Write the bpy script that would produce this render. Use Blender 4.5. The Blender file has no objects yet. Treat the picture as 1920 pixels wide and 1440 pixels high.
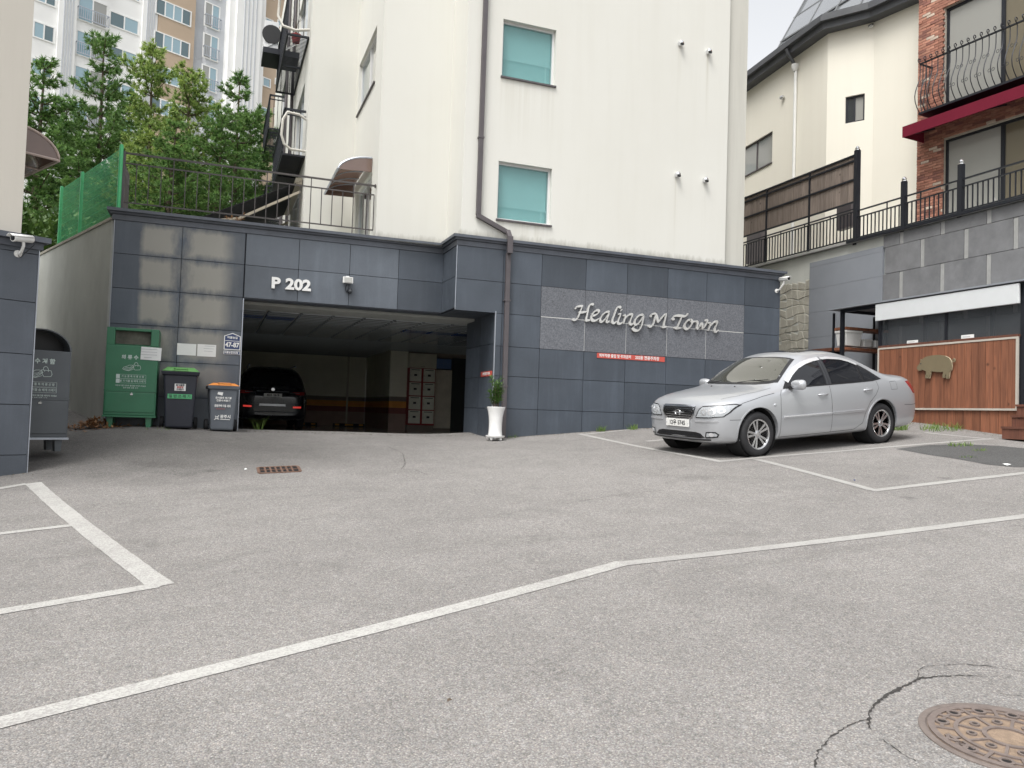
import bpy, bmesh, math, random
import numpy as np
from mathutils import Vector, Matrix, geometry
from mathutils.bvhtree import BVHTree
R_ = math.radians
rnd = random.Random(7)
SC = bpy.context.scene
COL = SC.collection

# ---------------------------------------------------------------- camera
EYE = Vector((0.0, 0.0, 1.5))
F_PX, YAW, PITCH, ROLL = 1484.0, 0.3595, 0.0381, 0.0328
fw = Vector((math.sin(YAW)*math.cos(PITCH), math.cos(YAW)*math.cos(PITCH), math.sin(PITCH)))
_r = Vector((math.cos(YAW), -math.sin(YAW), 0)); _u = _r.cross(fw)
RV = math.cos(ROLL)*_r + math.sin(ROLL)*_u
UV = -math.sin(ROLL)*_r + math.cos(ROLL)*_u
cam = bpy.data.cameras.new('camera'); cam.lens = 36*F_PX/1920; cam.sensor_width = 36
cam.clip_start = 0.05; cam.clip_end = 2000
camo = bpy.data.objects.new('camera', cam); COL.objects.link(camo)
mw = Matrix.Identity(4)
for i in range(3):
    mw[i][0] = RV[i]; mw[i][1] = UV[i]; mw[i][2] = -fw[i]; mw[i][3] = EYE[i]
camo.matrix_world = mw
SC.camera = camo
SC.render.resolution_x = 1024; SC.render.resolution_y = 768

# ---------------------------------------------------------------- sky, sun, exposure
SUN_EL, SUN_AZ = R_(60), math.atan2(-0.62, -0.78)      # direction towards the sun, in the XY plane
world = bpy.data.worlds.new('World'); SC.world = world; world.use_nodes = True
wn, wl = world.node_tree.nodes, world.node_tree.links
wn.clear()
sky = wn.new('ShaderNodeTexSky'); sky.sky_type = 'NISHITA'; sky.sun_disc = False
sky.sun_elevation = SUN_EL; sky.sun_rotation = math.pi/2 - SUN_AZ
sky.air_density = 1.2; sky.dust_density = 4.0; sky.ozone_density = 1.0
hs = wn.new('ShaderNodeHueSaturation'); hs.inputs['Saturation'].default_value = 0.12
bg = wn.new('ShaderNodeBackground'); bg.inputs['Strength'].default_value = 0.15
wo = wn.new('ShaderNodeOutputWorld')
wl.new(sky.outputs[0], hs.inputs['Color']); wl.new(hs.outputs[0], bg.inputs[0]); wl.new(bg.outputs[0], wo.inputs[0])
sun = bpy.data.lights.new('sun', 'SUN'); sun.energy = 1.2; sun.angle = R_(24); sun.color = (1, .97, .92)
suno = bpy.data.objects.new('sun', sun); COL.objects.link(suno)
sdir = Vector((math.cos(SUN_AZ)*math.cos(SUN_EL), math.sin(SUN_AZ)*math.cos(SUN_EL), math.sin(SUN_EL)))
suno.rotation_euler = sdir.to_track_quat('Z', 'Y').to_euler(); suno.location = (0, 0, 40)
SC.view_settings.view_transform = 'Standard'; SC.view_settings.look = 'None'
SC.view_settings.gamma = 1; SC.view_settings.use_curve_mapping = False
SC.view_settings.exposure = 0.9
SC.cycles.max_bounces = 12; SC.cycles.diffuse_bounces = 7; SC.cycles.glossy_bounces = 4; SC.cycles.use_denoising = True

# ---------------------------------------------------------------- measuring helpers (photo pixel -> place on a known plane)
def ray(x, y): return (x-960)/F_PX*RV - (y-720)/F_PX*UV + fw
def onX(x, y, X): d = ray(x, y); return EYE + d*(X/d.x)
def onY(x, y, Y): d = ray(x, y); return EYE + d*(Y/d.y)
def onZ(x, y, Z): d = ray(x, y); return EYE + d*((Z-EYE.z)/d.z)
def at(x, y, D): return EYE + ray(x, y)*D
class Frame:
    """vertical plane through (ox,oy); local x runs along it, local y away from the viewer, z is world z"""
    def __init__(s, ox, oy, deg):
        s.o = Vector((ox, oy, 0)); s.a = R_(deg)
        s.ex = Vector((math.cos(s.a), math.sin(s.a), 0)); s.ey = Vector((-math.sin(s.a), math.cos(s.a), 0))
    def hit(s, px, py, off=0.0):
        d = ray(px, py); t = ((s.o + s.ey*off - EYE).dot(s.ey))/d.dot(s.ey)
        p = EYE + d*t - s.o
        return p.dot(s.ex), p.z
    def w(s, x, y, z): return s.o + s.ex*x + s.ey*y + Vector((0, 0, z))

# ---------------------------------------------------------------- mesh builder
class MB:
    def __init__(s): s.v = []; s.f = []
    def add(s, vs, fs):
        n = len(s.v); s.v += [tuple(v) for v in vs]; s.f += [tuple(i+n for i in f) for f in fs]; return s
    def box(s, x0, x1, y0, y1, z0, z1):
        if x1 < x0: x0, x1 = x1, x0
        if y1 < y0: y0, y1 = y1, y0
        if z1 < z0: z0, z1 = z1, z0
        return s.add([(x0,y0,z0),(x1,y0,z0),(x1,y1,z0),(x0,y1,z0),(x0,y0,z1),(x1,y0,z1),(x1,y1,z1),(x0,y1,z1)],
            [(0,3,2,1),(4,5,6,7),(0,1,5,4),(1,2,6,5),(2,3,7,6),(3,0,4,7)])
    def hexa(s, p):   # 8 points, bottom 4 then top 4
        return s.add(p, [(0,3,2,1),(4,5,6,7),(0,1,5,4),(1,2,6,5),(2,3,7,6),(3,0,4,7)])
    def bar(s, p, q, w, h=None, up=(0,0,1)):
        p, q = Vector(p), Vector(q); h = h or w
        d = (q-p).normalized(); up = Vector(up)
        if abs(d.dot(up)) > .98: up = Vector((0,1,0)) if abs(d.y) < .9 else Vector((1,0,0))
        a = d.cross(up).normalized(); b = a.cross(d)
        vs = []
        for c in (p, q):
            for i, j in ((-1,-1),(1,-1),(1,1),(-1,1)): vs.append(c + a*(i*w/2) + b*(j*h/2))
        return s.add(vs, [(0,1,2,3),(7,6,5,4),(0,4,5,1),(1,5,6,2),(2,6,7,3),(3,7,4,0)])
    def tube(s, pts, r, n=8, closed=False, caps=True):
        pts = [Vector(p) for p in pts]; m = len(pts); rings = []
        rr = r if isinstance(r, (list, tuple)) else [r]*m
        prev = None
        for i, p in enumerate(pts):
            a = pts[(i-1) % m] if (closed or i > 0) else p
            b = pts[(i+1) % m] if (closed or i < m-1) else p
            d = (b-a).normalized()
            if prev is None:
                t = Vector((0,0,1)) if abs(d.z) < .9 else Vector((1,0,0))
                x = d.cross(t).normalized()
            else:
                x = (prev - d*prev.dot(d)).normalized()
            prev = x; y = d.cross(x)
            rings.append([p + (x*math.cos(2*math.pi*k/n) + y*math.sin(2*math.pi*k/n))*rr[i] for k in range(n)])
        vs = [v for g in rings for v in g]; fs = []
        for i in range(m if closed else m-1):
            j = (i+1) % m
            for k in range(n): fs.append((i*n+k, i*n+(k+1) % n, j*n+(k+1) % n, j*n+k))
        if not closed and caps: fs += [tuple(range(n-1, -1, -1)), tuple((m-1)*n+k for k in range(n))]
        return s.add(vs, fs)
    def lathe(s, prof, n=24, c=(0,0,0), axis='z'):
        vs = []; fs = []; m = len(prof)
        for r, z in prof:
            for k in range(n):
                a = 2*math.pi*k/n; p = (r*math.cos(a), r*math.sin(a), z)
                if axis == 'y': p = (p[0], p[2], p[1])
                elif axis == 'x': p = (p[2], p[0], p[1])
                vs.append((p[0]+c[0], p[1]+c[1], p[2]+c[2]))
        for i in range(m-1):
            for k in range(n): fs.append((i*n+k, i*n+(k+1) % n, (i+1)*n+(k+1) % n, (i+1)*n+k))
        if prof[0][0] > 1e-4: fs.append(tuple(range(n-1, -1, -1)))
        if prof[-1][0] > 1e-4: fs.append(tuple((m-1)*n+k for k in range(n)))
        return s.add(vs, fs)
    def prism(s, poly, a, b, axis='y'):
        """poly in the plane across axis, extruded from a to b. y: (x,z); z: (x,y); x: (y,z)"""
        def m(p, t): return {'y': (p[0], t, p[1]), 'z': (p[0], p[1], t), 'x': (t, p[0], p[1])}[axis]
        n = len(poly)
        vs = [m(p, a) for p in poly] + [m(p, b) for p in poly]
        fs = [tuple(range(n)), tuple(range(2*n-1, n-1, -1))] + [(i, n+i, n+(i+1) % n, (i+1) % n) for i in range(n)]
        return s.add(vs, fs)
    def xf(s, M):
        s.v = [tuple(M @ Vector(v)) for v in s.v]; return s
    def mesh(s, name):
        me = bpy.data.meshes.new(name); me.from_pydata(s.v, [], s.f); me.validate()
        bm = bmesh.new(); bm.from_mesh(me); bmesh.ops.recalc_face_normals(bm, faces=bm.faces); bm.to_mesh(me); bm.free()
        return me
    def build(s, name, mat, parent=None, smooth=0, bevel=0, label=None, kind=None):
        return obj(name, s.mesh(name), mat, parent, smooth, bevel, label, kind)

def obj(name, me, mat, parent=None, smooth=0, bevel=0, label=None, kind=None):
    if mat is not None and len(me.materials) == 0: me.materials.append(mat)
    o = bpy.data.objects.new(name, me); COL.objects.link(o)
    if smooth:
        me.shade_smooth(); me.set_sharp_from_angle(angle=R_(smooth))
    if bevel:
        b = o.modifiers.new('bevel', 'BEVEL'); b.width = bevel; b.segments = 2; b.limit_method = 'ANGLE'; b.angle_limit = R_(40)
    if parent is not None:
        o.parent = parent
        r = parent
        if 'zb' in r.keys(): o.location = (0, 0, -r['zb'])
        if 'ob' in r.keys(): o.location = tuple(-c for c in r['ob'])
    if label: o['label'] = label
    if kind: o['kind'] = kind
    return o
def thing(name, label, cat, loc=(0,0,0), rotz=0.0, group=None, zabs=False, wabs=False):
    """Empty at a thing's base. zabs: parts carry world z. wabs: parts carry world coordinates."""
    o = bpy.data.objects.new(name, None); COL.objects.link(o); o.empty_display_size = .1
    o.location = loc; o.rotation_euler = (0, 0, rotz)
    o['label'] = label; o['category'] = cat
    if group: o['group'] = group
    if zabs: o['zb'] = float(loc[2])
    if wabs: o['ob'] = [float(c) for c in loc]
    return o
def tag(o, label, cat=None, group=None, kind=None):
    o['label'] = label
    if cat: o['category'] = cat
    if group: o['group'] = group
    if kind: o['kind'] = kind
    return o
def struct(o): o['kind'] = 'structure'; return o
def place(o, loc, rotz=0.0): o.location = loc; o.rotation_euler = (0, 0, rotz); return o
def copy_tree(o, loc=None, rotz=None, parent=None, label=None):
    c = o.copy(); COL.objects.link(c)
    if parent is not None: c.parent = parent
    if loc is not None: c.location = loc
    if rotz is not None: c.rotation_euler = (c.rotation_euler[0], c.rotation_euler[1], rotz)
    if label: c['label'] = label
    for ch in list(o.children): copy_tree(ch, parent=c)
    return c
def cleanup_props():
    for o in bpy.data.objects:
        for k in ('zb', 'ob'):
            if k in o.keys(): del o[k]

def text_mesh(body, size, bold=0.0, ext=0.002, align='CENTER', sx=1.0, shear=0.0):
    cu = bpy.data.curves.new('t', 'FONT'); cu.body = body; cu.size = size; cu.offset = bold; cu.extrude = ext
    cu.align_x = align; cu.align_y = 'CENTER'; cu.resolution_u = 3; cu.shear = shear
    o = bpy.data.objects.new('t', cu); COL.objects.link(o)
    dg = bpy.context.evaluated_depsgraph_get()
    me = bpy.data.meshes.new_from_object(o.evaluated_get(dg))
    bpy.data.objects.remove(o); bpy.data.curves.remove(cu)
    # text lies in XY facing +Z  ->  stand it up in XZ facing -Y
    for v in me.vertices: x, y, z = v.co; v.co = (x*sx, -z, y)
    me.materials.clear()
    return me
def text(name, body, size, mat, parent, x, y, z, bold=0.0, ext=0.002, align='CENTER', sx=1.0, shear=0.0, label=None):
    me = text_mesh(body, size, bold, ext, align, sx, shear)
    for v in me.vertices: v.co.x += x; v.co.y += y; v.co.z += z
    return obj(name, me, mat, parent, label=label)

# ---------------------------------------------------------------- materials
MT = {}
def nodes(name):
    m = bpy.data.materials.new(name); m.use_nodes = True
    return m, m.node_tree.nodes, m.node_tree.links, m.node_tree.nodes['Principled BSDF']
def mat(name, col, rough=.6, metal=0.0, var=.12, vs=4.0, bump=0.0, bs=60.0, rand=0.0, spec=.5, coat=0.0, emit=None, stretch=None, wear=None, wearcol=None, wears=3.0, space='Object'):
    m, n, l, b = nodes(name)
    b.inputs['Roughness'].default_value = rough; b.inputs['Metallic'].default_value = metal
    b.inputs['Specular IOR Level'].default_value = spec
    if coat: b.inputs['Coat Weight'].default_value = coat; b.inputs['Coat Roughness'].default_value = .05
    tc = n.new('ShaderNodeTexCoord'); mp = n.new('ShaderNodeMapping')
    if space == 'World':
        g = n.new('ShaderNodeNewGeometry'); l.new(g.outputs['Position'], mp.inputs[0])
    else: l.new(tc.outputs['Object'], mp.inputs[0])
    if stretch: mp.inputs['Scale'].default_value = stretch
    col4 = (*col, 1)
    mix = n.new('ShaderNodeMix'); mix.data_type = 'RGBA'; mix.blend_type = 'MULTIPLY'; mix.inputs[0].default_value = 1
    mix.inputs[6].default_value = col4
    nz = n.new('ShaderNodeTexNoise'); nz.inputs['Scale'].default_value = vs; nz.inputs['Detail'].default_value = 6; nz.inputs['Roughness'].default_value = .6
    l.new(mp.outputs[0], nz.inputs['Vector'])
    mr = n.new('ShaderNodeMapRange'); mr.inputs[1].default_value = .25; mr.inputs[2].default_value = .75
    mr.inputs[3].default_value = 1-var; mr.inputs[4].default_value = 1+var
    l.new(nz.outputs[0], mr.inputs[0]); l.new(mr.outputs[0], mix.inputs[7])
    out = mix.outputs[2]
    if wear:
        nz2 = n.new('ShaderNodeTexNoise'); nz2.inputs['Scale'].default_value = wears; nz2.inputs['Detail'].default_value = 8; nz2.inputs['Roughness'].default_value = .7
        l.new(mp.outputs[0], nz2.inputs['Vector'])
        mr2 = n.new('ShaderNodeMapRange'); mr2.inputs[1].default_value = .5; mr2.inputs[2].default_value = .72; mr2.inputs[4].default_value = wear
        l.new(nz2.outputs[0], mr2.inputs[0])
        mx2 = n.new('ShaderNodeMix'); mx2.data_type = 'RGBA'; l.new(mr2.outputs[0], mx2.inputs[0]); l.new(out, mx2.inputs[6]); mx2.inputs[7].default_value = (*wearcol, 1)
        out = mx2.outputs[2]
    if rand:
        oi = n.new('ShaderNodeObjectInfo'); mr3 = n.new('ShaderNodeMapRange'); mr3.inputs[3].default_value = 1-rand; mr3.inputs[4].default_value = 1+rand
        l.new(oi.outputs['Random'], mr3.inputs[0])
        mx3 = n.new('ShaderNodeMix'); mx3.data_type = 'RGBA'; mx3.blend_type = 'MULTIPLY'; mx3.inputs[0].default_value = 1
        l.new(out, mx3.inputs[6]); l.new(mr3.outputs[0], mx3.inputs[7]); out = mx3.outputs[2]
    l.new(out, b.inputs['Base Color'])
    if bump:
        nb = n.new('ShaderNodeTexNoise'); nb.inputs['Scale'].default_value = bs; nb.inputs['Detail'].default_value = 5; l.new(mp.outputs[0], nb.inputs['Vector'])
        bp = n.new('ShaderNodeBump'); bp.inputs['Strength'].default_value = bump; bp.inputs['Distance'].default_value = .01
        l.new(nb.outputs[0], bp.inputs['Height']); l.new(bp.outputs[0], b.inputs['Normal'])
    if emit: b.inputs['Emission Color'].default_value = (*emit[:3], 1); b.inputs['Emission Strength'].default_value = emit[3]
    MT[name] = m
    return m

def stucco(name, col, dirt, streak=.35, topdirt=None, drips=()):
    """painted render: vertical rain streaks, blotches, a grubby band just above z = topdirt"""
    m, n, l, b = nodes(name); b.inputs['Roughness'].default_value = .85
    g = n.new('ShaderNodeNewGeometry')
    def noise(sc, scale, det=6, rough=.6):
        mp = n.new('ShaderNodeMapping'); mp.inputs['Scale'].default_value = sc; l.new(g.outputs['Position'], mp.inputs[0])
        t = n.new('ShaderNodeTexNoise'); t.inputs['Scale'].default_value = scale; t.inputs['Detail'].default_value = det; t.inputs['Roughness'].default_value = rough
        l.new(mp.outputs[0], t.inputs['Vector']); return t.outputs[0]
    def rng(o, a, c, d, e):
        r = n.new('ShaderNodeMapRange'); r.inputs[1].default_value = a; r.inputs[2].default_value = c; r.inputs[3].default_value = d; r.inputs[4].default_value = e
        l.new(o, r.inputs[0]); return r.outputs[0]
    def mix(f, a, c):
        x = n.new('ShaderNodeMix'); x.data_type = 'RGBA'
        l.new(f, x.inputs[0])
        for i, q in ((6, a), (7, c)):
            if isinstance(q, tuple): x.inputs[i].default_value = (*q, 1)
            else: l.new(q, x.inputs[i])
        return x.outputs[2]
    st = rng(noise((1.6, 1.6, .09), 3.0, 8, .65), .48, .75, 0, streak)
    bl = rng(noise((1, 1, 1), .45, 4), .35, .7, 0, .28)
    c = mix(st, col, dirt); c = mix(bl, c, tuple(a*.5+d*.5 for a, d in zip(col, dirt)))
    if topdirt is not None:
        sp = n.new('ShaderNodeSeparateXYZ'); l.new(g.outputs['Position'], sp.inputs[0])
        band = rng(sp.outputs[2], topdirt+.02, topdirt+.38, 1, 0)
        nz = noise((2.4, 2.4, .5), 3.0, 10, .75)
        ad = n.new('ShaderNodeMath'); ad.operation = 'ADD'; l.new(band, ad.inputs[0]); l.new(nz, ad.inputs[1])
        c = mix(rng(ad.outputs[0], 1.12, 1.6, 0, .7), c, (.20, .185, .14))
    if drips:
        # rain marks that start under sills and vents and fade downwards
        sp2 = n.new('ShaderNodeSeparateXYZ'); l.new(g.outputs['Position'], sp2.inputs[0])
        fine = rng(noise((14, 14, .25), 1.0, 6, .6), .42, .72, 0, 1)
        for x0, x1, zt, ln, k in drips:
            parts = [rng(sp2.outputs[0], x0, x0+.05, 0, 1), rng(sp2.outputs[0], x1-.05, x1, 1, 0), rng(sp2.outputs[2], zt-ln, zt, 0, 1), rng(sp2.outputs[2], zt, zt+.01, 1, 0)]
            f = fine
            for q in parts:
                mq = n.new('ShaderNodeMath'); mq.operation = 'MULTIPLY'; l.new(f, mq.inputs[0]); l.new(q, mq.inputs[1]); f = mq.outputs[0]
            mk = n.new('ShaderNodeMath'); mk.operation = 'MULTIPLY'; mk.inputs[1].default_value = k; l.new(f, mk.inputs[0])
            c = mix(mk.outputs[0], c, dirt)
    l.new(c, b.inputs['Base Color'])
    bp = n.new('ShaderNodeBump'); bp.inputs['Strength'].default_value = .25; bp.inputs['Distance'].default_value = .006
    l.new(noise((1, 1, 1), 70, 4), bp.inputs['Height']); l.new(bp.outputs[0], b.inputs['Normal'])
    MT[name] = m; return m

def asphalt(name, base, dark=1.0):
    m, n, l, b = nodes(name); b.inputs['Roughness'].default_value = .88; b.inputs['Specular IOR Level'].default_value = .3
    g = n.new('ShaderNodeNewGeometry'); P = g.outputs['Position']
    def noise(scale, det=5, rough=.6, mp=None):
        t = n.new('ShaderNodeTexNoise'); t.inputs['Scale'].default_value = scale; t.inputs['Detail'].default_value = det; t.inputs['Roughness'].default_value = rough
        l.new(mp or P, t.inputs['Vector']); return t.outputs[0]
    def rng(o, a, c, d, e):
        r = n.new('ShaderNodeMapRange'); r.inputs[1].default_value = a; r.inputs[2].default_value = c; r.inputs[3].default_value = d; r.inputs[4].default_value = e
        l.new(o, r.inputs[0]); return r.outputs[0]
    def mul(a, c):
        x = n.new('ShaderNodeMix'); x.data_type = 'RGBA'; x.blend_type = 'MULTIPLY'; x.inputs[0].default_value = 1
        l.new(a, x.inputs[6]); l.new(c, x.inputs[7]); return x.outputs[2]
    vo = n.new('ShaderNodeTexVoronoi'); vo.inputs['Scale'].default_value = 125; l.new(P, vo.inputs['Vector'])
    sep = n.new('ShaderNodeSeparateColor'); l.new(vo.outputs['Color'], sep.inputs[0])
    ramp = n.new('ShaderNodeValToRGB'); cr = ramp.color_ramp
    cr.elements[0].position = 0; cr.elements[0].color = (base[0]*.66, base[1]*.66, base[2]*.68, 1)
    cr.elements[1].position = 1; cr.elements[1].color = (base[0]*1.5, base[1]*1.48, base[2]*1.44, 1)
    for p, k in ((.3, .88), (.7, 1.04), (.9, 1.2)):
        e = cr.elements.new(p); e.color = (base[0]*k, base[1]*k, base[2]*k, 1)
    l.new(sep.outputs[0], ramp.inputs[0])
    # some stones warm, some cool
    tint = n.new('ShaderNodeMix'); tint.data_type = 'RGBA'; tint.inputs[6].default_value = (1.0, .965, .93, 1); tint.inputs[7].default_value = (.97, 1.0, 1.02, 1)
    l.new(sep.outputs[1], tint.inputs[0])
    c = mul(ramp.outputs[0], tint.outputs[2])
    gap = rng(vo.outputs['Distance'], .25, .75, 1.06, .72); c = mul(c, gap)
    c = mul(c, rng(noise(.35, 5, .6), .3, .7, .90, 1.08))
    c = mul(c, rng(noise(2.2, 6, .65), .3, .7, .91, 1.07))
    c = mul(c, rng(noise(.9, 8, .75), .55, .74, 1, .74))
    mpx = n.new('ShaderNodeMapping'); mpx.inputs['Rotation'].default_value = (0, 0, .35); mpx.inputs['Scale'].default_value = (.35, 3.2, 1); l.new(P, mpx.inputs[0])
    c = mul(c, rng(noise(.8, 7, .7, mpx.outputs[0]), .56, .78, 1, .80))
    c = mul(c, rng(noise(28, 3, .5), .3, .7, .9, 1.1))
    # scattered oil drips and gum
    wv = n.new('ShaderNodeVectorMath'); wv.operation = 'MULTIPLY_ADD'; nv = n.new('ShaderNodeTexNoise'); nv.inputs['Scale'].default_value = 9; l.new(P, nv.inputs['Vector'])
    l.new(nv.outputs['Color'], wv.inputs[0]); wv.inputs[1].default_value = (.12, .12, 0); l.new(P, wv.inputs[2])
    for vs_, th, dk in ((.75, .085, .70), (2.6, .055, .74)):
        vv = n.new('ShaderNodeTexVoronoi'); vv.inputs['Scale'].default_value = vs_; l.new(wv.outputs[0], vv.inputs['Vector'])
        c = mul(c, rng(vv.outputs['Distance'], th*.3, th, dk, 1))
    # damp and the buildings' soft shade painted as a dark patch by the garage ramp
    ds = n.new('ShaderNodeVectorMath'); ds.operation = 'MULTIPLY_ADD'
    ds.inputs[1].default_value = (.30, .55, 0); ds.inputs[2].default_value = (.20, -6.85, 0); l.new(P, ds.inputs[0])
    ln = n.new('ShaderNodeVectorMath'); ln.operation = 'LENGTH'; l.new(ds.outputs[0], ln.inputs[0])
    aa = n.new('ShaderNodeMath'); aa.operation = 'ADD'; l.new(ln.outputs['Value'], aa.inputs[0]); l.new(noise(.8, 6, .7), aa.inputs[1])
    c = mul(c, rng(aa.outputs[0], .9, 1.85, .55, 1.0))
    l.new(c, b.inputs['Base Color'])
    bp = n.new('ShaderNodeBump'); bp.inputs['Strength'].default_value = .55; bp.inputs['Distance'].default_value = .006
    hh = n.new('ShaderNodeMath'); hh.operation = 'SUBTRACT'; l.new(noise(30, 4), hh.inputs[0]); l.new(vo.outputs['Distance'], hh.inputs[1])
    l.new(hh.outputs[0], bp.inputs['Height']); l.new(bp.outputs[0], b.inputs['Normal'])
    MT[name] = m; return m

def paint_line(name, k=1.0):
    m, n, l, b = nodes(name); b.inputs['Roughness'].default_value = .75
    g = n.new('ShaderNodeNewGeometry'); P = g.outputs['Position']
    vo = n.new('ShaderNodeTexVoronoi'); vo.inputs['Scale'].default_value = 95; l.new(P, vo.inputs['Vector'])
    sep = n.new('ShaderNodeSeparateColor'); l.new(vo.outputs['Color'], sep.inputs[0])
    nz = n.new('ShaderNodeTexNoise'); nz.inputs['Scale'].default_value = 5; nz.inputs['Detail'].default_value = 8; nz.inputs['Roughness'].default_value = .7; l.new(P, nz.inputs['Vector'])
    nz3 = n.new('ShaderNodeTexNoise'); nz3.inputs['Scale'].default_value = .5; nz3.inputs['Detail'].default_value = 3; l.new(P, nz3.inputs['Vector'])
    a = n.new('ShaderNodeMath'); a.operation = 'ADD'; l.new(nz.outputs[0], a.inputs[0]); l.new(nz3.outputs[0], a.inputs[1])
    a2 = n.new('ShaderNodeMath'); a2.operation = 'MULTIPLY_ADD'; l.new(sep.outputs[0], a2.inputs[0]); a2.inputs[1].default_value = .55; l.new(a.outputs[0], a2.inputs[2])
    r = n.new('ShaderNodeMapRange'); r.inputs[1].default_value = 1.02; r.inputs[2].default_value = 1.52; r.inputs[3].default_value = 0; r.inputs[4].default_value = .85; l.new(a2.outputs[0], r.inputs[0])
    x = n.new('ShaderNodeMix'); x.data_type = 'RGBA'; l.new(r.outputs[0], x.inputs[0]); x.inputs[6].default_value = (.415*k, .41*k, .39*k, 1); x.inputs[7].default_value = (.26, .25, .24, 1)
    l.new(x.outputs[2], b.inputs['Base Color'])
    bp = n.new('ShaderNodeBump'); bp.inputs['Strength'].default_value = .35; bp.inputs['Distance'].default_value = .004
    l.new(vo.outputs['Distance'], bp.inputs['Height']); l.new(bp.outputs[0], b.inputs['Normal'])
    MT[name] = m; return m

def stone_tile(name, col, bleach, amount):
    """dark honed stone: fine grain, per-slab tone, pale bloom in the middle of some slabs, drip marks"""
    m, n, l, b = nodes(name); b.inputs['Roughness'].default_value = .42; b.inputs['Specular IOR Level'].default_value = .45
    g = n.new('ShaderNodeNewGeometry'); P = g.outputs['Position']; tc = n.new('ShaderNodeTexCoord'); oi = n.new('ShaderNodeObjectInfo')
    def noise(scale, det=5, rough=.6, sc=None):
        v = P
        if sc: mp = n.new('ShaderNodeMapping'); mp.inputs['Scale'].default_value = sc; l.new(P, mp.inputs[0]); v = mp.outputs[0]
        t = n.new('ShaderNodeTexNoise'); t.inputs['Scale'].default_value = scale; t.inputs['Detail'].default_value = det; t.inputs['Roughness'].default_value = rough
        l.new(v, t.inputs['Vector']); return t.outputs[0]
    def rng(o, a, c, d, e):
        r = n.new('ShaderNodeMapRange'); r.inputs[1].default_value = a; r.inputs[2].default_value = c; r.inputs[3].default_value = d; r.inputs[4].default_value = e
        l.new(o, r.inputs[0]); return r.outputs[0]
    def mul(a, c):
        x = n.new('ShaderNodeMix'); x.data_type = 'RGBA'; x.blend_type = 'MULTIPLY'; x.inputs[0].default_value = 1
        if isinstance(a, tuple): x.inputs[6].default_value = (*a, 1)
        else: l.new(a, x.inputs[6])
        l.new(c, x.inputs[7]); return x.outputs[2]
    c = mul(col, rng(oi.outputs['Random'], 0, 1, .84, 1.16))
    c = mul(c, rng(noise(180, 3), .3, .7, .88, 1.12))
    c = mul(c, rng(noise(1.4, 6), .3, .7, .86, 1.14))
    c = mul(c, rng(noise(2.2, 8, .7, (3, 3, .25)), .5, .75, 1.0, 1.22))
    if amount:
        # bloom: distance from the slab's rim (generated coords), ragged by noise
        sp = n.new('ShaderNodeSeparateXYZ'); l.new(tc.outputs['Generated'], sp.inputs[0])
        def tri(o):
            a = n.new('ShaderNodeMath'); a.operation = 'PINGPONG'; a.inputs[1].default_value = .5; l.new(o, a.inputs[0]); return a.outputs[0]
        mn = n.new('ShaderNodeMath'); mn.operation = 'MINIMUM'; l.new(tri(sp.outputs[0]), mn.inputs[0]); l.new(tri(sp.outputs[2]), mn.inputs[1])
        ad = n.new('ShaderNodeMath'); ad.operation = 'MULTIPLY_ADD'; l.new(noise(2.5, 7, .7, (2, 2, .8)), ad.inputs[0]); ad.inputs[1].default_value = .45; l.new(mn.outputs[0], ad.inputs[2])
        f = rng(ad.outputs[0], .20, .42, 0, amount)
        pw = n.new('ShaderNodeSeparateXYZ'); l.new(P, pw.inputs[0])
        wob = n.new('ShaderNodeMath'); wob.operation = 'MULTIPLY_ADD'; l.new(noise(3, 5), wob.inputs[0]); wob.inputs[1].default_value = .12; l.new(pw.outputs[0], wob.inputs[2])
        zz_ = n.new('ShaderNodeMath'); zz_.operation = 'MULTIPLY_ADD'; l.new(noise(1.2, 5), zz_.inputs[0]); zz_.inputs[1].default_value = 1.2; l.new(pw.outputs[2], zz_.inputs[2])
        for q_ in (rng(wob.outputs[0], -1.24, -1.16, 0, 1), rng(wob.outputs[0], .08, .30, 1, .15), rng(zz_.outputs[0], 2.2, 3.4, .35, 1)):
            mq = n.new('ShaderNodeMath'); mq.operation = 'MULTIPLY'; l.new(f, mq.inputs[0]); l.new(q_, mq.inputs[1]); f = mq.outputs[0]
        x = n.new('ShaderNodeMix'); x.data_type = 'RGBA'; l.new(f, x.inputs[0]); l.new(c, x.inputs[6]); x.inputs[7].default_value = (*bleach, 1); c = x.outputs[2]
    l.new(c, b.inputs['Base Color'])
    l.new(rng(noise(3, 5), .3, .7, .34, .52), b.inputs['Roughness'])
    MT[name] = m; return m

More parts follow.
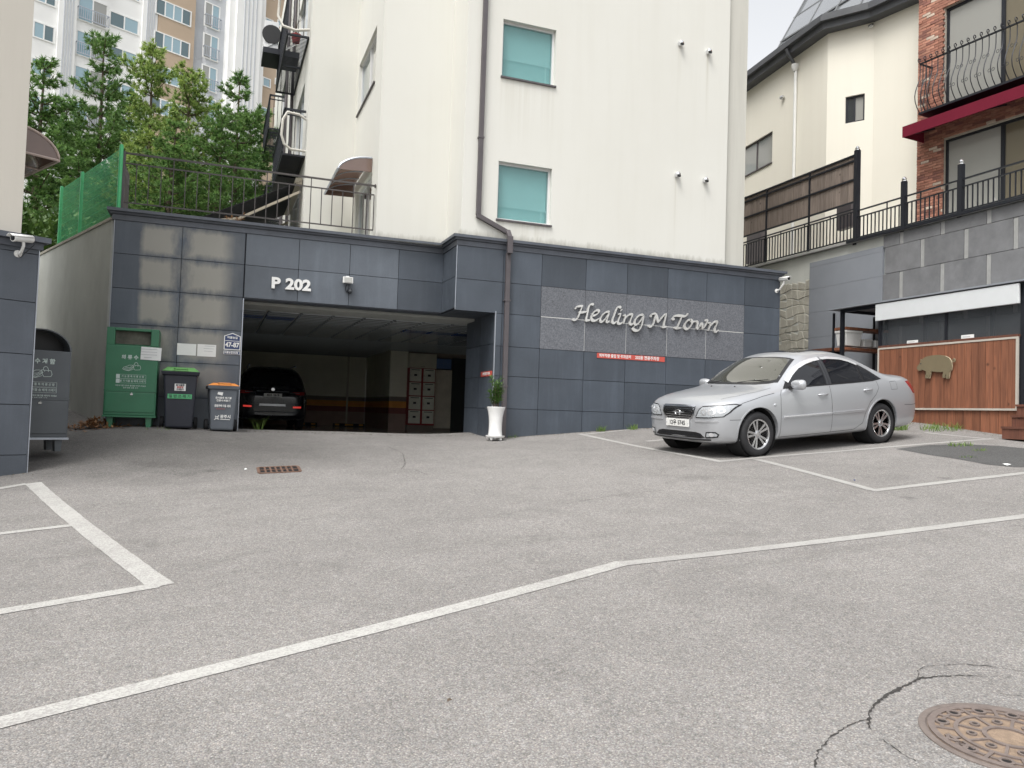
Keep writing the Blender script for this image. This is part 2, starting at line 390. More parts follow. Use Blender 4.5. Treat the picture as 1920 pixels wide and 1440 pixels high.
def wood(name, col, dark, rough=.6, axis=2):
    m, n, l, b = nodes(name); b.inputs['Roughness'].default_value = rough
    tc = n.new('ShaderNodeTexCoord'); oi = n.new('ShaderNodeObjectInfo')
    ad = n.new('ShaderNodeVectorMath'); ad.operation = 'ADD'; l.new(tc.outputs['Object'], ad.inputs[0])
    cm = n.new('ShaderNodeVectorMath'); cm.operation = 'SCALE'; cm.inputs[0].default_value = (13, 7, 9); l.new(oi.outputs['Random'], cm.inputs['Scale'])
    l.new(cm.outputs[0], ad.inputs[1])
    mp = n.new('ShaderNodeMapping'); sc = [14, 14, 14]; sc[axis] = .9; mp.inputs['Scale'].default_value = sc; l.new(ad.outputs[0], mp.inputs[0])
    nz = n.new('ShaderNodeTexNoise'); nz.inputs['Scale'].default_value = 1.6; nz.inputs['Detail'].default_value = 7; nz.inputs['Distortion'].default_value = 1.2; l.new(mp.outputs[0], nz.inputs['Vector'])
    mr = n.new('ShaderNodeMapRange'); mr.inputs[1].default_value = .35; mr.inputs[2].default_value = .72; l.new(nz.outputs[0], mr.inputs[0])
    x = n.new('ShaderNodeMix'); x.data_type = 'RGBA'; l.new(mr.outputs[0], x.inputs[0]); x.inputs[6].default_value = (*col, 1); x.inputs[7].default_value = (*dark, 1)
    # knots
    vo = n.new('ShaderNodeTexVoronoi'); vo.inputs['Scale'].default_value = 3.2; l.new(ad.outputs[0], vo.inputs['Vector'])
    k = n.new('ShaderNodeMapRange'); k.inputs[1].default_value = .04; k.inputs[2].default_value = .13; k.inputs[3].default_value = .35; k.inputs[4].default_value = 1; l.new(vo.outputs['Distance'], k.inputs[0])
    r = n.new('ShaderNodeMapRange'); r.inputs[3].default_value = .82; r.inputs[4].default_value = 1.16; l.new(oi.outputs['Random'], r.inputs[0])
    mm = n.new('ShaderNodeMath'); mm.operation = 'MULTIPLY'; l.new(k.outputs[0], mm.inputs[0]); l.new(r.outputs[0], mm.inputs[1])
    y = n.new('ShaderNodeMix'); y.data_type = 'RGBA'; y.blend_type = 'MULTIPLY'; y.inputs[0].default_value = 1; l.new(x.outputs[2], y.inputs[6]); l.new(mm.outputs[0], y.inputs[7])
    l.new(y.outputs[2], b.inputs['Base Color']); MT[name] = m; return m

def glass(name, col, rough=.03, spec=.8, metal=0.0, coat=1.0):
    m, n, l, b = nodes(name); b.inputs['Base Color'].default_value = (*col, 1); b.inputs['Roughness'].default_value = rough
    b.inputs['Specular IOR Level'].default_value = spec; b.inputs['Metallic'].default_value = metal; b.inputs['Coat Weight'].default_value = coat; b.inputs['Coat Roughness'].default_value = .02
    MT[name] = m; return m
def clear_glass(name, tint=(.8, .85, .85), alpha=.3, rough=.02):
    m, n, l, b = nodes(name); b.inputs['Base Color'].default_value = (*tint, 1); b.inputs['Roughness'].default_value = rough; b.inputs['Alpha'].default_value = alpha
    b.inputs['Specular IOR Level'].default_value = .8; MT[name] = m; return m
def leafmat(name, col, col2, rough=.6, trans=.25):
    m, n, l, b = nodes(name); b.inputs['Roughness'].default_value = rough
    g = n.new('ShaderNodeNewGeometry'); nz = n.new('ShaderNodeTexNoise'); nz.inputs['Scale'].default_value = 1.3; nz.inputs['Detail'].default_value = 4; l.new(g.outputs['Position'], nz.inputs['Vector'])
    ad = n.new('ShaderNodeMath'); ad.operation = 'ADD'; l.new(nz.outputs[0], ad.inputs[0])
    sb = n.new('ShaderNodeMath'); sb.operation = 'MULTIPLY_ADD'; l.new(g.outputs['Random Per Island'], sb.inputs[0]); sb.inputs[1].default_value = .6; sb.inputs[2].default_value = -.3
    l.new(sb.outputs[0], ad.inputs[1])
    mr = n.new('ShaderNodeMapRange'); mr.inputs[1].default_value = .2; mr.inputs[2].default_value = .8; l.new(ad.outputs[0], mr.inputs[0])
    x = n.new('ShaderNodeMix'); x.data_type = 'RGBA'; l.new(mr.outputs[0], x.inputs[0]); x.inputs[6].default_value = (*col, 1); x.inputs[7].default_value = (*col2, 1)
    l.new(x.outputs[2], b.inputs['Base Color'])
    tr = n.new('ShaderNodeBsdfTranslucent'); l.new(x.outputs[2], tr.inputs[0])
    ms = n.new('ShaderNodeMixShader'); ms.inputs[0].default_value = trans; l.new(b.outputs[0], ms.inputs[1]); l.new(tr.outputs[0], ms.inputs[2])
    l.new(ms.outputs[0], n['Material Output'].inputs[0]); MT[name] = m; return m

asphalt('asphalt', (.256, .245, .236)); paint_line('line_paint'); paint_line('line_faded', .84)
asphalt('asphalt_new', (.10, .10, .10))
mat('crack', (.035, .032, .03), .95, var=.3, vs=40)
mat('concrete', (.50, .51, .475), .9, var=.14, vs=1.2, bump=.4, bs=40, wear=.35, wearcol=(.30, .30, .27), wears=.8, space='World', stretch=(1, 1, .6))
mat('concrete_pale', (.42, .40, .34), .9, var=.2, vs=3, bump=.5, bs=50, wear=.5, wearcol=(.2, .19, .15), wears=2, space='World')
stucco('cream', (.655, .65, .605), (.50, .48, .41), .12, 4.74, [(4.75,5.95,7.84,1.3,.5),(4.75,5.95,5.12,.5,.6),(8.62,8.74,9.2,1.6,.9),(9.30,9.42,9.16,1.6,.9),(8.62,8.74,6.46,1.6,.9),(9.29,9.41,6.44,1.6,.9),(4.33,4.56,9.5,4.4,.5)])
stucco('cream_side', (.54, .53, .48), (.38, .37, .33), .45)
stucco('cream_left', (.62, .585, .52), (.50, .47, .41), .22)
stucco('cream_right', (.76, .73, .64), (.66, .62, .53), .2)
stone_tile('tile', (.062, .074, .092), (.19, .185, .165), 0.0)
stone_tile('tile_faded', (.100, .115, .136), (.2, .2, .2), 0.0)
stone_tile('tile_bloom', (.075, .090, .112), (.30, .29, .255), .9)
stone_tile('tile_left', (.088, .101, .122), (.2, .2, .19), 0.0)
mat('granite', (.125, .132, .148), .6, var=.55, vs=48, rand=.05, space='World')
mat('joint', (.03, .033, .04), .9)
mat('joint_white', (.62, .62, .6), .8)
mat('steel_trim', (.42, .45, .5), .35, metal=.6, var=.1)
mat('dark_metal', (.018, .02, .026), .45, metal=.3, var=.15)
mat('brown_metal', (.085, .075, .08), .5, var=.15)
mat('rail_brown', (.06, .052, .05), .5, var=.2)
mat('white_plastic', (.72, .72, .70), .4, var=.05)
mat('white_metal', (.66, .66, .66), .35, var=.05)
mat('black', (.008, .008, .009), .5, var=.1)
mat('rubber', (.016, .016, .018), .75, var=.25, vs=20)
mat('chrome', (.75, .76, .78), .12, metal=1, var=.02)
mat('sign_steel', (.64, .635, .615), .3, metal=.5, var=.15, vs=6, space='World')
mat('paper', (.72, .73, .72), .7, var=.05)
mat('ink', (.04, .04, .045), .8)
mat('red_print', (.52, .085, .065), .6, var=.1)
mat('pvc_white', (.70, .70, .68), .4, var=.06)
glass('window_teal', (.16, .33, .33), .04, .7)
glass('window_dark', (.03, .035, .04), .03, .7)
glass('window_blue', (.26, .40, .47), .06, .8)
glass('window_deep', (.06, .12, .14), .05, .8)
glass('window_grey', (.30, .30, .28), .08, .6)
# ================================================================ GROUND
_c = lambda x, y, Y: tuple(onY(x, y, Y))
CPa, CPb, CPc = _c(240, 801, 14.2), _c(335, 805, 14.2), _c(415, 809, 14.2)
CP = np.array([(-1.7,14.8,1.08),(.45,14.8,1.05),(2.5,14.8,1.04),(4.0,14.8,1.03),(5.1,13.85,1.06),(6.7,13.85,1.20),(8.5,13.6,1.32),(7.39,9.45,1.003),(10.09,9.84,1.227),
  (7.14,11.19,1.059),(9.83,11.58,1.284),(12.8,9.84,1.42),(12.8,11.6,1.59),(3.3,2.5,.17),(-2.17,11.5,.57),(-2.4,13.1,.80),(-3.0,15.5,1.2),CPa,CPb,CPc,
  (0,0,.0),(-8,3,-.35),(-8,9,.1),(-14,0,-.7),(0,-10,-.6),(10,-8,-.2),(10,2,.55),(16,4,1.15),(13,7,1.25),(20,-5,.5),(-20,-15,-1.4),(18,10,1.6)])
def tps(P, q, lam=.02):
    n = len(P); d = np.linalg.norm(P[:, None, :2]-P[None, :, :2], axis=2)
    K = np.where(d > 0, d*d*np.log(np.maximum(d, 1e-9)), 0) + lam*np.eye(n)
    A = np.hstack([np.ones((n, 1)), P[:, :2]]); M = np.block([[K, A], [A.T, np.zeros((3, 3))]])
    w = np.linalg.solve(M, np.concatenate([P[:, 2], np.zeros(3)]))
    d = np.linalg.norm(q[:, None, :]-P[None, :, :2], axis=2)
    Kq = np.where(d > 0, d*d*np.log(np.maximum(d, 1e-9)), 0)
    return Kq @ w[:n] + w[n] + q @ w[n+1:]
GX0, GX1, GY0, GY1, GS = -24.0, 21.0, -16.0, 17.0, .2
NX, NY = int(round((GX1-GX0)/GS))+1, int(round((GY1-GY0)/GS))+1
gx, gy = np.meshgrid(np.linspace(GX0, GX1, NX), np.linspace(GY0, GY1, NY), indexing='ij')
GZ = tps(CP, np.stack([gx.ravel(), gy.ravel()], 1)).reshape(NX, NY)
def gz(x, y):
    a = min(max((x-GX0)/GS, 0), NX-1.001); b = min(max((y-GY0)/GS, 0), NY-1.001)
    i, j = int(a), int(b); u, v = a-i, b-j
    return float(GZ[i,j]*(1-u)*(1-v)+GZ[i+1,j]*u*(1-v)+GZ[i,j+1]*(1-u)*v+GZ[i+1,j+1]*u*v)
def G(px, py):
    d = ray(px, py); t = 1.5; p = EYE + d*t
    while t < 40:
        q = EYE + d*(t+.05)
        if q.z < gz(q.x, q.y): break
        t += .05
    lo, hi = t, t+.05
    for _ in range(12):
        m = (lo+hi)/2; q = EYE + d*m
        if q.z < gz(q.x, q.y): hi = m
        else: lo = m
    q = EYE + d*hi
    return Vector((q.x, q.y, gz(q.x, q.y)))
def gnormal(x, y):
    e = .2; return Vector(((gz(x-e,y)-gz(x+e,y)), (gz(x,y-e)-gz(x,y+e)), 2*e)).normalized()
gv = [(float(gx[i,j]), float(gy[i,j]), float(GZ[i,j])) for i in range(NX) for j in range(NY)]
gf = [(i*NY+j, (i+1)*NY+j, (i+1)*NY+j+1, i*NY+j+1) for i in range(NX-1) for j in range(NY-1) if not (-1.55 < gx[i,j] < 10.9 and gy[i,j] > 15.0)]
m = MB(); m.v, m.f = gv, gf
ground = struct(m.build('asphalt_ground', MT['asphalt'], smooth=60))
mat('earth', (.09, .085, .06), .95, var=.3, vs=.6)
t = MB(); t.add([(-400,-400,-3.5),(400,-400,-3.5),(400,400,-3.5),(-400,400,-3.5)], [(0,1,2,3)])
struct(t.build('terrain', MT['earth']))

def strip(pts, w, off=.004, jit=0.0, step=.12, seed=1):
    r = random.Random(seed); m = MB(); L = []; 
    P = []
    for a, b, wa, wb in zip(pts[:-1], pts[1:], (w if isinstance(w, list) else [w]*len(pts))[:-1], (w if isinstance(w, list) else [w]*len(pts))[1:]):
        n = max(1, int((b-a).length/step))
        for k in range(n): P.append((a.lerp(b, k/n), wa+(wb-wa)*k/n))
    P.append((pts[-1], (w[-1] if isinstance(w, list) else w)))
    for i, (p, ww) in enumerate(P):
        a = P[max(i-1, 0)][0]; b = P[min(i+1, len(P)-1)][0]
        d = Vector((b.x-a.x, b.y-a.y, 0)).normalized(); s = Vector((-d.y, d.x, 0))
        p = p + s*r.uniform(-jit, jit); ww = ww*(1+(r.uniform(-.75, .9) if jit else r.uniform(-.035, .035)))
        for k in (-1, 1):
            q = p + s*(k*ww/2); m.v.append((q.x, q.y, gz(q.x, q.y)+off))
        if i: m.f.append((2*i-2, 2*i, 2*i+1, 2*i-1))
    return m
def line(px, w, seed=1, e0=0.0, e1=0.0):
    P = [G(*p) for p in px]      # e0, e1: how far the marking runs on past its first and last point
    if e0: d = (P[0]-P[1]).normalized(); P.insert(0, P[0]+d*e0)
    if e1: d = (P[-1]-P[-2]).normalized(); P.append(P[-1]+d*e1)
    return strip(P, w, seed=seed).build('painted_line', MT['line_faded' if seed in (2, 8, 11, 12, 13) else 'line_paint'], ground)
line([(-60,1372),(0,1356),(1168,1056)], .135, 1, e0=5)
line([(1160,1058),(1920,968.5),(1990,960)], .115, 2, e1=7)
line([(62,906),(303,1099)], .17, 3)
line([(-80,930),(0,916),(50,907.5)], .10, 4, e0=2.2)
line([(-80,1013),(0,1001),(138,985)], .10, 5, e0=2.2)
line([(-80,1163),(0,1147.5),(296,1098)], .13, 6, e0=2.5)
line([(1085,813.5),(1348,865)], .11, 7)
line([(1343,866),(1862,823)], .11, 8)
line([(1212,827.5),(1300,820)], .10, 9)
line([(1098,814.5),(1225,801)], .09, 10)
line([(1418,861.5),(1636,919)], .11, 11)
line([(1634,920.5),(1920,887.5),(1960,883)], .11, 12, e1=1.6)
line([(1735,811.5),(1850,823)], .10, 13)
# newer tarmac patch at the right
pp = [G(*p) for p in [(1680,842),(1740,835),(1800,833),(1868,836),(1975,846),(1990,878),(1900,876),(1850,871),(1790,860),(1740,853)]]
m = MB(); c = sum(pp, Vector())/len(pp)
m.v = [(c.x, c.y, gz(c.x, c.y)+.004)] ; N = 8
for i in range(len(pp)):
    for k in range(1, 5):
        q = c.lerp(pp[i], k/4); m.v.append((q.x, q.y, gz(q.x, q.y)+.004))
for i in range(len(pp)):
    j = (i+1) % len(pp); m.f.append((0, 1+i*4, 1+j*4))
    for k in range(3): m.f.append((1+i*4+k, 2+i*4+k, 2+j*4+k, 1+j*4+k))
m.build('tarmac_patch', MT['asphalt_new'], ground, smooth=60)
def crack(px, w, seed):
    strip([G(*p) for p in px], [x*.5 for x in w] if isinstance(w, list) else w*.5, off=.0035, jit=.0055, step=.014, seed=seed).build('crack', MT['crack'], ground)
crack([(1527,1439),(1530,1425),(1535,1410),(1552,1388),(1570,1375),(1590,1362),(1612,1352),(1628,1350)], [.012,.016,.012,.01,.012,.008,.008,.01], 21)
crack([(1628,1350),(1632,1335),(1645,1318),(1660,1305),(1680,1295),(1700,1285),(1718,1277),(1732,1270)], [.02,.014,.018,.026,.034,.03,.02,.02], 22)
crack([(1722,1274),(1721,1258),(1735,1251),(1760,1248),(1800,1246),(1850,1249),(1920,1260),(1990,1270)], [.01,.007,.006,.007,.006,.008,.006,.005], 23)
crack([(1728,1272),(1760,1269),(1800,1267),(1860,1270)], [.016,.012,.01,.004], 24)
crack([(1628,1350),(1632,1368)], [.02,.008], 25)
crack([(1655,1387),(1672,1400),(1690,1415),(1718,1428)], [.005,.009,.007,.005], 26)
crack([(1875,1302),(1920,1306),(1990,1310)], .006, 27)
crack([(728,838),(755,850),(760,870),(752,880),(775,880),(800,890)], .012, 28)
crack([(1060,945),(1120,935),(1180,925),(1245,920)], .009, 29)

# ---- manhole cover
mat('rust_iron', (.18, .15, .135), .75, metal=.3, var=.25, vs=18, bump=.3, bs=120)
mat('rust_sand', (.225, .165, .118), .95, var=.3, vs=22, bump=.5, bs=150)
mat('rust_rib', (.205, .168, .152), .6, metal=.4, var=.2, vs=30)
mp_ = G(1893, 1386)
mh = thing('manhole_cover', 'round rusty iron manhole cover beside the cracked tarmac', 'manhole cover', mp_, 0.5)
nrm = gnormal(mp_.x, mp_.y); q = Vector((0,0,1)).rotation_difference(nrm)
mh.rotation_mode = 'QUATERNION'; mh.rotation_quaternion = q @ Matrix.Rotation(.35, 3, 'Z').to_quaternion()
RO = .352
MB().lathe([(RO-.03,-.05),(RO,-.05),(RO,.006),(RO-.003,.008),(RO-.028,.008),(RO-.033,.002)], 64).build('frame', MT['rust_iron'], mh, smooth=35)
MB().lathe([(0,.0045),(RO-.037,.0045),(RO-.037,-.04),(0,-.04)][::-1], 64).build('plate', MT['rust_sand'], mh, smooth=35)
rb = MB()
def ringm(m, r0, r1, z0, z1, a0=0, a1=2*math.pi, n=64):
    full = abs(a1-a0) > 6.28
    vs = []; 
    for k in range(n+1):
        a = a0+(a1-a0)*k/n
        for r, z in ((r0,z0),(r1,z0),(r1,z1),(r0,z1)): vs.append((r*math.cos(a), r*math.sin(a), z))
    fs = []
    for k in range(n):
        for i in range(4): fs.append((k*4+i, k*4+(i+1) % 4, k*4+4+(i+1) % 4, k*4+4+i))
    if not full: fs += [(0,1,2,3), (n*4+3,n*4+2,n*4+1,n*4)]
    m.add(vs, fs)
ringm(rb, RO-.066, RO-.038, .0045, .012)
ringm(rb, .195, .212, .0045, .012)
ringm(rb, .085, .104, .0045, .012)
for k in range(12):
    a = 2*math.pi*k/12
    if k in (4, 5, 10, 11):
        if k in (5, 11): continue
    rb.bar((.205*math.cos(a), .205*math.sin(a), .008), ((RO-.05)*math.cos(a), (RO-.05)*math.sin(a), .008), .016, .007)
for k in range(8):
    a = 2*math.pi*(k+.3)/8
    rb.bar((.095*math.cos(a), .095*math.sin(a), .008), (.2*math.cos(a), .2*math.sin(a), .008), .013, .0068)
for k in range(12):
    a = 2*math.pi*(k+.5)/12
    if k in (4, 10): continue
    c = (.258*math.cos(a), .258*math.sin(a), 0)
    for w in (-1, 1):
        e = (.258*math.cos(a+w*.22), .258*math.sin(a+w*.22), .0078); e0 = (.258*math.cos(a+w*.11), .258*math.sin(a+w*.11), .0078)
        rb.bar(e0, e, .014, .0064)
    for r0, r1 in ((.019, .031),):
        n = 14; vs = []
        for i in range(n):
            b = 2*math.pi*i/n
            for r, z in ((r0,.004),(r1,.004),(r1,.0125),(r0,.0125)): vs.append((c[0]+r*math.cos(b), c[1]+r*math.sin(b), z))
        rb.add(vs, [(i*4+j, i*4+(j+1) % 4, ((i+1) % n)*4+(j+1) % 4, ((i+1) % n)*4+j) for i in range(n) for j in range(4)])
for k in range(8):
    a = 2*math.pi*(k+.8)/8; c = (.148*math.cos(a), .148*math.sin(a), 0); n = 12; vs = []
    for i in range(n):
        b = 2*math.pi*i/n
        for r, z in ((.012,.004),(.022,.004),(.022,.0122),(.012,.0122)): vs.append((c[0]+r*math.cos(b), c[1]+r*math.sin(b), z))
    rb.add(vs, [(i*4+j, i*4+(j+1) % 4, ((i+1) % n)*4+(j+1) % 4, ((i+1) % n)*4+j) for i in range(n) for j in range(4)])
rb.build('raised_ribs', MT['rust_rib'], mh)
for k in range(12):
    if k in (4, 10): continue
    a = 2*math.pi*(k+.5)/12
    MB().lathe([(0,.0075),(.0188,.0075),(.0188,.002)], 14, (.258*math.cos(a), .258*math.sin(a), 0)).build('drain_hole', MT['black'], mh)
for k in range(8):
    a = 2*math.pi*(k+.8)/8
    MB().lathe([(0,.0075),(.0118,.0075),(.0118,.002)], 10, (.148*math.cos(a), .148*math.sin(a), 0)).build('drain_hole', MT['black'], mh)
for A in (2*math.pi*5/12, 2*math.pi*11/12):
    me = text_mesh('오수', .075, .004, .003)
    for v in me.vertices: v.co = (v.co.x, v.co.z, -v.co.y+.008)
    me.transform(Matrix.Rotation(A-math.pi/2, 4, 'Z') @ Matrix.Translation((0, .248, 0)))
    obj('raised_lettering', me, MT['rust_rib'], mh)

# ---- drain grate
mat('rust_red', (.135, .078, .056), .85, metal=.2, var=.3, vs=25)
gp = G(523, 881); dg_ = thing('drain_grate', 'small rusty cast iron drain grate set in the tarmac', 'drain grate', gp, R_(3))
q = Vector((0,0,1)).rotation_difference(gnormal(gp.x, gp.y)); dg_.rotation_mode = 'QUATERNION'; dg_.rotation_quaternion = q
GW, GH = .255, .20
m = MB()
for s_ in (-1, 1):
    m.box(-GW, GW, s_*GH-.018, s_*GH+.018, -.02, .010); m.box(s_*GW-.018, s_*GW+.018, -GH+.0185, GH-.0185, -.02, .0105)
m.box(-GW+.0185, GW-.0185, -.014, .014, -.02, .0095)
m.build('frame', MT['rust_red'], dg_)
MB().box(-GW, GW, -GH, GH, .0, .0025).build('sump', MT['black'], dg_)
for k in range(7):
    x = -GW+.018+(2*GW-.036)*(k+.5)/7 - .036
    for y0, y1 in ((-GH+.0185, -.0145), (.0145, GH-.0185)):
        if k: MB().box(x-.012, x+.012, y0, y1, -.018, .009).build('bar', MT['rust_red'], dg_)

# ================================================================ MAIN BUILDING
YP, YH, ZC = 14.8, 13.85, 4.755
main = thing('apartment_block', 'cream rendered apartment block on dark stone tiled parking base', 'building', (5.0, YH, 1.0), wabs=True)
def sweep(m, path, prof, side=1):
    """mitred sweep of profile [(outward, z)] along an XY path; outward = right of travel * side"""
    P = [Vector((p[0], p[1])) for p in path]; n = len(P); k = len(prof)
    for i, p in enumerate(P):
        d0 = (P[i]-P[i-1]).normalized() if i else None; d1 = (P[i+1]-P[i]).normalized() if i < n-1 else None
        n0 = Vector((d0.y, -d0.x)) if d0 else None; n1 = Vector((d1.y, -d1.x)) if d1 else None
        nn = (n0+n1) if (n0 and n1) else (n0 or n1)
        if n0 and n1: nn = nn / nn.dot(n0)
        for o, z in prof: q = p + nn*(o*side); m.v.append((q.x, q.y, z))
    b = len(m.v)-n*k
    for i in range(n-1):
        for j in range(k): m.f.append((b+i*k+j, b+i*k+(j+1) % k, b+(i+1)*k+(j+1) % k, b+(i+1)*k+j))
    m.f.append(tuple(b+j for j in range(k))); m.f.append(tuple(b+(n-1)*k+j for j in range(k-1, -1, -1)))
    return m
# backing walls of the stone base
BK = MT['joint']
MB().box(-1.69, .40, YP+.03, YP+.30, .3, 4.6).build('base_wall', BK, main)
MB().box(.402, 4.06, YP+.03, YP+.30, 3.40, 4.6).build('base_wall', BK, main)
MB().box(4.08, 4.80, YH+.03, YP+.31, 3.40, 4.598).build('base_wall', BK, main)
MB().box(4.86, 11.27, YH+.03, YH+.33, .4, 4.597).build('base_wall', BK, main)
MB().box(11.0, 11.27, YH+.332, YH+6, .4, 4.59).build('base_wall', BK, main)
GAP = .0045
def tile(x0, x1, y0, y1, z0, z1, mt):
    return MB().box(x0, x1, y0, y1, z0, z1).build('stone_tile', MT[mt], main)
PX = [-1.69, -.63, .42, 1.34, 2.26, 3.18, 4.055]
PZ = [.35, .99, 1.60, 2.205, 2.81, 3.415, 4.0, 4.565]
tr = random.Random(3)
for i in range(6):
    for j in range(7):
        if i >= 2 and j < 5: continue
        z0, z1 = PZ[j], PZ[j+1]
        x1 = PX[i+1]-.016 if i == 1 else PX[i+1]
        mt = 'tile_bloom' if (i < 2 and j >= 2) else ('tile_faded' if i < 5 else 'tile')
        pr = tr.uniform(0, .003)
        tile(PX[i]+GAP, x1-GAP, YP-pr, YP+.034, z0+GAP, z1-GAP, mt)
HXu = [4.05, 4.96, 5.74, 6.67, 7.58, 8.51, 9.44, 10.38, 11.30]
for i in range(8):
    for j in range(7):
        z0, z1 = PZ[j], PZ[j+1]
        if j == 3: z0, z1 = 2.205, 2.76
        if j == 4: z0, z1 = 2.76, 3.37
        if j == 5: z0, z1 = 3.37, 3.955
        if j == 6: z0 = 3.955
        x0, x1 = HXu[i], HXu[i+1]
        pr = tr.uniform(0, .003)
        if i == 0:
            if j < 5: x0 = 4.845
        if 2 <= i <= 6 and j in (4, 5):
            g = .003
            MB().box(x0+g, x1-g, YH-.004, YH+.034, z0+g, z1-g).build('granite_slab', MT['granite'], main)
            continue
        tile(x0+GAP, x1-GAP, YH-pr, YH+.034, z0+GAP, z1-GAP, 'tile')
# white mortar seen in the granite panel
MB().box(5.75, 10.37, YH-.0055, YH+.02, 3.3645, 3.3755).build('mortar_joint', MT['joint_white'], main)
for x in HXu[3:7]: MB().box(x-.0025, x+.0025, YH-.0045, YH+.02, 2.77, 3.36).build('mortar_joint', MT['joint_white'], main); MB().box(x-.002, x+.002, YH+.006, YH+.02, 3.38, 3.95).build('mortar_joint', MT['granite'], main)
# cheek of the step and the reveal of the garage mouth
for j in (5, 6): tile(4.05, 4.082, YH+.036, YP-.006, PZ[j]+GAP, PZ[j+1]-GAP, 'tile')
for j in range(5):
    for y0, y1 in ((YH+.036, 14.72), (14.72, 15.62)):
        tile(4.835, 4.868, y0+GAP, y1-GAP, PZ[j]+GAP, PZ[j+1]-(.02 if j == 4 else 0)-GAP, 'tile')
MB().box(4.085, 4.84, YH+.036, YP+.3, 3.385, 3.398).build('soffit', MT['tile'], main)
MB().box(.425, 4.08, YP+.036, YP+.3, 3.386, 3.399).build('soffit', MT['tile'], main)
# pale metal corner trims
MB().box(.408, .424, YP-.006, YP+.03, .6, 3.40).build('corner_trim', MT['steel_trim'], main)
MB().box(4.038, 4.049, YH-.012, YH+.0, 3.38, 4.563).build('corner_trim', MT['steel_trim'], main)
MB().box(4.826, 4.842, YH-.012, YH+.03, .6, 3.405).build('corner_trim', MT['steel_trim'], main)
MB().box(-1.70, -1.692, YP-.004, YP+.03, .6, 4.56).build('corner_trim', MT['steel_trim'], main)
MB().box(.43, 4.03, YP-.006, YP+.02, 3.396, 3.412).build('lintel_trim', MT['dark_metal'], main)
# stone cornice: two fillets and a cap
path = [(-1.72, 19.0), (-1.72, YP), (4.05, YP), (4.05, YH), (11.31, YH), (11.31, 19.0)]
mat('cornice_stone', (.085, .095, .115), .5, var=.2, vs=3, space='World', wear=.4, wearcol=(.05, .05, .055), wears=4)
sweep(MB(), path, [(-.06, 4.567), (.015, 4.567), (.015, 4.66), (-.06, 4.66)]).build('cornice', MT['cornice_stone'], main)
sweep(MB(), path, [(-.06, 4.664), (.045, 4.664), (.06, 4.70), (-.06, 4.70)]).build('cornice', MT['cornice_stone'], main)
sweep(MB(), path, [(-.30, 4.703), (.095, 4.703), (.095, ZC), (-.30, ZC)]).build('cornice', MT['cornice_stone'], main)
# terrace slab over the parking
MB().add([(-1.5,14.95,4.70),(11.0,14.2,4.70),(11.0,34,4.70),(-1.5,19,4.70),(-3.6,34,4.70)], [(0,1,2,3),(3,2,4)]).build('terrace_slab', MT['concrete'], main)

# ---- upper walls with openings
def wallgrid(m, fr, x0, x1, z0, z1, holes, y=0.0, rev=.14):
    xs = sorted({x0, x1, *[h[0] for h in holes], *[h[1] for h in holes]}); zs = sorted({z0, z1, *[h[2] for h in holes], *[h[3] for h in holes]})
    for i in range(len(xs)-1):
        for j in range(len(zs)-1):
            cx, cz = (xs[i]+xs[i+1])/2, (zs[j]+zs[j+1])/2
            if any(h[0] < cx < h[1] and h[2] < cz < h[3] for h in holes): continue
            m.add([fr.w(xs[i],y,zs[j]), fr.w(xs[i+1],y,zs[j]), fr.w(xs[i+1],y,zs[j+1]), fr.w(xs[i],y,zs[j+1])], [(0,1,2,3)])
    for a, b, c, d in holes:
        for p, q in (((a,c),(b,c)),((b,c),(b,d)),((b,d),(a,d)),((a,d),(a,c))):
            m.add([fr.w(p[0],y,p[1]), fr.w(q[0],y,q[1]), fr.w(q[0],y+rev,q[1]), fr.w(p[0],y+rev,p[1])], [(0,1,2,3)])
    return m
def fbox(m, fr, x0, x1, y0, y1, z0, z1):
    b = MB().box(x0, x1, y0, y1, z0, z1); b.v = [tuple(fr.w(*v)) for v in b.v]; m.add(b.v, b.f); return m
def fbuild(fr, boxes, name, mt, parent, **k):
    m = MB()
    for b in boxes: fbox(m, fr, *b)
    return m.build(name, mt, parent, **k)
def window(fr, parent, a, b, c, d, y=.10, fw_=.045, mull=(), frame='white_metal', pane='window_teal', sill='brown_metal', transom=(), proud=.035):
    """a frame mesh (part) with its panes and sill as sub-parts, in plane coordinates of fr"""
    B = [(a, a+fw_, y, y+.07, c, d), (b-fw_, b, y, y+.07, c, d), (a+fw_, b-fw_, y, y+.07, c, c+fw_), (a+fw_, b-fw_, y, y+.07, d-fw_, d)]
    for x in mull: B.append((x-.022, x+.022, y+.006, y+.07, c+fw_, d-fw_))
    w = fbuild(fr, B, 'window', MT[frame], parent)
    if 'ob' in parent.keys(): w['ob'] = [0, 0, 0]
    xs = [a+fw_, *mull, b-fw_]
    for i in range(len(xs)-1):
        pm = pane[i % len(pane)] if isinstance(pane, (list, tuple)) else pane
        fbuild(fr, [(xs[i]+(.022 if i else 0), xs[i+1]-(.022 if i < len(xs)-2 else 0), y+.028+.008*(i % 2), y+.05+.008*(i % 2), c+fw_, d-fw_)], 'pane', MT[pm], w)
    if sill: fbuild(fr, [(a-.02, b+.02, -proud, y+.02, c-.035, c-.003)], 'sill', MT[sill], w)
    return w
ZT = 15.5
FH = Frame(0, YH+.05, 0)
holes = [(4.81, 5.905, 5.15+2.72*k, 6.25+2.72*k) for k in range(4)]
wallgrid(MB(), FH, 4.12, 9.90, ZC-.04, ZT, holes).build('front_wall', MT['cream'], main)
clear_glass('teal_glass', (.18, .40, .40), .40)
mat('reflect_sash_pale', (.50, .77, .77), .7, var=.05); mat('reflect_deep', (.34, .60, .60), .7, var=.1)  # board tones painted for the bands reflected in the panes
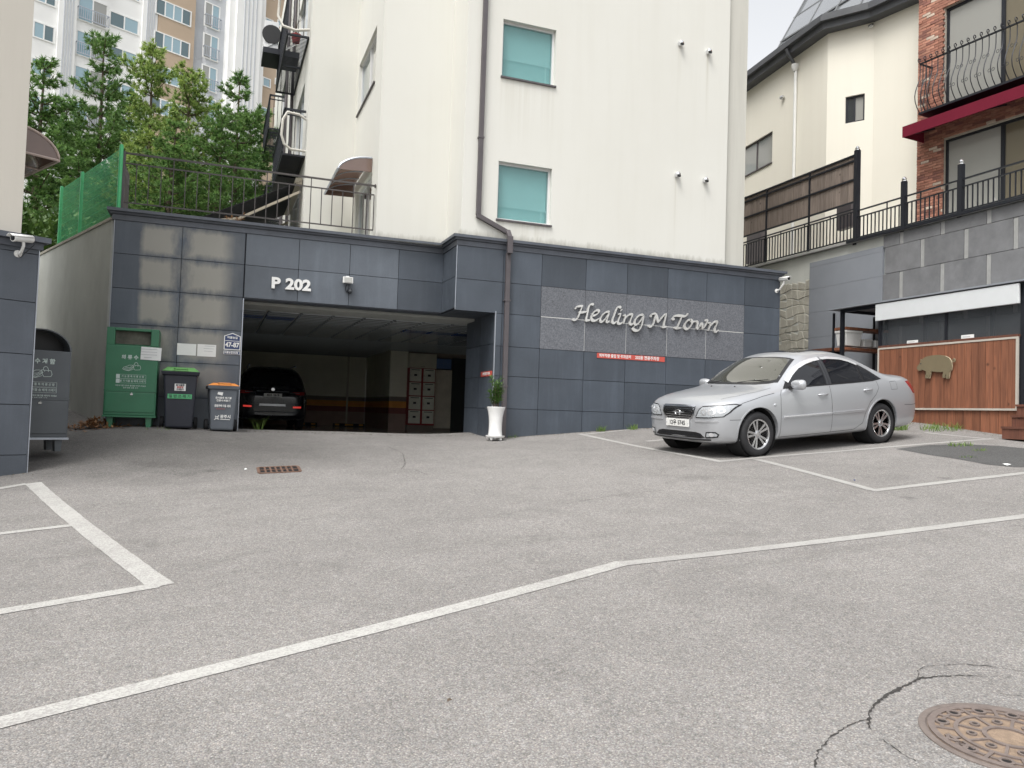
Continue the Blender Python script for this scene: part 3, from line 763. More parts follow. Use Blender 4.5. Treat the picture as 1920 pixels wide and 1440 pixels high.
for k, h in enumerate(holes):
    w_ = window(FH, main, *h, y=.09, fw_=.04, pane='teal_glass')
    a, b, c, d = h; zs_ = c+(.30, .42, .38, .5)[k % 4]
    fbuild(FH, [(a+.05, b-.05, .17, .18, zs_, d-.03)], 'reflection_board', MT['reflect_sash_pale'], w_)  # added pale board, painted as the reflection in the pane
    fbuild(FH, [(a+.05, b-.05, .185, .20, c+.03, zs_+.01)], 'reflection_board_low', MT['reflect_deep'], w_)  # added deeper board below the painted reflection band
    sx = b-.15
    fbuild(FH, [(sx, sx+.03, .165, .169, c+.04, d-.04), (a+.04, b-.04, .16, .168, zs_-.02, zs_+.005)], 'inner_sash', MT['reflect_sash_pale'], w_)
FH2 = Frame(0, YH+.13, 0)
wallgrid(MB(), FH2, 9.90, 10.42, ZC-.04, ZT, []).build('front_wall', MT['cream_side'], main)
FS1 = Frame(4.12, YH+.05, 90)   # facing -X : local x = +Y ... away from viewer = -X, so use negative side
def xface(X, y0, y1, z0, z1, holes=(), rev=.14, mt='cream', name='side_wall'):
    """wall in the plane X facing -X; holes in (y0,y1,z0,z1)"""
    fr = Frame(X, 0, -90)
    wallgrid(MB(), fr, -y1, -y0, z0, z1, [(-h[1], -h[0], h[2], h[3]) for h in holes], rev=rev).build(name, MT[mt], main); return fr
xface(4.12, YH+.05, YP+.07, ZC-.04, ZT)
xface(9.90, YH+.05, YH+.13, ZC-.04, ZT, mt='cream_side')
FP = Frame(0, YP+.07, 0)
wallgrid(MB(), FP, 2.73, 4.12, ZC-.04, ZT, []).build('front_wall', MT['cream'], main)
YA, XB = 17.9, 1.68
w5 = [(15.6, 17.65, 8.05, 9.2), (15.5, 17.35, 4.86, 6.22), (15.6, 17.65, 10.77, 11.92)]
f5 = xface(2.73, YP+.07, YA, ZC-.04, ZT, w5, rev=.16)
for i, h in enumerate(w5):
    window(f5, main, -h[1], -h[0], h[2], h[3], y=.06, mull=[-(h[0]+h[1])/2], pane=['window_deep', 'window_grey'], fw_=.05)
FA = Frame(0, YA, 0)
wallgrid(MB(), FA, XB, 2.73, ZC-.04, ZT, []).build('front_wall', MT['cream'], main)
w7 = [(19.2, 21.4, 4.80, 6.75), (19.0, 21.4, 7.15, 9.15), (19.0, 21.4, 9.9, 11.9), (25.2, 27.4, 7.15, 9.15), (25.2, 27.4, 9.9, 11.9), (22.6, 23.6, 8.0, 9.1)]
f7 = xface(XB, YA, 31.0, ZC-.04, ZT, w7, rev=.12)
for h in w7: window(f7, main, -h[1], -h[0], h[2], h[3], y=.05, mull=[-(h[0]+h[1])/2], pane=['window_deep', 'window_blue'], fw_=.05, sill=None if h[3]-h[2] > 1.8 else 'brown_metal')
MB().add([(XB,YA,ZT),(2.73,YA,ZT),(2.73,YP+.07,ZT),(4.12,YP+.07,ZT),(4.12,YH+.05,ZT),(9.9,YH+.05,ZT),(10.42,YH+.13,ZT),(10.42,31,ZT),(XB,31,ZT)], [tuple(range(9))]).build('roof', MT['concrete'], main)
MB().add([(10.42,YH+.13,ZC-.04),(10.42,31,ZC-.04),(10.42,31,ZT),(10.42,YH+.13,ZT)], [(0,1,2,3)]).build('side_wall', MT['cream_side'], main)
MB().add([(10.42,31,ZC-.04),(XB,31,ZC-.04),(XB,31,ZT),(10.42,31,ZT)], [(0,1,2,3)]).build('rear_wall', MT['cream'], main)
# rainwater pipe, square section with offsets and brackets
dp = MB(); yq = YH+.05-.05
dp.bar((4.43, yq, ZT), (4.43, yq, 5.16), .085, .07, (0,1,0))
dp.bar((4.40, yq-.001, 5.16), (5.02, yq-.001, 4.90), .085, .068, (0,1,0))
dp.bar((5.02, yq, 4.93), (5.02, YH-.15, 4.76), .085, .07, (0,1,0))
dp.bar((5.02, YH-.151, 4.80), (5.02, YH-.151, 4.48), .098, .075, (0,1,0))
dp.bar((5.025, YH-.06, 4.5), (5.04, YH-.06, 1.02), .085, .07, (0,1,0))
dpo = dp.build('downpipe', MT['brown_metal'], main, bevel=.006)
for z in (12.2, 9.5, 6.6): MB().box(4.375, 4.485, yq-.042, yq+.05, z, z+.03).build('pipe_bracket', MT['brown_metal'], main)
for z in (3.6, 2.0): MB().box(4.97, 5.09, YH-.102, YH-.001, z, z+.03).build('pipe_bracket', MT['brown_metal'], main)
# round extract vents with hooded caps
for x, z in ((8.68, 9.25), (9.36, 9.21), (8.68, 6.51), (9.35, 6.49), (8.68, 11.97), (9.35, 11.95)):
    v = MB(); c = (x, YH+.05, z)
    v.lathe([(.055,-.002),(.055,.05),(.05,.085),(.03,.10),(0,.105)], 16, (0,0,0), 'y'); v.v = [(x+a, YH+.05-b, z+c_) for a, b, c_ in v.v]
    hood = v.build('vent_cap', MT['chrome'], main, smooth=40)
    d = MB().lathe([(.042,0),(.0,.0)], 14); d.v = [(x+a, YH+.05-.075+.02*b/.04-.004, z-.03+b*.62) for a, b, c_ in d.v]
    hood['ob'] = [0, 0, 0]
    MB().box(x-.036, x+.036, YH-.058, YH-.03, z-.056, z-.02).build('vent_mouth', MT['black'], hood)
    del hood['ob']

# ---- curved canopy over the side door
cg = mat('bronze_sheet', (.16, .105, .085), .15, var=.1, coat=.5)
can = thing('door_canopy', 'brown curved polycarbonate canopy over the side door of the cream block', 'canopy', (2.73, 16.6, 6.2), wabs=True)
def arc(t): a = t*math.pi/2*.92; return (2.72-.66*math.sin(a), 6.16+.34*math.cos(a)-.02)   # t 0 at wall top -> 1 at the outer lip
m = MB(); n = 10; YS = (15.5, 17.55)
for k in range(n+1):
    x, z = arc(k/n)
    for y in YS: m.v += [(x, y, z)]
m.f = [(2*k, 2*k+1, 2*k+3, 2*k+2) for k in range(n)]
leafmat('bronze_light', (.30, .23, .20), (.36, .28, .24), .15, .5)
so = m.build('canopy_sheet', MT['bronze_light'], can, smooth=60)
sm_ = so.modifiers.new('solid', 'SOLIDIFY'); sm_.thickness = .006
for i, y in enumerate((15.5, 16.0, 16.5, 17.05, 17.55)):
    MB().tube([(arc(k/8)[0], y, arc(k/8)[1]-.016) for k in range(9)], .014 if i else .02, 6).build('rib', MT['steel_trim'], can)
MB().bar((arc(1)[0], YS[0], arc(1)[1]), (arc(1)[0], YS[1], arc(1)[1]), .03, .03).build('gutter_rail', MT['steel_trim'], can)
for y in YS:
    m = MB(); P = [arc(k/8) for k in range(9)]
    MB().prism([(p[0], p[1]-.02) for p in P] + [(2.715, arc(1)[1]), ], y-.008, y+.008, 'y').build('bracket', MT['bronze_sheet'], can)

# ---- iron balconies
def balcony(name, label, y0, y1, zf, dx=.48, solid=False):
    X0 = XB-.02; X1 = XB-dx
    th = thing(name, label, 'balcony', (XB-dx/2, (y0+y1)/2, zf), wabs=True, group='iron balconies on the cream block')
    DM = MT['dark_metal']
    fr = MB()
    for x in (X0, X1): fr.bar((x, y0, zf), (x, y1, zf), .04, .05)
    for y in (y0, (y0+y1)/2, y1): fr.bar((X0, y, zf-.001), (X1, y, zf-.001), .04, .04)
    fr.build('floor_frame', DM, th)
    n = int((y1-y0)/.07)
    if solid: MB().box(X1+.021, X0-.021, y0+.021, y1-.021, zf+.01, zf+.03).build('floor_plate', DM, th)
    else:
        sl = MB()
        for k in range(1, n): y = y0+(y1-y0)*k/n; sl.box(X1+.02, X0-.02, y-.009, y+.009, zf-.004, zf+.006)
        sl.build('floor_grille', DM, th)
    for z, r in ((zf+1.02, .045), (zf+.9, .028)):
        rl = MB(); rl.bar((X0, y0, z), (X1, y0, z), r, r); rl.bar((X1, y0-r/2, z+.001), (X1, y1+r/2, z+.001), r, r); rl.bar((X0, y1, z), (X1, y1, z), r, r)
        rl.build('top_rail' if r > .04 else 'lower_rail', DM, th)
    nb = int((y1-y0)/.13)
    for k in range(nb+1):
        y = y0+(y1-y0)*k/nb
        MB().box(X1-.008, X1+.008, y-.008, y+.008, zf+.02, zf+1.0).build('baluster', DM, th)
    for k in range(1, 4):
        x = X1+(X0-X1)*k/4
        for y in (y0, y1): MB().box(x-.008, x+.008, y-.008, y+.008, zf+.02, zf+1.0).build('baluster', DM, th)
    # low patterned apron plate
    ap = MB()
    for k in range(nb): 
        ya = y0+(y1-y0)*k/nb; yb = y0+(y1-y0)*(k+1)/nb
        ap.bar((X1-.012, ya, zf+.06), (X1-.012, yb, zf+.22), .012, .012); ap.bar((X1-.012, yb, zf+.06), (X1-.012, ya, zf+.22), .012, .012)
    ap.build('apron_lattice', DM, th)
    return th
balcony('iron_balcony', 'black iron slatted balcony, upper one nearest the front corner', 18.35, 21.9, 9.93)
balcony('iron_balcony', 'black iron balcony above the dark terrace awning with a grey hose', 18.15, 21.7, 7.12, solid=True)
balcony('iron_balcony', 'black iron slatted balcony, upper one farther back near the trees', 24.8, 28.2, 9.9)
balcony('iron_balcony', 'black iron balcony farther back, level with the awning top', 24.8, 28.2, 7.12)
hz = mat('hose', (.55, .53, .48), .6, var=.12)
hA = [(1.20,18.1,10.95),(1.0,18.3,10.75),(.98,18.35,10.3),(1.08,18.2,10.02),(1.35,18.15,9.95),(1.66,18.1,10.0)]
tag(MB().tube([Vector(p) for p in hA], .032, 8).build('drain_hose', hz, smooth=60), 'thick grey hose looping over the upper front balcony', 'hose')
hB = [(1.66,18.02,7.92),(1.5,18.0,8.0),(1.25,18.0,8.02),(1.16,18.0,7.85),(1.14,18.0,7.5),(1.2,18.0,7.3),(1.35,18.0,7.2),(1.66,18.0,7.2)]
tag(MB().tube([Vector(p) for p in hB], .03, 8).build('drain_hose', hz, smooth=60), 'grey hose curling round the lower front balcony rail', 'hose')
ac = thing('air_conditioner', 'grey outdoor air conditioner unit bracketed high beside the upper balcony', 'air conditioner', (1.15, 21.5, 10.6), wabs=True)
MB().box(.80, 1.15, 20.9, 21.75, 10.65, 11.35).build('casing', MT['white_metal'], ac, bevel=.01)
MB().lathe([(0,.0),(.24,.0),(.24,.02),(0,.02)], 20).xf(Matrix.Translation((.98, 20.89, 11.0)) @ Matrix.Rotation(math.pi/2, 4, 'X')).build('fan_grille', MT['black'], ac)
MB().box(.78, 1.68, 20.85, 21.8, 10.5, 10.64).build('tray', MT['dark_metal'], ac)
m = MB(); m.bar((.8, 20.9, 10.62), (1.66, 20.9, 11.25), .04); m.bar((.8, 21.74, 10.62), (1.66, 21.74, 11.25), .04); m.build('bracket', MT['white_metal'], ac)
# second drainpipes on the long side
for y in (21.95, 24.2): tag(MB().tube([(XB-.06, y, 4.75), (XB-.06, y, 15.3)], .045, 8).build('rain_pipe', MT['brown_metal'], smooth=50), 'thin dark rain pipe on the long side wall %s' % ('between the balconies' if y > 23 else 'beside the front balcony'), 'pipe')

# ---- retractable terrace awning
aw = thing('terrace_awning', 'dark retractable awning with beige folding arms over the terrace', 'awning', (.4, 19.5, 5.6), wabs=True)
mat('awning_cloth', (.014, .014, .018), .9, var=.15, vs=8)
mat('beige_arm', (.36, .32, .25), .5)
AY0, AY1 = 18.4, 21.6; AX = -.95
m = MB().add([(XB-.04,AY0,6.62),(XB-.04,AY1,6.62),(AX,AY1,5.28),(AX,AY0,5.28)], [(0,1,2,3)])
o = m.build('cloth', MT['awning_cloth'], aw); o.modifiers.new('s', 'SOLIDIFY').thickness = .012
m = MB()
for k in range(9):
    ya = AY0+(AY1-AY0)*k/9; yb = AY0+(AY1-AY0)*(k+1)/9; m.add([(AX,ya,5.28),(AX,yb,5.28),(AX,yb,5.06),(AX,(ya+yb)/2,5.02),(AX,ya,5.06)], [(0,1,2,3,4)])
m.build('valance', MT['awning_cloth'], aw)
for y in (AY0-.03, AY1+.03):
    MB().bar((XB-.05, y, 6.38), (.35, y, 5.62), .07, .05).build('arm', MT['beige_arm'], aw)
    MB().bar((.36, y, 5.62), (AX+.05, y, 5.36), .06, .045).build('arm', MT['beige_arm'], aw)
MB().bar((AX, AY0, 5.285), (AX, AY1, 5.285), .07, .07).build('front_bar', MT['beige_arm'], aw)
MB().box(XB-.16, XB-.02, AY0, AY1, 6.56, 6.70).build('cassette', MT['beige_arm'], aw)
for y in (AY0+.02, AY1-.02): MB().tube([(AX, y, 4.72), (AX, y, 5.25)], .03, 8).build('prop', MT['dark_metal'], aw)

# ---- terrace railing on the cornice
rl = thing('terrace_railing', 'thin brown iron railing along the terrace above the garage', 'railing', (.5, 15.0, ZC), wabs=True)
YR = 15.0; RB = MT['rail_brown']
MB().bar((-1.64, YR, 5.775), (2.72, YR, 5.775), .035, .03).build('top_rail', RB, rl)
MB().bar((-1.64, YR, 5.60), (2.70, YR, 5.60), .022, .022).build('mid_rail', RB, rl)
MB().bar((-1.64, YR, 4.92), (2.70, YR, 4.92), .022, .022).build('bottom_rail', RB, rl)
for k in range(22):
    x = -1.42+k*.196
    tall = k % 4 == 3
    MB().box(x-.008, x+.008, YR-.008, YR+.008, ZC-.02 if tall else 4.93, 5.76 if tall else 5.59).build('baluster', RB, rl)
MB().box(-1.68, -1.60, YR-.04, YR+.04, ZC-.03, 5.80).build('end_post', MT['brown_metal'], rl)
MB().box(2.55, 2.575, YR-.012, YR+.012, ZC-.03, 5.59).build('end_post', RB, rl)
MB().lathe([(.04,0),(.04,.02)], 10).xf(Matrix.Translation((2.70, YR, 5.775)) @ Matrix.Rotation(math.pi/2, 4, 'Y')).build('wall_flange', RB, rl)
# return towards the green fence
MB().box(-1.665, -1.615, YR+.045, YR+.9, ZC-.03, 5.62).build('return_panel', MT['brown_metal'], rl)
# ================================================================ GARAGE INTERIOR
ZF, ZCE, YB_, YM = .90, 3.34, 28.0, 23.9
def hY(px, py, Y): p = onY(px, py, Y); return p.x, p.z
mat('epoxy_floor', (.45, .455, .44), .2, var=.2, vs=2, coat=.4)
mat('olive_paint', (.84, .83, .70), .7, var=.06, vs=2)
mat('stripe_taupe', (.24, .20, .17), .7); mat('stripe_orange', (.72, .32, .07), .7); mat('stripe_maroon', (.24, .08, .07), .7); mat('dado_brown', (.34, .24, .20), .7)
mat('ceiling_panel', (.30, .325, .34), .18, var=.05, spec=.6)
mat('marble', (.58, .54, .47), .3, var=.15, vs=5)
mat('beige_board', (.60, .57, .48), .6); mat('locker_red', (.30, .03, .03), .5); mat('locker_cream', (.75, .74, .66), .45)
gfl = MB().add([(-1.6,15.0,1.035),(4.9,15.0,1.03),(8.5,15.6,ZF),(8.5,16.6,ZF),(-1.6,16.6,ZF),(8.5,28,ZF),(-1.6,28,ZF),(8.5,15.0,1.0)], [(0,1,2,3,4),(4,3,5,6)])
struct(gfl.build('garage_floor', MT['epoxy_floor']))
def band(name, x0, x1, y0, y1, bands):
    for z0, z1, mt in bands: MB().box(x0, x1, y0, y1, z0, z1).build(name, MT[mt], main)
BANDS = [(ZF-.1, 1.40, 'dado_brown'), (1.40, 1.58, 'stripe_maroon'), (1.58, 1.78, 'stripe_orange'), (1.78, 1.92, 'stripe_taupe'), (1.92, ZCE+.1, 'olive_paint')]
cx0 = hY(730, 740, YM)[0]; cx1 = hY(763, 740, YM)[0]
band('garage_rear_wall', -1.6, cx0-.002, YB_, YB_+.2, BANDS)
band('garage_pillar', cx0, cx1, YM, YB_, BANDS)
MB().box(-1.8, -1.6, 15.12, YB_, ZF-.1, ZCE+.1).build('garage_side_wall', MT['olive_paint'], main)
struct(MB().add([(8.5,14.3,ZF),(14.3,14.3,ZF+.3),(14.3,32,ZF+.4),(8.5,32,ZF)], [(0,1,2,3)]).build('added_alley', MT['concrete_pale']))  # added unseen alley; garage side left open so daylight reaches the interior
MB().box(cx1, 11.2, YB_+.21, YB_+.4, ZF-.1, ZCE+.1).build('garage_rear_wall', MT['olive_paint'], main)
MB().box(cx1+.003, 8.5, YM+.05, YM+.2, ZF-.1, ZCE+.1).build('garage_lobby_wall', MT['stripe_taupe'], main)
MB().box(4.872, 10.95, 14.21, 14.4, ZF-.1, ZCE+.1).build('garage_front_wall', MT['olive_paint'], main)
x3 = hY(668, 740, YB_)[0]
MB().box(x3-.35, x3-.29, YB_-.06, YB_-.002, ZF, ZCE).build('wall_pipe', MT['beige_board'], main)
MB().box(-1.6, 10.9, 15.12, 28.4, ZCE+.06, ZCE+.12).build('garage_ceiling', MT['beige_board'], main)
mat('ceiling_grey', (.36, .37, .35), .6)
MB().box(-1.6, 8.5, 15.13, 15.9, ZCE+.0, ZCE+.055).build('ceiling_border', MT['ceiling_grey'], main)
cp = MB().prism([(.0,.01),(.03,-.05),(.10,-.05),(.26,.01),(.26,.02),(.0,.02)], -1.55, 3.4, 'x')
cpm = cp.mesh('ceiling_panel'); cpm.materials.append(MT['ceiling_panel'])
mat('ceiling_blue', (.05, .09, .22), .2)
cq = MB().hexa([(.03,.03,-.035),(.57,.03,-.035),(.57,.25,-.035),(.03,.25,-.035),(0,0,.015),(.60,0,.015),(.60,.285,.015),(0,.285,.015)]).mesh('ceiling_panel'); cq.materials.append(MT['ceiling_panel'])
cqb = cq.copy(); cqb.materials.clear(); cqb.materials.append(MT['ceiling_blue'])
for k in range(40):
    if k < 17:
        for i in range(16):
            xx, yy = -1.55+i*.62, 16.02+k*.3
            blue = (k in (3, 4) and i in (3, 4)) or (k in (6, 7) and i in (9, 10, 11))
            o = obj('ceiling_panel', cqb if blue else cq, None, main); o.location = (xx-5.0, yy-YH, ZCE+.03-1.0)
    else:
        o = obj('ceiling_panel', cpm, None, main); o.location = (-5.0, 16.02+k*.3-YH, ZCE+.03-1.0)
        o = obj('ceiling_panel', cpm, None, main); o.location = (-5.0+4.96, 16.02+k*.3-YH, ZCE+.03-1.0)
# mailbox locker with eight doors, cupboard, marble panel, screens, glass door
lx0, lz1 = hY(764, 690, YM); lx1 = hY(811, 740, YM)[0]; lz0 = hY(788, 797, YM)[1]
lk = thing('mailbox_locker', 'cream mailbox locker of eight doors in a red frame', 'locker', ((lx0+lx1)/2, YM, ZF), wabs=True)
MB().box(lx0, lx1, YM-.28, YM+.04, lz0, lz1).build('red_frame', MT['locker_red'], lk)
W = (lx1-lx0)/2; H = (lz1-lz0-.04)/4
for i in range(2):
    for j in range(4):
        a = lx0+i*W+(.012 if i == 0 else .03); b = a+W-.05; c = lz0+.04+j*H+.012; d = c+H-.03
        dr = MB().box(a, b, YM-.30, YM-.281, c, d).build('locker_door', MT['locker_cream'], lk, bevel=.003)
        MB().box(a+.05, b-.05, YM-.304, YM-.3005, d-.05, d-.032).build('letter_slot', MT['black'], dr)
        MB().box((a+b)/2-.045, (a+b)/2+.045, YM-.306, YM-.3005, (c+d)/2-.03, (c+d)/2+.03).build('name_window', MT['ink'], dr)
        MB().box(a+.012, a+.032, YM-.310, YM-.3005, (c+d)/2-.05, (c+d)/2+.02).build('lock', MT['chrome'], dr)
MB().box(lx0, lx1, YM-.2, YM+.04, ZF, lz0-.003).build('plinth', MT['stripe_taupe'], lk)
cb = thing('wall_cupboard', 'beige two door cupboard above the mailbox locker', 'cupboard', ((lx0+lx1)/2, YM, lz1), wabs=True)
cz1 = hY(788, 664, YM)[1]
MB().box(lx0, lx1+.02, YM-.27, YM+.04, lz1+.003, cz1).build('carcass', MT['beige_board'], cb)
for a, b in ((lx0+.004, (lx0+lx1)/2-.002), ((lx0+lx1)/2+.002, lx1+.016)):
    d_ = MB().box(a, b, YM-.29, YM-.271, lz1+.008, cz1-.005).build('cupboard_door', MT['beige_board'], cb)
    xx = b-.03 if a < lx0+.1 else a+.03
    MB().tube([(xx-.02, YM-.305, lz1+.05), (xx+.02, YM-.305, lz1+.05)], .006, 6).build('handle', MT['black'], d_)
mx1 = hY(845, 740, YM)[0]; mz0 = hY(830, 803, YM)[1]; mz1 = hY(830, 694, YM)[1]
MB().box(lx1+.03, mx1, YM-.06, YM+.045, mz0, mz1).build('marble_panel', MT['marble'], main)
mon = thing('security_monitor', 'dark monitor with a four way camera picture above the marble panel', 'monitor', (mx1-.4, YM, mz1), wabs=True)
MB().box(lx1+.04, mx1-.01, YM-.08, YM+.04, mz1+.02, mz1+.36).build('bezel', MT['black'], mon)
mat('screen', (.02, .03, .05), .2, emit=(.10, .16, .30, .02))
sw = (mx1-lx1-.09)/2
for i in range(2):
    for j in range(2):
        MB().box(lx1+.06+i*sw, lx1+.05+(i+1)*sw, YM-.084, YM-.081, mz1+.04+j*.155, mz1+.185+j*.155).build('screen_pane', MT['screen'], mon)
MB().box(mx1+.02, 8.4, YM-.03, YM+.045, ZF, 3.2).build('glass_door', MT['window_dark'], main)
# wheel stops
mat('yellow', (.60, .30, .03), .5)
def wheel_stop(x, y, label):
    t = thing('wheel_stop', label, 'wheel stop', (x, y, ZF), group='wheel stops in the garage')
    MB().prism([(-.07,0),(.07,0),(.05,.1),(-.05,.1)], -.3, .3, 'x').build('block', MT['rubber'], t)
    for k in (-1, 1): MB().box(k*.17-.07, k*.17+.07, -.066, -.055, .03, .085).build('reflector', MT['yellow'], t)
for px, lb in ((577, 'black wheel stop with yellow patches, the one nearest the dark SUV'), (641, 'black wheel stop with yellow patches by the garage rear wall, middle one'), (667, 'black wheel stop with yellow patches beside the garage pillar')):
    wheel_stop(hY(px, 795, 27.2)[0], 27.2, lb)
lamp_spots = ((529, 630), (556, 650))

# ================================================================ WRITING AND SMALL THINGS ON THE FACADE
# "P 202"
sg = thing('garage_sign', 'white raised letters P 202 above the garage mouth', 'sign', (1.23, YP, 3.6), wabs=True)
mat('sign_white', (.80, .80, .78), .35, var=.03)
for ch, px in (('P', 516.5), ('2', 543), ('0', 559), ('2', 574.5)):
    x, z = hY(px, 532.5+(px-516)*.085, YP)
    me = text_mesh(ch, .265, .0115, .022, sx=1.12)
    for v in me.vertices: v.co.x += x; v.co.y += YP-.032; v.co.z += z+.005
    obj('letter', me, MT['sign_white'], sg)
# "Healing M Town": broad-nib strokes
hs_ = thing('name_sign', 'brushed steel calligraphic letters Healing M Town on the granite panel', 'sign', (8.0, YH, 3.3), wabs=True)
LET = {
'H': [[(84,296),(98,308),(122,303),(143,280),(160,235),(178,185),(192,150)], [(112,186),(118,168),(138,155),(165,150),(200,146)], [(150,224),(190,222),(240,213)], [(326,132),(302,128),(280,140),(264,175),(252,230),(240,285),(238,308)], [(225,313),(250,315),(282,310)]],
'e': [[(302,262),(335,256),(368,238),(382,216),(374,200),(352,202),(322,224),(302,258),(297,292),(312,316),(345,316),(388,292)]],
'a': [[(508,222),(484,216),(452,230),(418,264),(400,300),(404,326),(424,328),(456,300),(486,258),(506,222)], [(508,222),(490,272),(474,316),(484,334),(510,320)]],
'l': [[(642,168),(618,160),(596,172),(578,210),(560,262),(542,312),(544,340),(566,344),(590,326)]],
'i': [[(606,248),(640,232)], [(640,232),(624,280),(606,330),(614,352),(640,350),(660,334)], [(632,210),(656,184)]],
'n': [[(664,262),(694,250)], [(694,250),(684,300),(670,354)], [(680,310),(706,274),(742,248),(766,248),(766,274),(748,322),(746,352),(766,360),(786,346)]],
'g': [[(902,256),(872,252),(836,272),(806,312),(798,350),(814,364),(846,346),(880,300),(900,258)], [(904,252),(894,310),(880,372),(858,418),(826,434),(792,426),(778,404),(796,386)]],
'M': [[(962,370),(976,384),(1000,380),(1018,352),(1032,300),(1044,244)], [(986,280),(990,258),(1010,242),(1046,232)], [(1046,236),(1060,290),(1072,342)], [(1072,342),(1112,290),(1164,234)], [(1168,232),(1156,290),(1142,350),(1138,388)], [(1116,394),(1140,392),(1170,386)]],
'T': [[(1254,312),(1244,294),(1256,272),(1288,260),(1330,262),(1370,268),(1402,258),(1420,234)], [(1344,266),(1328,320),(1306,370),(1294,400)], [(1258,398),(1290,406),(1332,402)]],
'o': [[(1448,310),(1420,314),(1392,342),(1378,380),(1388,410),(1416,412),(1446,386),(1464,348),(1456,318),(1440,308)], [(1456,322),(1474,330),(1496,322)]],
'w': [[(1490,336),(1518,318)], [(1518,318),(1528,350),(1524,390),(1524,424)], [(1524,424),(1556,384),(1582,340)], [(1580,340),(1586,380),(1580,420)], [(1580,420),(1612,390),(1634,352),(1640,322),(1622,312)]],
'n2': [[(1648,350),(1680,338)], [(1680,338),(1668,390),(1654,436)], [(1666,396),(1694,362),(1730,334),(1752,334),(1752,358),(1734,404),(1732,436),(1750,444),(1778,424)]],
}
def smooth_path(pts, n=6):
    if len(pts) < 3: a, b = Vector(pts[0]), Vector(pts[-1]); return [a.lerp(b, k/6) for k in range(7)]
    P = [Vector(p) for p in pts]; P = [P[0]*2-P[1]] + P + [P[-1]*2-P[-2]]; out = []
    for i in range(1, len(P)-2):
        for k in range(n):
            t = k/n; a, b, c, d = P[i-1:i+3]
            out.append(.5*((2*b)+(c-a)*t+(2*a-5*b+4*c-d)*t*t+(3*b-a-3*c+d)*t**3))
    return out + [P[-2]]
NIB = Vector((math.cos(R_(-52)), math.sin(R_(-52))))   # crop y is down
def nib_letter(strokes):
    m = MB()
    for si, st in enumerate(strokes):
        P = smooth_path(st); L, Rr = [], []
        for i, p in enumerate(P):
            d = (P[min(i+1, len(P)-1)]-P[max(i-1, 0)]).normalized(); nn = Vector((-d.y, d.x))
            s = 1 if nn.dot(NIB) > 0 else -1
            o = nn*s
            w = max(5.5, abs(nn.dot(NIB))*18); e = min(1, .55+.45*min(i, len(P)-1-i)/3)
            L.append(p+o*w*e); Rr.append(p-o*w*e)
        n = len(P); dz = .0015*si
        def pt(q, off): 
            w_ = onY(1060+q.x/6.194, 550+q.y/6.194, YH-.03); return (w_.x, YH-.06+off+dz, w_.z)
        vs = []
        for a, b in zip(L, Rr): vs += [pt(a, 0), pt(b, 0), pt(a, .045), pt(b, .045)]
        fs = []
        for i in range(n-1):
            b = i*4; c = b+4
            fs += [(b,b+1,c+1,c), (b+2,c+2,c+3,b+3), (b,c,c+2,b+2), (b+1,b+3,c+3,c+1)]
        fs += [(0,2,3,1), ((n-1)*4, (n-1)*4+1, (n-1)*4+3, (n-1)*4+2)]
        m.add(vs, fs)
    return m
for k, st in LET.items(): nib_letter(st).build('letter', MT['sign_steel'], hs_)
# red no-parking strip
rs = thing('parking_notice', 'long red strip with white Korean parking notice under the granite panel', 'sign', (7.7, YH, 2.65), wabs=True)
ra, rz1 = hY(1119, 661.5, YH); rb_, _ = hY(1246, 669, YH); rz0 = rz1-.098
MB().box(ra, rb_, YH-.012, YH-.006, rz0, rz1).build('strip', MT['red_print'], rs)
mid = (rz0+rz1)/2
text('lettering', '외부차량 출입 및 주차금지', .072, MT['paper'], rs, ra+.40, YH-.0135, mid, .0016, .001, sx=.9)
text('lettering', '202동 전용주차장', .082, MT['paper'], rs, ra+1.12, YH-.0135, mid, .0018, .001, sx=.92)
rs2 = thing('parking_notice', 'short red strip with white lettering inside the garage mouth reveal', 'sign', (4.83, 14.3, 2.2), wabs=True)
za = onX(896, 703, 4.83).z
MB().box(4.824, 4.831, 13.92, 14.58, za-.045, za+.05).build('strip', MT['red_print'], rs2)
me = text_mesh('외부차량 출입 및 주차금지', .062, .0012, .001, sx=.62)
me.transform(Matrix.Translation((4.8225, 14.25, za)) @ Matrix.Rotation(-math.pi/2, 4, 'Z')); obj('lettering', me, MT['paper'], rs2)
# address plaque
pq = thing('address_plaque', 'blue house shaped address plaque numbered 47-87 beside the garage mouth', 'plaque', (.26, YP, 2.5), wabs=True)
mat('plaque_blue', (.035, .055, .14), .4); 
def house(cx, w, z0, ze, za_): return [(cx-w, z0), (cx+w, z0), (cx+w, ze), (cx, za_), (cx-w, ze)]
pc, pz = .262, 2.47
MB().prism(house(pc, .138, pz, pz+.245, pz+.30), YP-.014, YP-.006, 'y').build('white_border', MT['sign_white'], pq)
MB().prism(house(pc, .124, pz+.014, pz+.238, pz+.285), YP-.0165, YP-.0142, 'y').build('blue_face', MT['plaque_blue'], pq)
text('numerals', '47-87', .115, MT['sign_white'], pq, pc, YP-.0185, pz+.085, .0035, .001, sx=.86)
text('street_name', '여울능길', .048, MT['sign_white'], pq, pc, YP-.0185, pz+.215, .001, .001)
MB().box(pc-.12, pc+.12, YP-.0185, YP-.0166, pz+.155, pz+.162).build('rule', MT['sign_white'], pq)
MB().box(pc-.138, pc+.138, YP-.014, YP-.006, pz-.08, pz-.02).build('lower_border', MT['sign_white'], pq)
MB().box(pc-.13, pc+.13, YP-.0165, YP-.0142, pz-.074, pz-.026).build('lower_strip', MT['plaque_blue'], pq)
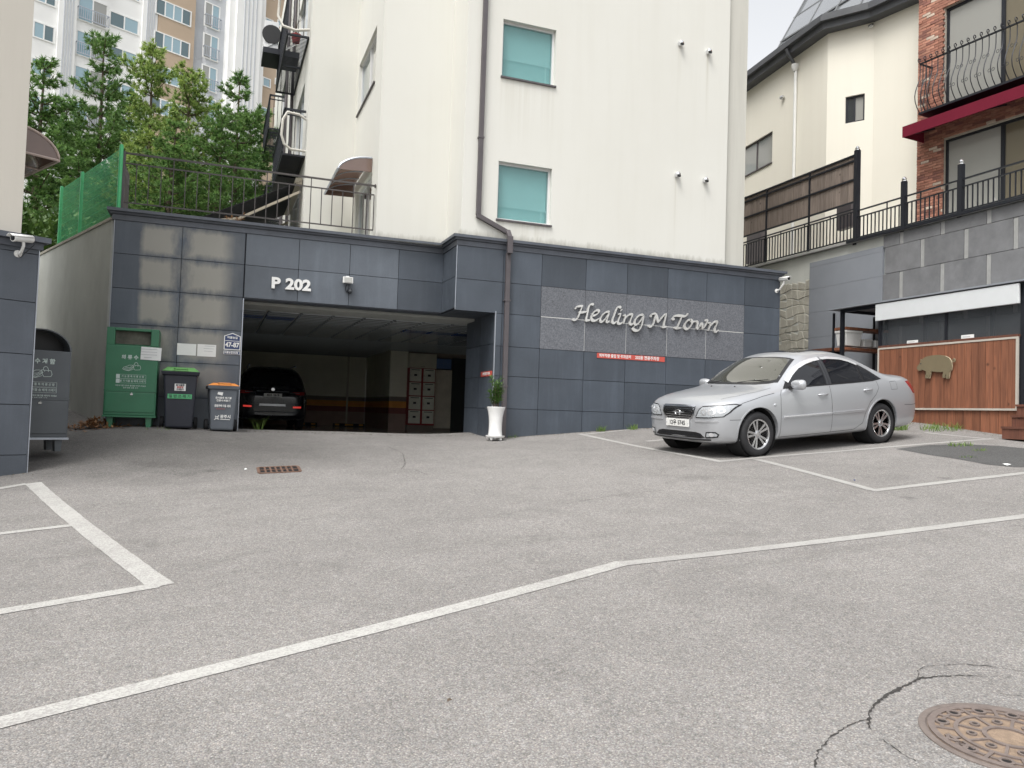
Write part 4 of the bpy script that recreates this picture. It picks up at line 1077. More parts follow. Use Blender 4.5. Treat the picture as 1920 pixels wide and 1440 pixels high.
text('lower_lettering', '여울능길202동', .038, MT['sign_white'], pq, pc-.01, YP-.0185, pz-.05, .001, .001)
# two sheets of paper
for (xa, za0, xb, zb0), lb in (((-.63, 2.535, -.325, 2.335), 'plain white notice sheet taped to the tiles, left of the pair'), ((-.305, 2.54, .0, 2.33), 'white notice sheet with a faint printed line, right of the pair')):
    t = thing('paper_notice', lb, 'notice', ((xa+xb)/2, YP, zb0), wabs=True)
    MB().box(xa, xb, YP-.008, YP-.005, zb0, za0).build('sheet', MT['paper'], t)
    if xa > -.5:
        mat('grey_print', (.45, .46, .47), .8)
        for k, (a, b) in enumerate(((.12, .28), (.1, .27), (.11, .25))): MB().box(xa+a, xa+b, YP-.0092, YP-.0082, za0-.03-.045*k, za0-.022-.045*k).build('print_line', MT['grey_print'], t)
# floodlight and small sensor
fl = thing('floodlight', 'small white floodlight with dangling sensor above the garage mouth', 'floodlight', (2.22, YP, 3.85), wabs=True)
MB().prism([(YP-.17, 3.81), (YP-.13, 3.93), (YP-.05, 3.93), (YP-.03, 3.82)], 2.13, 2.31, 'x').build('housing', MT['white_plastic'], fl, bevel=.008)
MB().prism([(YP-.176, 3.822), (YP-.142, 3.92), (YP-.139, 3.92), (YP-.172, 3.82)], 2.145, 2.295, 'x').build('lens', MT['window_grey'], fl)
MB().box(2.19, 2.25, YP-.06, YP-.002, 3.93, 3.955).build('bracket', MT['white_plastic'], fl)
MB().tube([(2.22,YP-.05,3.82),(2.20,YP-.03,3.77),(2.19,YP-.03,3.71),(2.22,YP-.03,3.66),(2.27,YP-.03,3.65)], .006, 6).build('cable', MT['black'], fl)
MB().lathe([(0,-.055),(.04,-.05),(.045,-.01),(.045,.03),(0,.035)], 14, (2.27, YP-.055, 3.68), 'y').build('sensor', MT['dark_metal'], fl, smooth=40)
MB().lathe([(0,-.06),(.024,-.058),(.024,-.05)], 12, (2.27, YP-.055, 3.68), 'y').build('sensor_eye', MT['window_dark'], fl)

# ---- CCTV cameras
def cctv(label, loc, dirv, bend, plate_n):
    t = thing('security_camera', label, 'camera', loc, group='white security cameras')
    d = Vector(dirv).normalized(); up = Vector((0,0,1)); s = d.cross(up).normalized(); u = s.cross(d)
    M3 = Matrix((( d.x, s.x, u.x, bend[0]), (d.y, s.y, u.y, bend[1]), (d.z, s.z, u.z, bend[2]), (0,0,0,1)))
    n = 14; body = MB().lathe([(0,-.13),(.036,-.13),(.042,-.12),(.042,.11),(.046,.112),(.046,.14),(.038,.142)], 18, axis='x')
    body.xf(M3).build('housing', MT['white_plastic'], t, smooth=40)
    vs = MB()
    for k in range(9):
        a = math.pi*(.12+.76*k/8)
        vs.v += [(-.12, .052*math.cos(a), .052*math.sin(a)), (.185, .052*math.cos(a), .052*math.sin(a))]
    vs.f = [(2*k, 2*k+1, 2*k+3, 2*k+2) for k in range(8)]
    o = vs.xf(M3).build('sun_shield', MT['white_plastic'], t, smooth=60); o.modifiers.new('s', 'SOLIDIFY').thickness = .004
    MB().lathe([(0,.138),(.036,.138),(.036,.1425),(0,.1425)], 16, axis='x').xf(M3).build('lens_ring', MT['black'], t)
    MB().lathe([(0,.1426),(.016,.1426),(.016,.15),(0,.152)], 12, axis='x').xf(M3).build('lens', MT['window_dark'], t)
    b = Vector(bend); pn = Vector(plate_n)
    MB().tube([b-u*.04, b-u*.085, b*.45-u*.10, Vector((0,0,-.04))], .018, 8).build('arm', MT['white_plastic'], t, smooth=40)
    pl = MB().lathe([(.045,0),(.045,.012)], 14); q = Vector((0,0,1)).rotation_difference(pn)
    pl.xf(Matrix.Translation((0,0,-.04)) @ q.to_matrix().to_4x4()).build('wall_plate', MT['white_plastic'], t)
    MB().tube([b-d*.12, b-d*.15-u*.06, b*.4-u*.14, Vector((0,0,-.06))], .005, 5).build('cable', MT['black'], t)
    return t
p = onX(1455, 530, 11.22)
cctv('white bullet security camera on the right end of the stone wall', (11.20, YH-.002, 4.37), (.02, -1, -.06), (.04, -.19, .19), (0, -1, 0))
p = None

# ---- planter pot
gp = G(928, 826); PT = thing('planter_pot', 'tall waisted white glazed planter with leafy shrub by the garage mouth', 'planter', (gp.x, gp.y-.0, gp.z))
mat('glaze_white', (.78, .78, .77), .18, var=.03, coat=.5)
MB().lathe([(0,.085),(.132,.085),(.126,.12),(.120,.22),(.120,.32),(.128,.42),(.145,.52),(.165,.58),(.170,.60),(.166,.605),(.152,.595),(.138,.54),(0,.54)], 32).build('pot', MT['glaze_white'], PT, smooth=40)
MB().lathe([(0,.055),(.16,.055),(.175,.075),(.175,.092),(.165,.092),(.158,.08),(0,.08)], 32).build('saucer', MT['glaze_white'], PT, smooth=40)
for k in range(4):
    a = .6+k*math.pi/2
    MB().lathe([(0,-.018),(.026,-.018),(.03,-.008),(.03,.008),(.026,.018),(0,.018)], 12, (.12*math.cos(a), .12*math.sin(a), .028), 'x').build('caster', MT['glaze_white'], PT, smooth=40)
mat('soil', (.05, .035, .025), .95, var=.4, vs=30)
MB().lathe([(0,.57),(.135,.565),(.14,.56)], 20).build('soil', MT['soil'], PT)
leafmat('shrub_leaf', (.045, .11, .025), (.13, .24, .05)); mat('bark', (.10, .075, .055), .9, var=.3, vs=12)
pr = random.Random(5); st = MB(); lf = MB()
def leaf(m, p, d, w, L, up=Vector((0,0,1))):
    d = d.normalized(); s = d.cross(up)
    s = s.normalized() if s.length > 1e-3 else Vector((1,0,0)); n = s.cross(d)
    a = p; b = p+d*L*.5+s*w+n*L*.06; c = p+d*L; e = p+d*L*.5-s*w+n*L*.06
    m.add([a, b, c, e], [(0,1,2),(0,2,3)])
for k in range(12):
    a = pr.uniform(0, 6.28); top = Vector((pr.uniform(-.15,.17), pr.uniform(-.12,.12), pr.uniform(.85,1.12)))
    b = Vector((.06*math.cos(a), .06*math.sin(a), .56)); midp = b.lerp(top, .5)+Vector((pr.uniform(-.03,.03), pr.uniform(-.03,.03), 0))
    st.tube([b, midp, top], [.006,.005,.003], 5)
    for i in range(60):
        t_ = pr.uniform(.25, 1.05); q = (b.lerp(midp, t_*2) if t_ < .5 else midp.lerp(top, t_*2-1))
        dd = Vector((pr.uniform(-1,1), pr.uniform(-1,1), pr.uniform(-.1,1.0)))
        leaf(lf, q, dd, pr.uniform(.007,.013), pr.uniform(.06,.12))
st.build('stem', MT['bark'], PT); lf.build('foliage', MT['shrub_leaf'], PT)

# ---- bins ------------------------------------------------------
mat('bin_green', (.028, .15, .075), .35, var=.12, vs=3, wear=.25, wearcol=(.06, .17, .10), wears=4)
mat('bin_grey', (.085, .095, .105), .4, var=.1, vs=3, wear=.2, wearcol=(.13, .14, .14), wears=4)
mat('bin_print', (.50, .58, .55), .6); mat('bin_dark_in', (.10, .10, .08), .8, var=.5, vs=6)
def bag_icon(t, y, s, x, z, mt):
    """line drawing of a shoe and a handbag"""
    m = MB(); r = .0045*s
    def ln(pts): 
        for a, b in zip(pts[:-1], pts[1:]): m.bar((x+a[0]*s, y, z+a[1]*s), (x+b[0]*s, y, z+b[1]*s), r*2, .002, (0,1,0))
    ln([(-.21,-.03),(-.19,.01),(-.09,.05),(-.07,.07),(.0,.075),(.03,.06),(.06,.03),(.0,-.02),(-.06,-.06),(-.19,-.05),(-.21,-.03)])
    ln([(-.19,-.02),(-.07,-.03),(.06,.04)]); ln([(-.15,.01),(-.04,.01),(.02,.05)]); ln([(-.19,-.05),(-.07,-.075),(.05,-.03)])
    ln([(.03,.08),(.20,.07),(.22,.0),(.20,-.04),(.08,-.05),(.05,.0),(.03,.08)])
    ln([(.06,.08),(.07,.13),(.10,.15),(.13,.14),(.15,.10),(.155,.075)]); ln([(.08,.08),(.09,.05)]); ln([(.15,.075),(.15,.045)])
    return m.build('pictogram', mt, t)
def cloth_bin(name, label, loc, rotz, mt, words, arch):
    t = thing(name, label, 'clothes bin', loc, rotz); M_ = MT[mt]; w, d = .385, .52
    zb, zs, zt = .20, (.72 if arch else .60), 1.62
    MB().box(-w, w, 0, d, zb, zs).build('lower_case', M_, t, bevel=.01)
    MB().box(-w+.02, w-.02, -.012, -.0005, zb+.05, zs-.03).build('hatch', M_, t, bevel=.006)
    if arch:
        prof = [(0, zs+.003), (d, zs+.003), (d, 1.42)] + [(.30+.32*math.cos(a), 1.42+.28*math.sin(a)) for a in [k*math.pi/10 for k in range(1, 10)]] + [(0, 1.42)]
        # half-round head: shell across x
        hd = [(-w, zs+.003), (w, zs+.003), (w, 1.38)] + [(w*math.cos(k*math.pi/16), 1.38+.30*math.sin(k*math.pi/16)) for k in range(1, 16)] + [(-w, 1.38)]
        MB().prism([(-w, zs+.003), (w, zs+.003), (w, 1.372), (-w, 1.372)], 0, d, 'y').build('upper_case', M_, t, bevel=.008)
        sh = MB(); n = 18
        for k in range(n+1):
            a = math.pi*k/n
            for r, y in ((w, .0), (w, d), (w-.02, d), (w-.02, .0)): sh.v.append((r*math.cos(a), y, 1.374+r*.75*math.sin(a)))
        for k in range(n):
            for j in range(4): sh.f.append((k*4+j, k*4+(j+1) % 4, k*4+4+(j+1) % 4, k*4+4+j))
        sh.build('arched_hood', M_, t, smooth=30)
        MB().prism([((w-.021)*math.cos(k*math.pi/14), 1.376+(w-.021)*.75*math.sin(k*math.pi/14)) for k in range(15)], d*.45, d*.5, 'y').build('dark_flap', MT['black'], t)
        zl = 1.22
    else:
        MB().prism([(0, zs+.003), (d, zs+.003), (d, zt-.003), (.10, zt-.003), (.10, 1.36), (.0, 1.335)], -w, w, 'x').build('upper_case', M_, t, bevel=.006)
        MB().box(-w, -w+.12, 0, .101, 1.337, zt).build('chute_cheek', M_, t, bevel=.006)
        MB().box(w-.12, w, 0, .101, 1.337, zt).build('chute_cheek', M_, t, bevel=.006)
        MB().box(-w+.121, w-.121, 0, .30, zt-.045, zt).build('chute_lintel', M_, t, bevel=.006)
        MB().prism([(-w+.121, 1.36), (w-.121, 1.36), (w-.121, zt-.046), (-w+.121, zt-.046)], .09, .0985, 'y').build('chute_flap', MT['bin_dark_in'], t)
        zl = 1.14
    BP = MT['bin_print']
    text('lettering', words, .075, BP, t, -.03, -.0035, zl, .0025, .0008, sx=1.0)
    bag_icon(t, -.004, .62 if not arch else .7, .0, zl-.17, BP)
    for j in range(2):
        z = zl-.31-.075*j
        fr = MB(); fr.box(-.22, .22, -.0035, -.001, z-.034, z-.031); fr.box(-.22, .22, -.0035, -.001, z+.031, z+.034); fr.box(.217, .22, -.0035, -.001, z-.031, z+.031); fr.box(-.22, -.165, -.0036, -.001, z-.0305, z+.0305)
        fr.build('print_frame', BP, t)
        text('small_print', ('가 능 품 목 의 류 신 발', '불 가 이불 솜 베개 쓰레기')[j], .040, BP, t, .025, -.0035, z, .0005, .0006, sx=.9)
    text('small_print', '의류수거함 이외의 물건을 버리지 마세요', .027, BP, t, .0, -.0035, zl-.46, .0004, .0006)
    text('small_print', '문의 전화 의류 수거', .027, BP, t, .0, -.0035, zl-.495, .0004, .0006)
    MB().box(-w-.004, w+.004, -.01, d+.004, zs-.012, zs+.008).build('seam_lip', M_, t)
    lk_ = MB(); lk_.lathe([(.012,0),(.012,.012)], 10, (.02, -.022, zs-.04)); lk_.box(.0, .04, -.026, -.012, zs-.07, zs-.045); lk_.build('padlock', MT['chrome'], t)
    for sx in (-1, 1):
        for y in (.08, d-.08): MB().prism([(sx*(w-.10)-.05, zb-.001), (sx*(w-.10)+.05, zb-.001), (sx*(w-.10)+.035, .01), (sx*(w-.10)-.035, .01)], y-.05, y+.05, 'y').build('leg', M_, t)
    MB().box(-w-.01, w+.01, -.02, d+.005, zb-.03, zb-.001).build('base_rail', M_ if not arch else MT['steel_trim'], t)
    return t
gpos = (-1.62, 14.02)
zg = gz(-1.35, 14.1)
a0 = onY(194, 800, 14.22); b0 = onY(287, 805, 14.22)
gcx = (a0.x+b0.x)/2
gb = cloth_bin('clothes_bin', 'green steel clothes collection bin against the pale streaked tiles', (gcx, 14.22, gz(gcx, 14.3)-.01), R_(0), 'bin_green', '의 류 수', False)
GPN = MB().box(.095, .40, -.012, -.009, 1.12, 1.33)
o = GPN.build('notice_sheet', MT['paper'], gb); o.rotation_euler = (0, R_(1.5), 0)
for k in range(4): MB().box(.125+(.05 if k == 3 else 0), .37-(.08 if k == 3 else 0), -.0165, -.0135, 1.285-.045*k, 1.293-.045*k).build('print_line', MT['grey_print'], gb)
# wheeled bins
def wheelie(label, loc, rotz, body, lid, h=1.05, w=.29, d=.36, lidh=.07):
    t = thing('wheelie_bin', label, 'wheelie bin', loc, rotz); Bm = MT[body]
    z1 = h*.865; wt, wb = w, w*.80; y0t, y0b = 0, .06
    MB().hexa([(-wb,y0b,.02),(wb,y0b,.02),(wb,2*d*.80,.02),(-wb,2*d*.80,.02),(-wt,y0t,z1),(wt,y0t,z1),(wt,2*d,z1),(-wt,2*d,z1)]).build('body', Bm, t, bevel=.03)
    MB().hexa([(-wt-.02,-.025,z1-.012),(wt+.02,-.025,z1-.012),(wt+.02,2*d+.02,z1-.012),(-wt-.02,2*d+.02,z1-.012),(-wt-.035,-.04,z1+.045),(wt+.035,-.04,z1+.045),(wt+.035,2*d+.03,z1+.045),(-wt-.035,2*d+.03,z1+.045)]).build('rim', Bm, t, bevel=.01)
    L = MB().hexa([(-wt-.03,-.05,z1+.048),(wt+.03,-.05,z1+.048),(wt+.03,2*d+.03,z1+.048),(-wt-.03,2*d+.03,z1+.048),(-wt+.06,.03,z1+.048+lidh),(wt-.06,.03,z1+.048+lidh),(wt-.06,2*d-.05,z1+.048+lidh),(-wt+.06,2*d-.05,z1+.048+lidh)])
    lo = L.build('lid', MT[lid], t, bevel=.022)
    MB().tube([(-.1,-.055,z1+.085),(-.08,-.085,z1+.085),(.08,-.085,z1+.085),(.1,-.055,z1+.085)], .012, 8).build('lid_grip', MT[lid], lo)
    for sx in (-1, 1):
        wh = MB().lathe([(0,-.03),(.085,-.03),(.10,-.022),(.10,.022),(.085,.03),(0,.03)], 20, (sx*(wb+.055), 2*d*.72, .10), 'x').build('wheel', MT['rubber'], t, smooth=40)
        MB().tube([(sx*wt*.6, 2*d+.01, z1-.05), (sx*wt*.6, 2*d+.07, z1+.02)], .012, 6).build('handle_bracket', Bm, t)
    MB().tube([(-wt*.85, 2*d+.075, z1+.025), (wt*.85, 2*d+.075, z1+.025)], .015, 8).build('handle', Bm, t)
    MB().tube([(-wb-.05, 2*d*.72, .10), (wb+.05, 2*d*.72, .10)], .012, 6).build('axle', MT['dark_metal'], t)
    return t
mat('bin_navy', (.022, .025, .036), .42, var=.12, vs=4); mat('lid_green', (.10, .30, .075), .45, var=.1, vs=5); mat('bin_steelgrey', (.12, .135, .155), .5, var=.1); mat('lid_orange', (.70, .25, .05), .45, var=.08)
mat('label_green', (.10, .42, .19), .5)
def wpos(px0, px1, py, Y): a = onY(px0, py, Y); b = onY(px1, py, Y); return (a.x+b.x)/2, (b.x-a.x)
x1_, w1_ = wpos(307, 369, 720, 14.12)
wb1 = wheelie('dark wheelie bin with green lid and green Korean label', (x1_, 14.10, gz(x1_, 14.3)), R_(2), 'bin_navy', 'lid_green', h=1.04, w=.262, d=.31)
def face_y(z, h, off=.0): z1 = h*.865; return .06*(1-(z-.02)/(z1-.02))-off
for z0, z1, xx0, xx1, mt_, tx, ts in ((.50,.575,-.185,.185,'label_green','일 반 쓰 레 기',.058),(.63,.745,-.085,.085,'paper',None,0)):
    yy = face_y(z0, 1.04, .014)
    MB().hexa([(xx0,yy,z0),(xx1,yy,z0),(xx1,yy+.006,z0),(xx0,yy+.006,z0),(xx0,yy-.006,z1),(xx1,yy-.006,z1),(xx1,yy,z1),(xx0,yy,z1)]).build('label', MT[mt_], wb1)
    if tx: text('lettering', tx, ts, MT['ink'], wb1, 0, yy-.006, (z0+z1)/2, .001, .0008)
    else:
        text('lettering', '음식물류', .036, MT['ink'], wb1, 0, yy-.008, z1-.024, .001, .0008); text('lettering', '종량제', .036, MT['red_print'], wb1, 0, yy-.007, z1-.060, .001, .0008); text('lettering', '수거용기', .030, MT['ink'], wb1, 0, yy-.005, z1-.094, .001, .0008)
x2_, w2_ = wpos(394, 446, 730, 14.0)
wb2 = wheelie('grey wheelie bin with orange lid beside the garage mouth', (x2_, 14.12, gz(x2_, 14.3)), R_(4), 'bin_steelgrey', 'lid_orange', h=.83, w=.225, d=.28, lidh=.045)
yy = face_y(.35, .83, .012)
SW = MT['sign_white']
text('lettering', '음식물류 폐기물', .038, SW, wb2, .0, face_y(.56,.83,.010), .56, .001, .0008); text('lettering', '전용수거용기', .040, SW, wb2, .0, face_y(.52,.83,.010), .515, .001, .0008)
text('lettering', '공동주택 이용 세대', .046, SW, wb2, -.01, face_y(.42,.83,.010), .425, .0015, .0008, sx=.7)
MB().box(-.11, .03, face_y(.38,.83,.0125), face_y(.38,.83,.009), .375, .380).build('red_rule', MT['red_print'], wb2)
MB().prism([(-.10,.62),(-.02,.60),(-.01,.655),(-.09,.66)], face_y(.63,.83,.0115), face_y(.63,.83,.007), 'y').build('white_sticker', SW, wb2)
text('lettering', '광주시', .062, SW, wb2, .045, face_y(.24,.83,.010), .245, .002, .0008)
ey = face_y(.23,.83,.011); m = MB()
for pts in ([(-.13,.195),(-.10,.215),(-.06,.205),(-.055,.20)], [(-.115,.26),(-.105,.235),(-.105,.21)], [(-.06,.27),(-.075,.24),(-.07,.21)], [(-.10,.25),(-.088,.24),(-.078,.25)], [(-.035,.205),(.12,.20)]):
    for a, b in zip(pts[:-1], pts[1:]): m.bar((a[0], ey, a[1]), (b[0], ey, b[1]), .010, .002, (0,1,0))
m.build('city_emblem', SW, wb2)
# ================================================================ LEFT BUILDING
LC = at(63, 665, 10.0)
FL = Frame(LC.x, LC.y, 29.4)
lb = thing('neighbour_building', 'cream building with dark tiled base at the left edge', 'building', (LC.x, LC.y, .5), FL.a, zabs=True)
def lpart(boxes, name, mt, parent=lb, **k):
    m = MB()
    for b in boxes: m.box(*b)
    return m.build(name, MT[mt], parent, **k)
lzs = [FL.hit(35, y)[1] for y in (935, 853, 758.5, 663, 564, 472)]
ztop = FL.hit(72, 446)[1]
lpart([(-9, -.003, .032, .4, -.8, ztop-.02)], 'base_wall', 'joint')
lpart([(-.3, -.004, .402, 7, -.8, ztop-.02)], 'base_side_wall', 'joint')
lxs = [-.006, -1.25, -2.5, -3.75, -5.0, -6.25]
for i in range(5):
    for j in range(5):
        MB().box(lxs[i+1]+GAP, lxs[i]-GAP, -tr.uniform(0, .003), .034, lzs[j]+GAP, lzs[j+1]-GAP).build('stone_tile', MT['tile_left'], lb)
for i in range(5): MB().box(lxs[i+1]+GAP, lxs[i]-GAP, .0, .034, lzs[5]+GAP, ztop-.12).build('stone_tile', MT['tile_left'], lb)
MB().box(-.005, .006, -.006, .03, -.3, ztop-.12).build('corner_trim', MT['steel_trim'], lb)
for z0, z1, o_ in ((ztop-.155, ztop-.07, .035), (ztop-.067, ztop, .10)): MB().box(-9, o_, -o_, 7, z0, z1).build('cornice', MT['cornice_stone'], lb)
ex_ = FL.hit(52, 220, .12)[0]
lpart([(-9, ex_, .12, 7, ztop-.01, 14)], 'upper_wall', 'cream_left')
aw2 = thing('window_canopy', 'brown arched polycarbonate canopy on the left building', 'canopy', (FL.w(ex_, 1.2, 5.2)), FL.a, zabs=True)
# canopy springs from the side wall (local +x), visible end is a quarter round
c0 = FL.w(ex_, .0, 0)
zt_, zb_ = FL.hit(75, 238, 1.0)[1], FL.hit(60, 335, 1.0)[1]
def larc(t, R=.58, H=None): a = t*math.pi/2; return (R*math.sin(a), zt_-.50+.36*math.cos(a))
m = MB()
for k in range(11):
    x, z = larc(k/10)
    for y in (-.55, .85): m.v.append((x, y, z))
m.f = [(2*k, 2*k+1, 2*k+3, 2*k+2) for k in range(10)]
o = m.build('canopy_sheet', MT['bronze_sheet'], aw2, smooth=60); o.modifiers.new('s', 'SOLIDIFY').thickness = .006
mat('pink_trim', (.45, .36, .32), .4)
for y in (-.55, .15, .85):
    MB().tube([(*[larc(k/10)[0]], y, larc(k/10)[1]) for k in range(11)] + [(0, y, larc(1)[1])], .018, 6).build('rib', MT['pink_trim'], aw2)
MB().prism([larc(k/10) for k in range(11)] + [(0, larc(1)[1])], -.548, -.542, 'y').build('end_panel', MT['bronze_sheet'], aw2)
MB().bar((.58, -.55, larc(1)[1]), (.58, .85, larc(1)[1]), .03).build('lip_rail', MT['pink_trim'], aw2)
p = FL.w(FL.hit(34, 462)[0], -.0, FL.hit(34, 470)[1])
cctv('white bullet security camera on the left building under its cornice', tuple(p), (-.62, -.75, -.12), tuple(FL.ey*-.16 + FL.ex*-.0 + Vector((0,0,.13))), tuple(-FL.ey))

# ---- concrete side wall of the terrace, green mesh fence
FC = Frame(-1.74, 14.86, -67.5)
ZW = 4.57
cw = thing('retaining_wall', 'stained grey concrete retaining wall left of the tiled base', 'wall', (FC.o.x, FC.o.y, 1.0), FC.a, zabs=True)
MB().box(-13, -.0, .0, .25, .3, ZW).build('wall_face', MT['concrete'], cw)
MB().box(-13.02, .0, -.02, .27, ZW+.001, ZW+.05).build('coping', MT['concrete_pale'], cw)
mat('fence_green', (.075, .47, .19), .45, var=.1)
gf_ = thing('mesh_fence', 'green welded mesh fence on top of the concrete wall', 'fence', (FC.o.x, FC.o.y, ZW), FC.a, zabs=True)
zf1 = FC.hit(207, 286, .1)[1]
posts = [FC.hit(x, y, .1)[0] for x, y in ((205, 340), (152, 380), (113, 408))]
sp = posts[0]-posts[1]; posts[2] = min(posts[2], posts[1]-.8)
posts[0] = -.05
for x in posts: MB().lathe([(.033, ZW+.05), (.033, zf1-.02), (.024, zf1), (0, zf1+.004)], 10, (x, .1, 0)).build('post', MT['fence_green'], gf_, smooth=40)
for a, b in zip(posts[:-1], posts[1:]):
    m = MB(); n = int((a-b)/.06)
    for k in range(1, n): x = b+(a-b)*k/n; m.bar((x, .1, ZW+.06), (x, .1, zf1-.06), .0065, .0065)
    for k in range(9): z = ZW+.07+(zf1-ZW-.14)*k/8; m.bar((b, .106, z), (a, .106, z), .006, .006)
    m.build('mesh_panel', MT['fence_green'], gf_)
    MB().bar((b, .1, ZW+.075), (a, .1, ZW+.075), .03, .05).build('bottom_rail', MT['fence_green'], gf_)

# ---- grey clothes bin behind the left corner
q0 = at(104, 845, 10.75)
gbin = cloth_bin('clothes_bin', 'dark grey clothes collection bin with arched hood, behind the left building corner', (q0.x-.22, q0.y-.12, q0.z-.02), FL.a+R_(-3), 'bin_grey', '의 류 수 거 함', True)
# bank behind the wall: ground for the trees; mossy verge
mat('verge', (.085, .085, .045), .95, var=.4, vs=1.5, bump=.5, bs=20, space='World')
bk = MB().add([(-40,19,3.2),(-3.9,19.3,4.3),(-3.9,20.4,4.66),(1.6,20.4,4.66),(1.6,33,4.66),(12,36,4.66),(12,90,5.2),(-60,90,5.2),(-60,19,3.0)], [(0,1,2,3,4,5,6,7,8)])
struct(bk.build('planted_bank', MT['verge']))
vg = MB().add([(-12,15.4,gz(-12,15.4)+.02),(-2.4,15.6,gz(-2.4,15.6)+.006),(-3.2,17.6,1.5),(-8,24,2.4),(-14,24,2.4)], [(0,1,2,3,4)])
struct(vg.build('mossy_verge', MT['verge']))

# ================================================================ FAR APARTMENT TOWER
O = at(60, 200, 60.0); FT = Frame(O.x, O.y, 28.4)
tw = thing('apartment_tower', 'tall white apartment tower with brown bands behind the pines', 'building', (O.x, O.y, 4.5), FT.a, zabs=True)
mat('tower_white', (.86, .86, .85), .8, var=.05, vs=.5); mat('tower_brown', (.50, .39, .29), .8, var=.08, vs=.6); mat('tower_grey', (.55, .57, .60), .8, var=.05)
def S(px, y=100, off=0.0): return FT.hit(px, y, off)[0]
ZT0, ZT1 = 3.0, 46.0
s = {k: S(k) for k in (-200, 61, 104, 140, 262, 291, 360, 380, 413, 480, 530, 640)}
def tpart(name, mt, *b): return MB().box(*b).build(name, MT[mt], tw)
tpart('wall', 'tower_white', s[-200], s[291]-.002, .0, 12, ZT0, ZT1)
tpart('wall', 'tower_brown', s[291], s[360], -.3, 12, ZT0, ZT1)
tpart('wall', 'tower_grey', s[360]+.002, s[380], .1, 12, ZT0, ZT1)  # grey paint carries the shade of this side face
tpart('wall', 'tower_grey', s[380]+.002, s[413], -.6, 12, ZT0, ZT1)  # shade of the bay face put into the grey paint
tpart('wall', 'tower_white', s[413]+.002, s[480], -1.4, 12, ZT0, ZT1)
tpart('wall', 'tower_brown', s[480]+.002, s[640], -.8, 12, ZT0, ZT1)
for a, b, off in ((104, 138, -.25), (262, 290, -.25), (424, 470, -1.65)):
    sa, sb = S(a), S(b)
    tpart('pilaster', 'tower_white', sa, sb, off, off+.24 if off > -1 else -1.402, ZT0, ZT1)
    for k in range(4):
        x = sa+(sb-sa)*(.3+.16*k); tpart('rib', 'tower_grey', x-.05, x+.05, off-.06, off-.002, ZT0, ZT1)
HF = 2.82
def tcol(pxl, pxr, ytl, ybr, off, panes, rail=False, floors=range(-3, 4)):
    x0, z1 = FT.hit(pxl, ytl, off); x1, z0 = FT.hit(pxr, ybr, off)
    for k in floors:
        a, b = z0+k*HF, z1+k*HF
        if b < 5 or a > 44: continue
        f_ = MB(); t_ = .10
        f_.box(x0, x1, off-.05, off-.002, a, a+t_); f_.box(x0, x1, off-.05, off-.002, b-t_, b); f_.box(x0, x0+t_, off-.05, off-.002, a+t_, b-t_); f_.box(x1-t_, x1, off-.05, off-.002, a+t_, b-t_)
        n = len(panes); w_ = (x1-x0-2*t_)/n
        for i in range(1, n): f_.box(x0+t_+i*w_-.05, x0+t_+i*w_+.05, off-.05, off-.002, a+t_, b-t_)
        wd = f_.build('window', MT['tower_white'], tw)
        for i in range(n): MB().box(x0+t_+i*w_+.05, x0+t_+(i+1)*w_-.05, off-.03, off-.003, a+t_, b-t_).build('pane', MT[panes[i]], wd)
        if rail:
            r = MB(); zr = a+.95
            r.box(x0, x1, off-.38, off-.33, zr, zr+.06); r.box(x0, x1, off-.38, off-.33, a+.1, a+.16); r.box(x0, x0+.06, off-.329, off-.05, zr, zr+.06); r.box(x1-.06, x1, off-.329, off-.05, zr, zr+.06)
            nn = int((x1-x0)/.16)
            for i in range(nn+1): xx = x0+.02+(x1-x0-.04)*i/nn; r.box(xx-.02, xx+.02, off-.37, off-.34, a+.161, zr-.001)
            r.build('balcony_rail', MT['steel_trim'], wd)
tcol(62, 102, 37, 83, 0, ['window_blue', 'window_deep'])
tcol(146, 201, -12, 57, 0, ['window_blue', 'window_grey'], True)
tcol(205, 260, 18, 68, 0, ['window_deep', 'window_blue'])
tcol(292, 358, -6, 52, -.3, ['window_deep', 'window_blue', 'window_blue', 'window_deep'])
tcol(384, 411, 1, 60, -.6, ['window_grey', 'window_blue'], True)
tcol(484, 512, 26, 56, -.8, ['window_blue', 'window_blue'])
tcol(520, 560, 36, 66, -.8, ['window_blue', 'window_blue'])

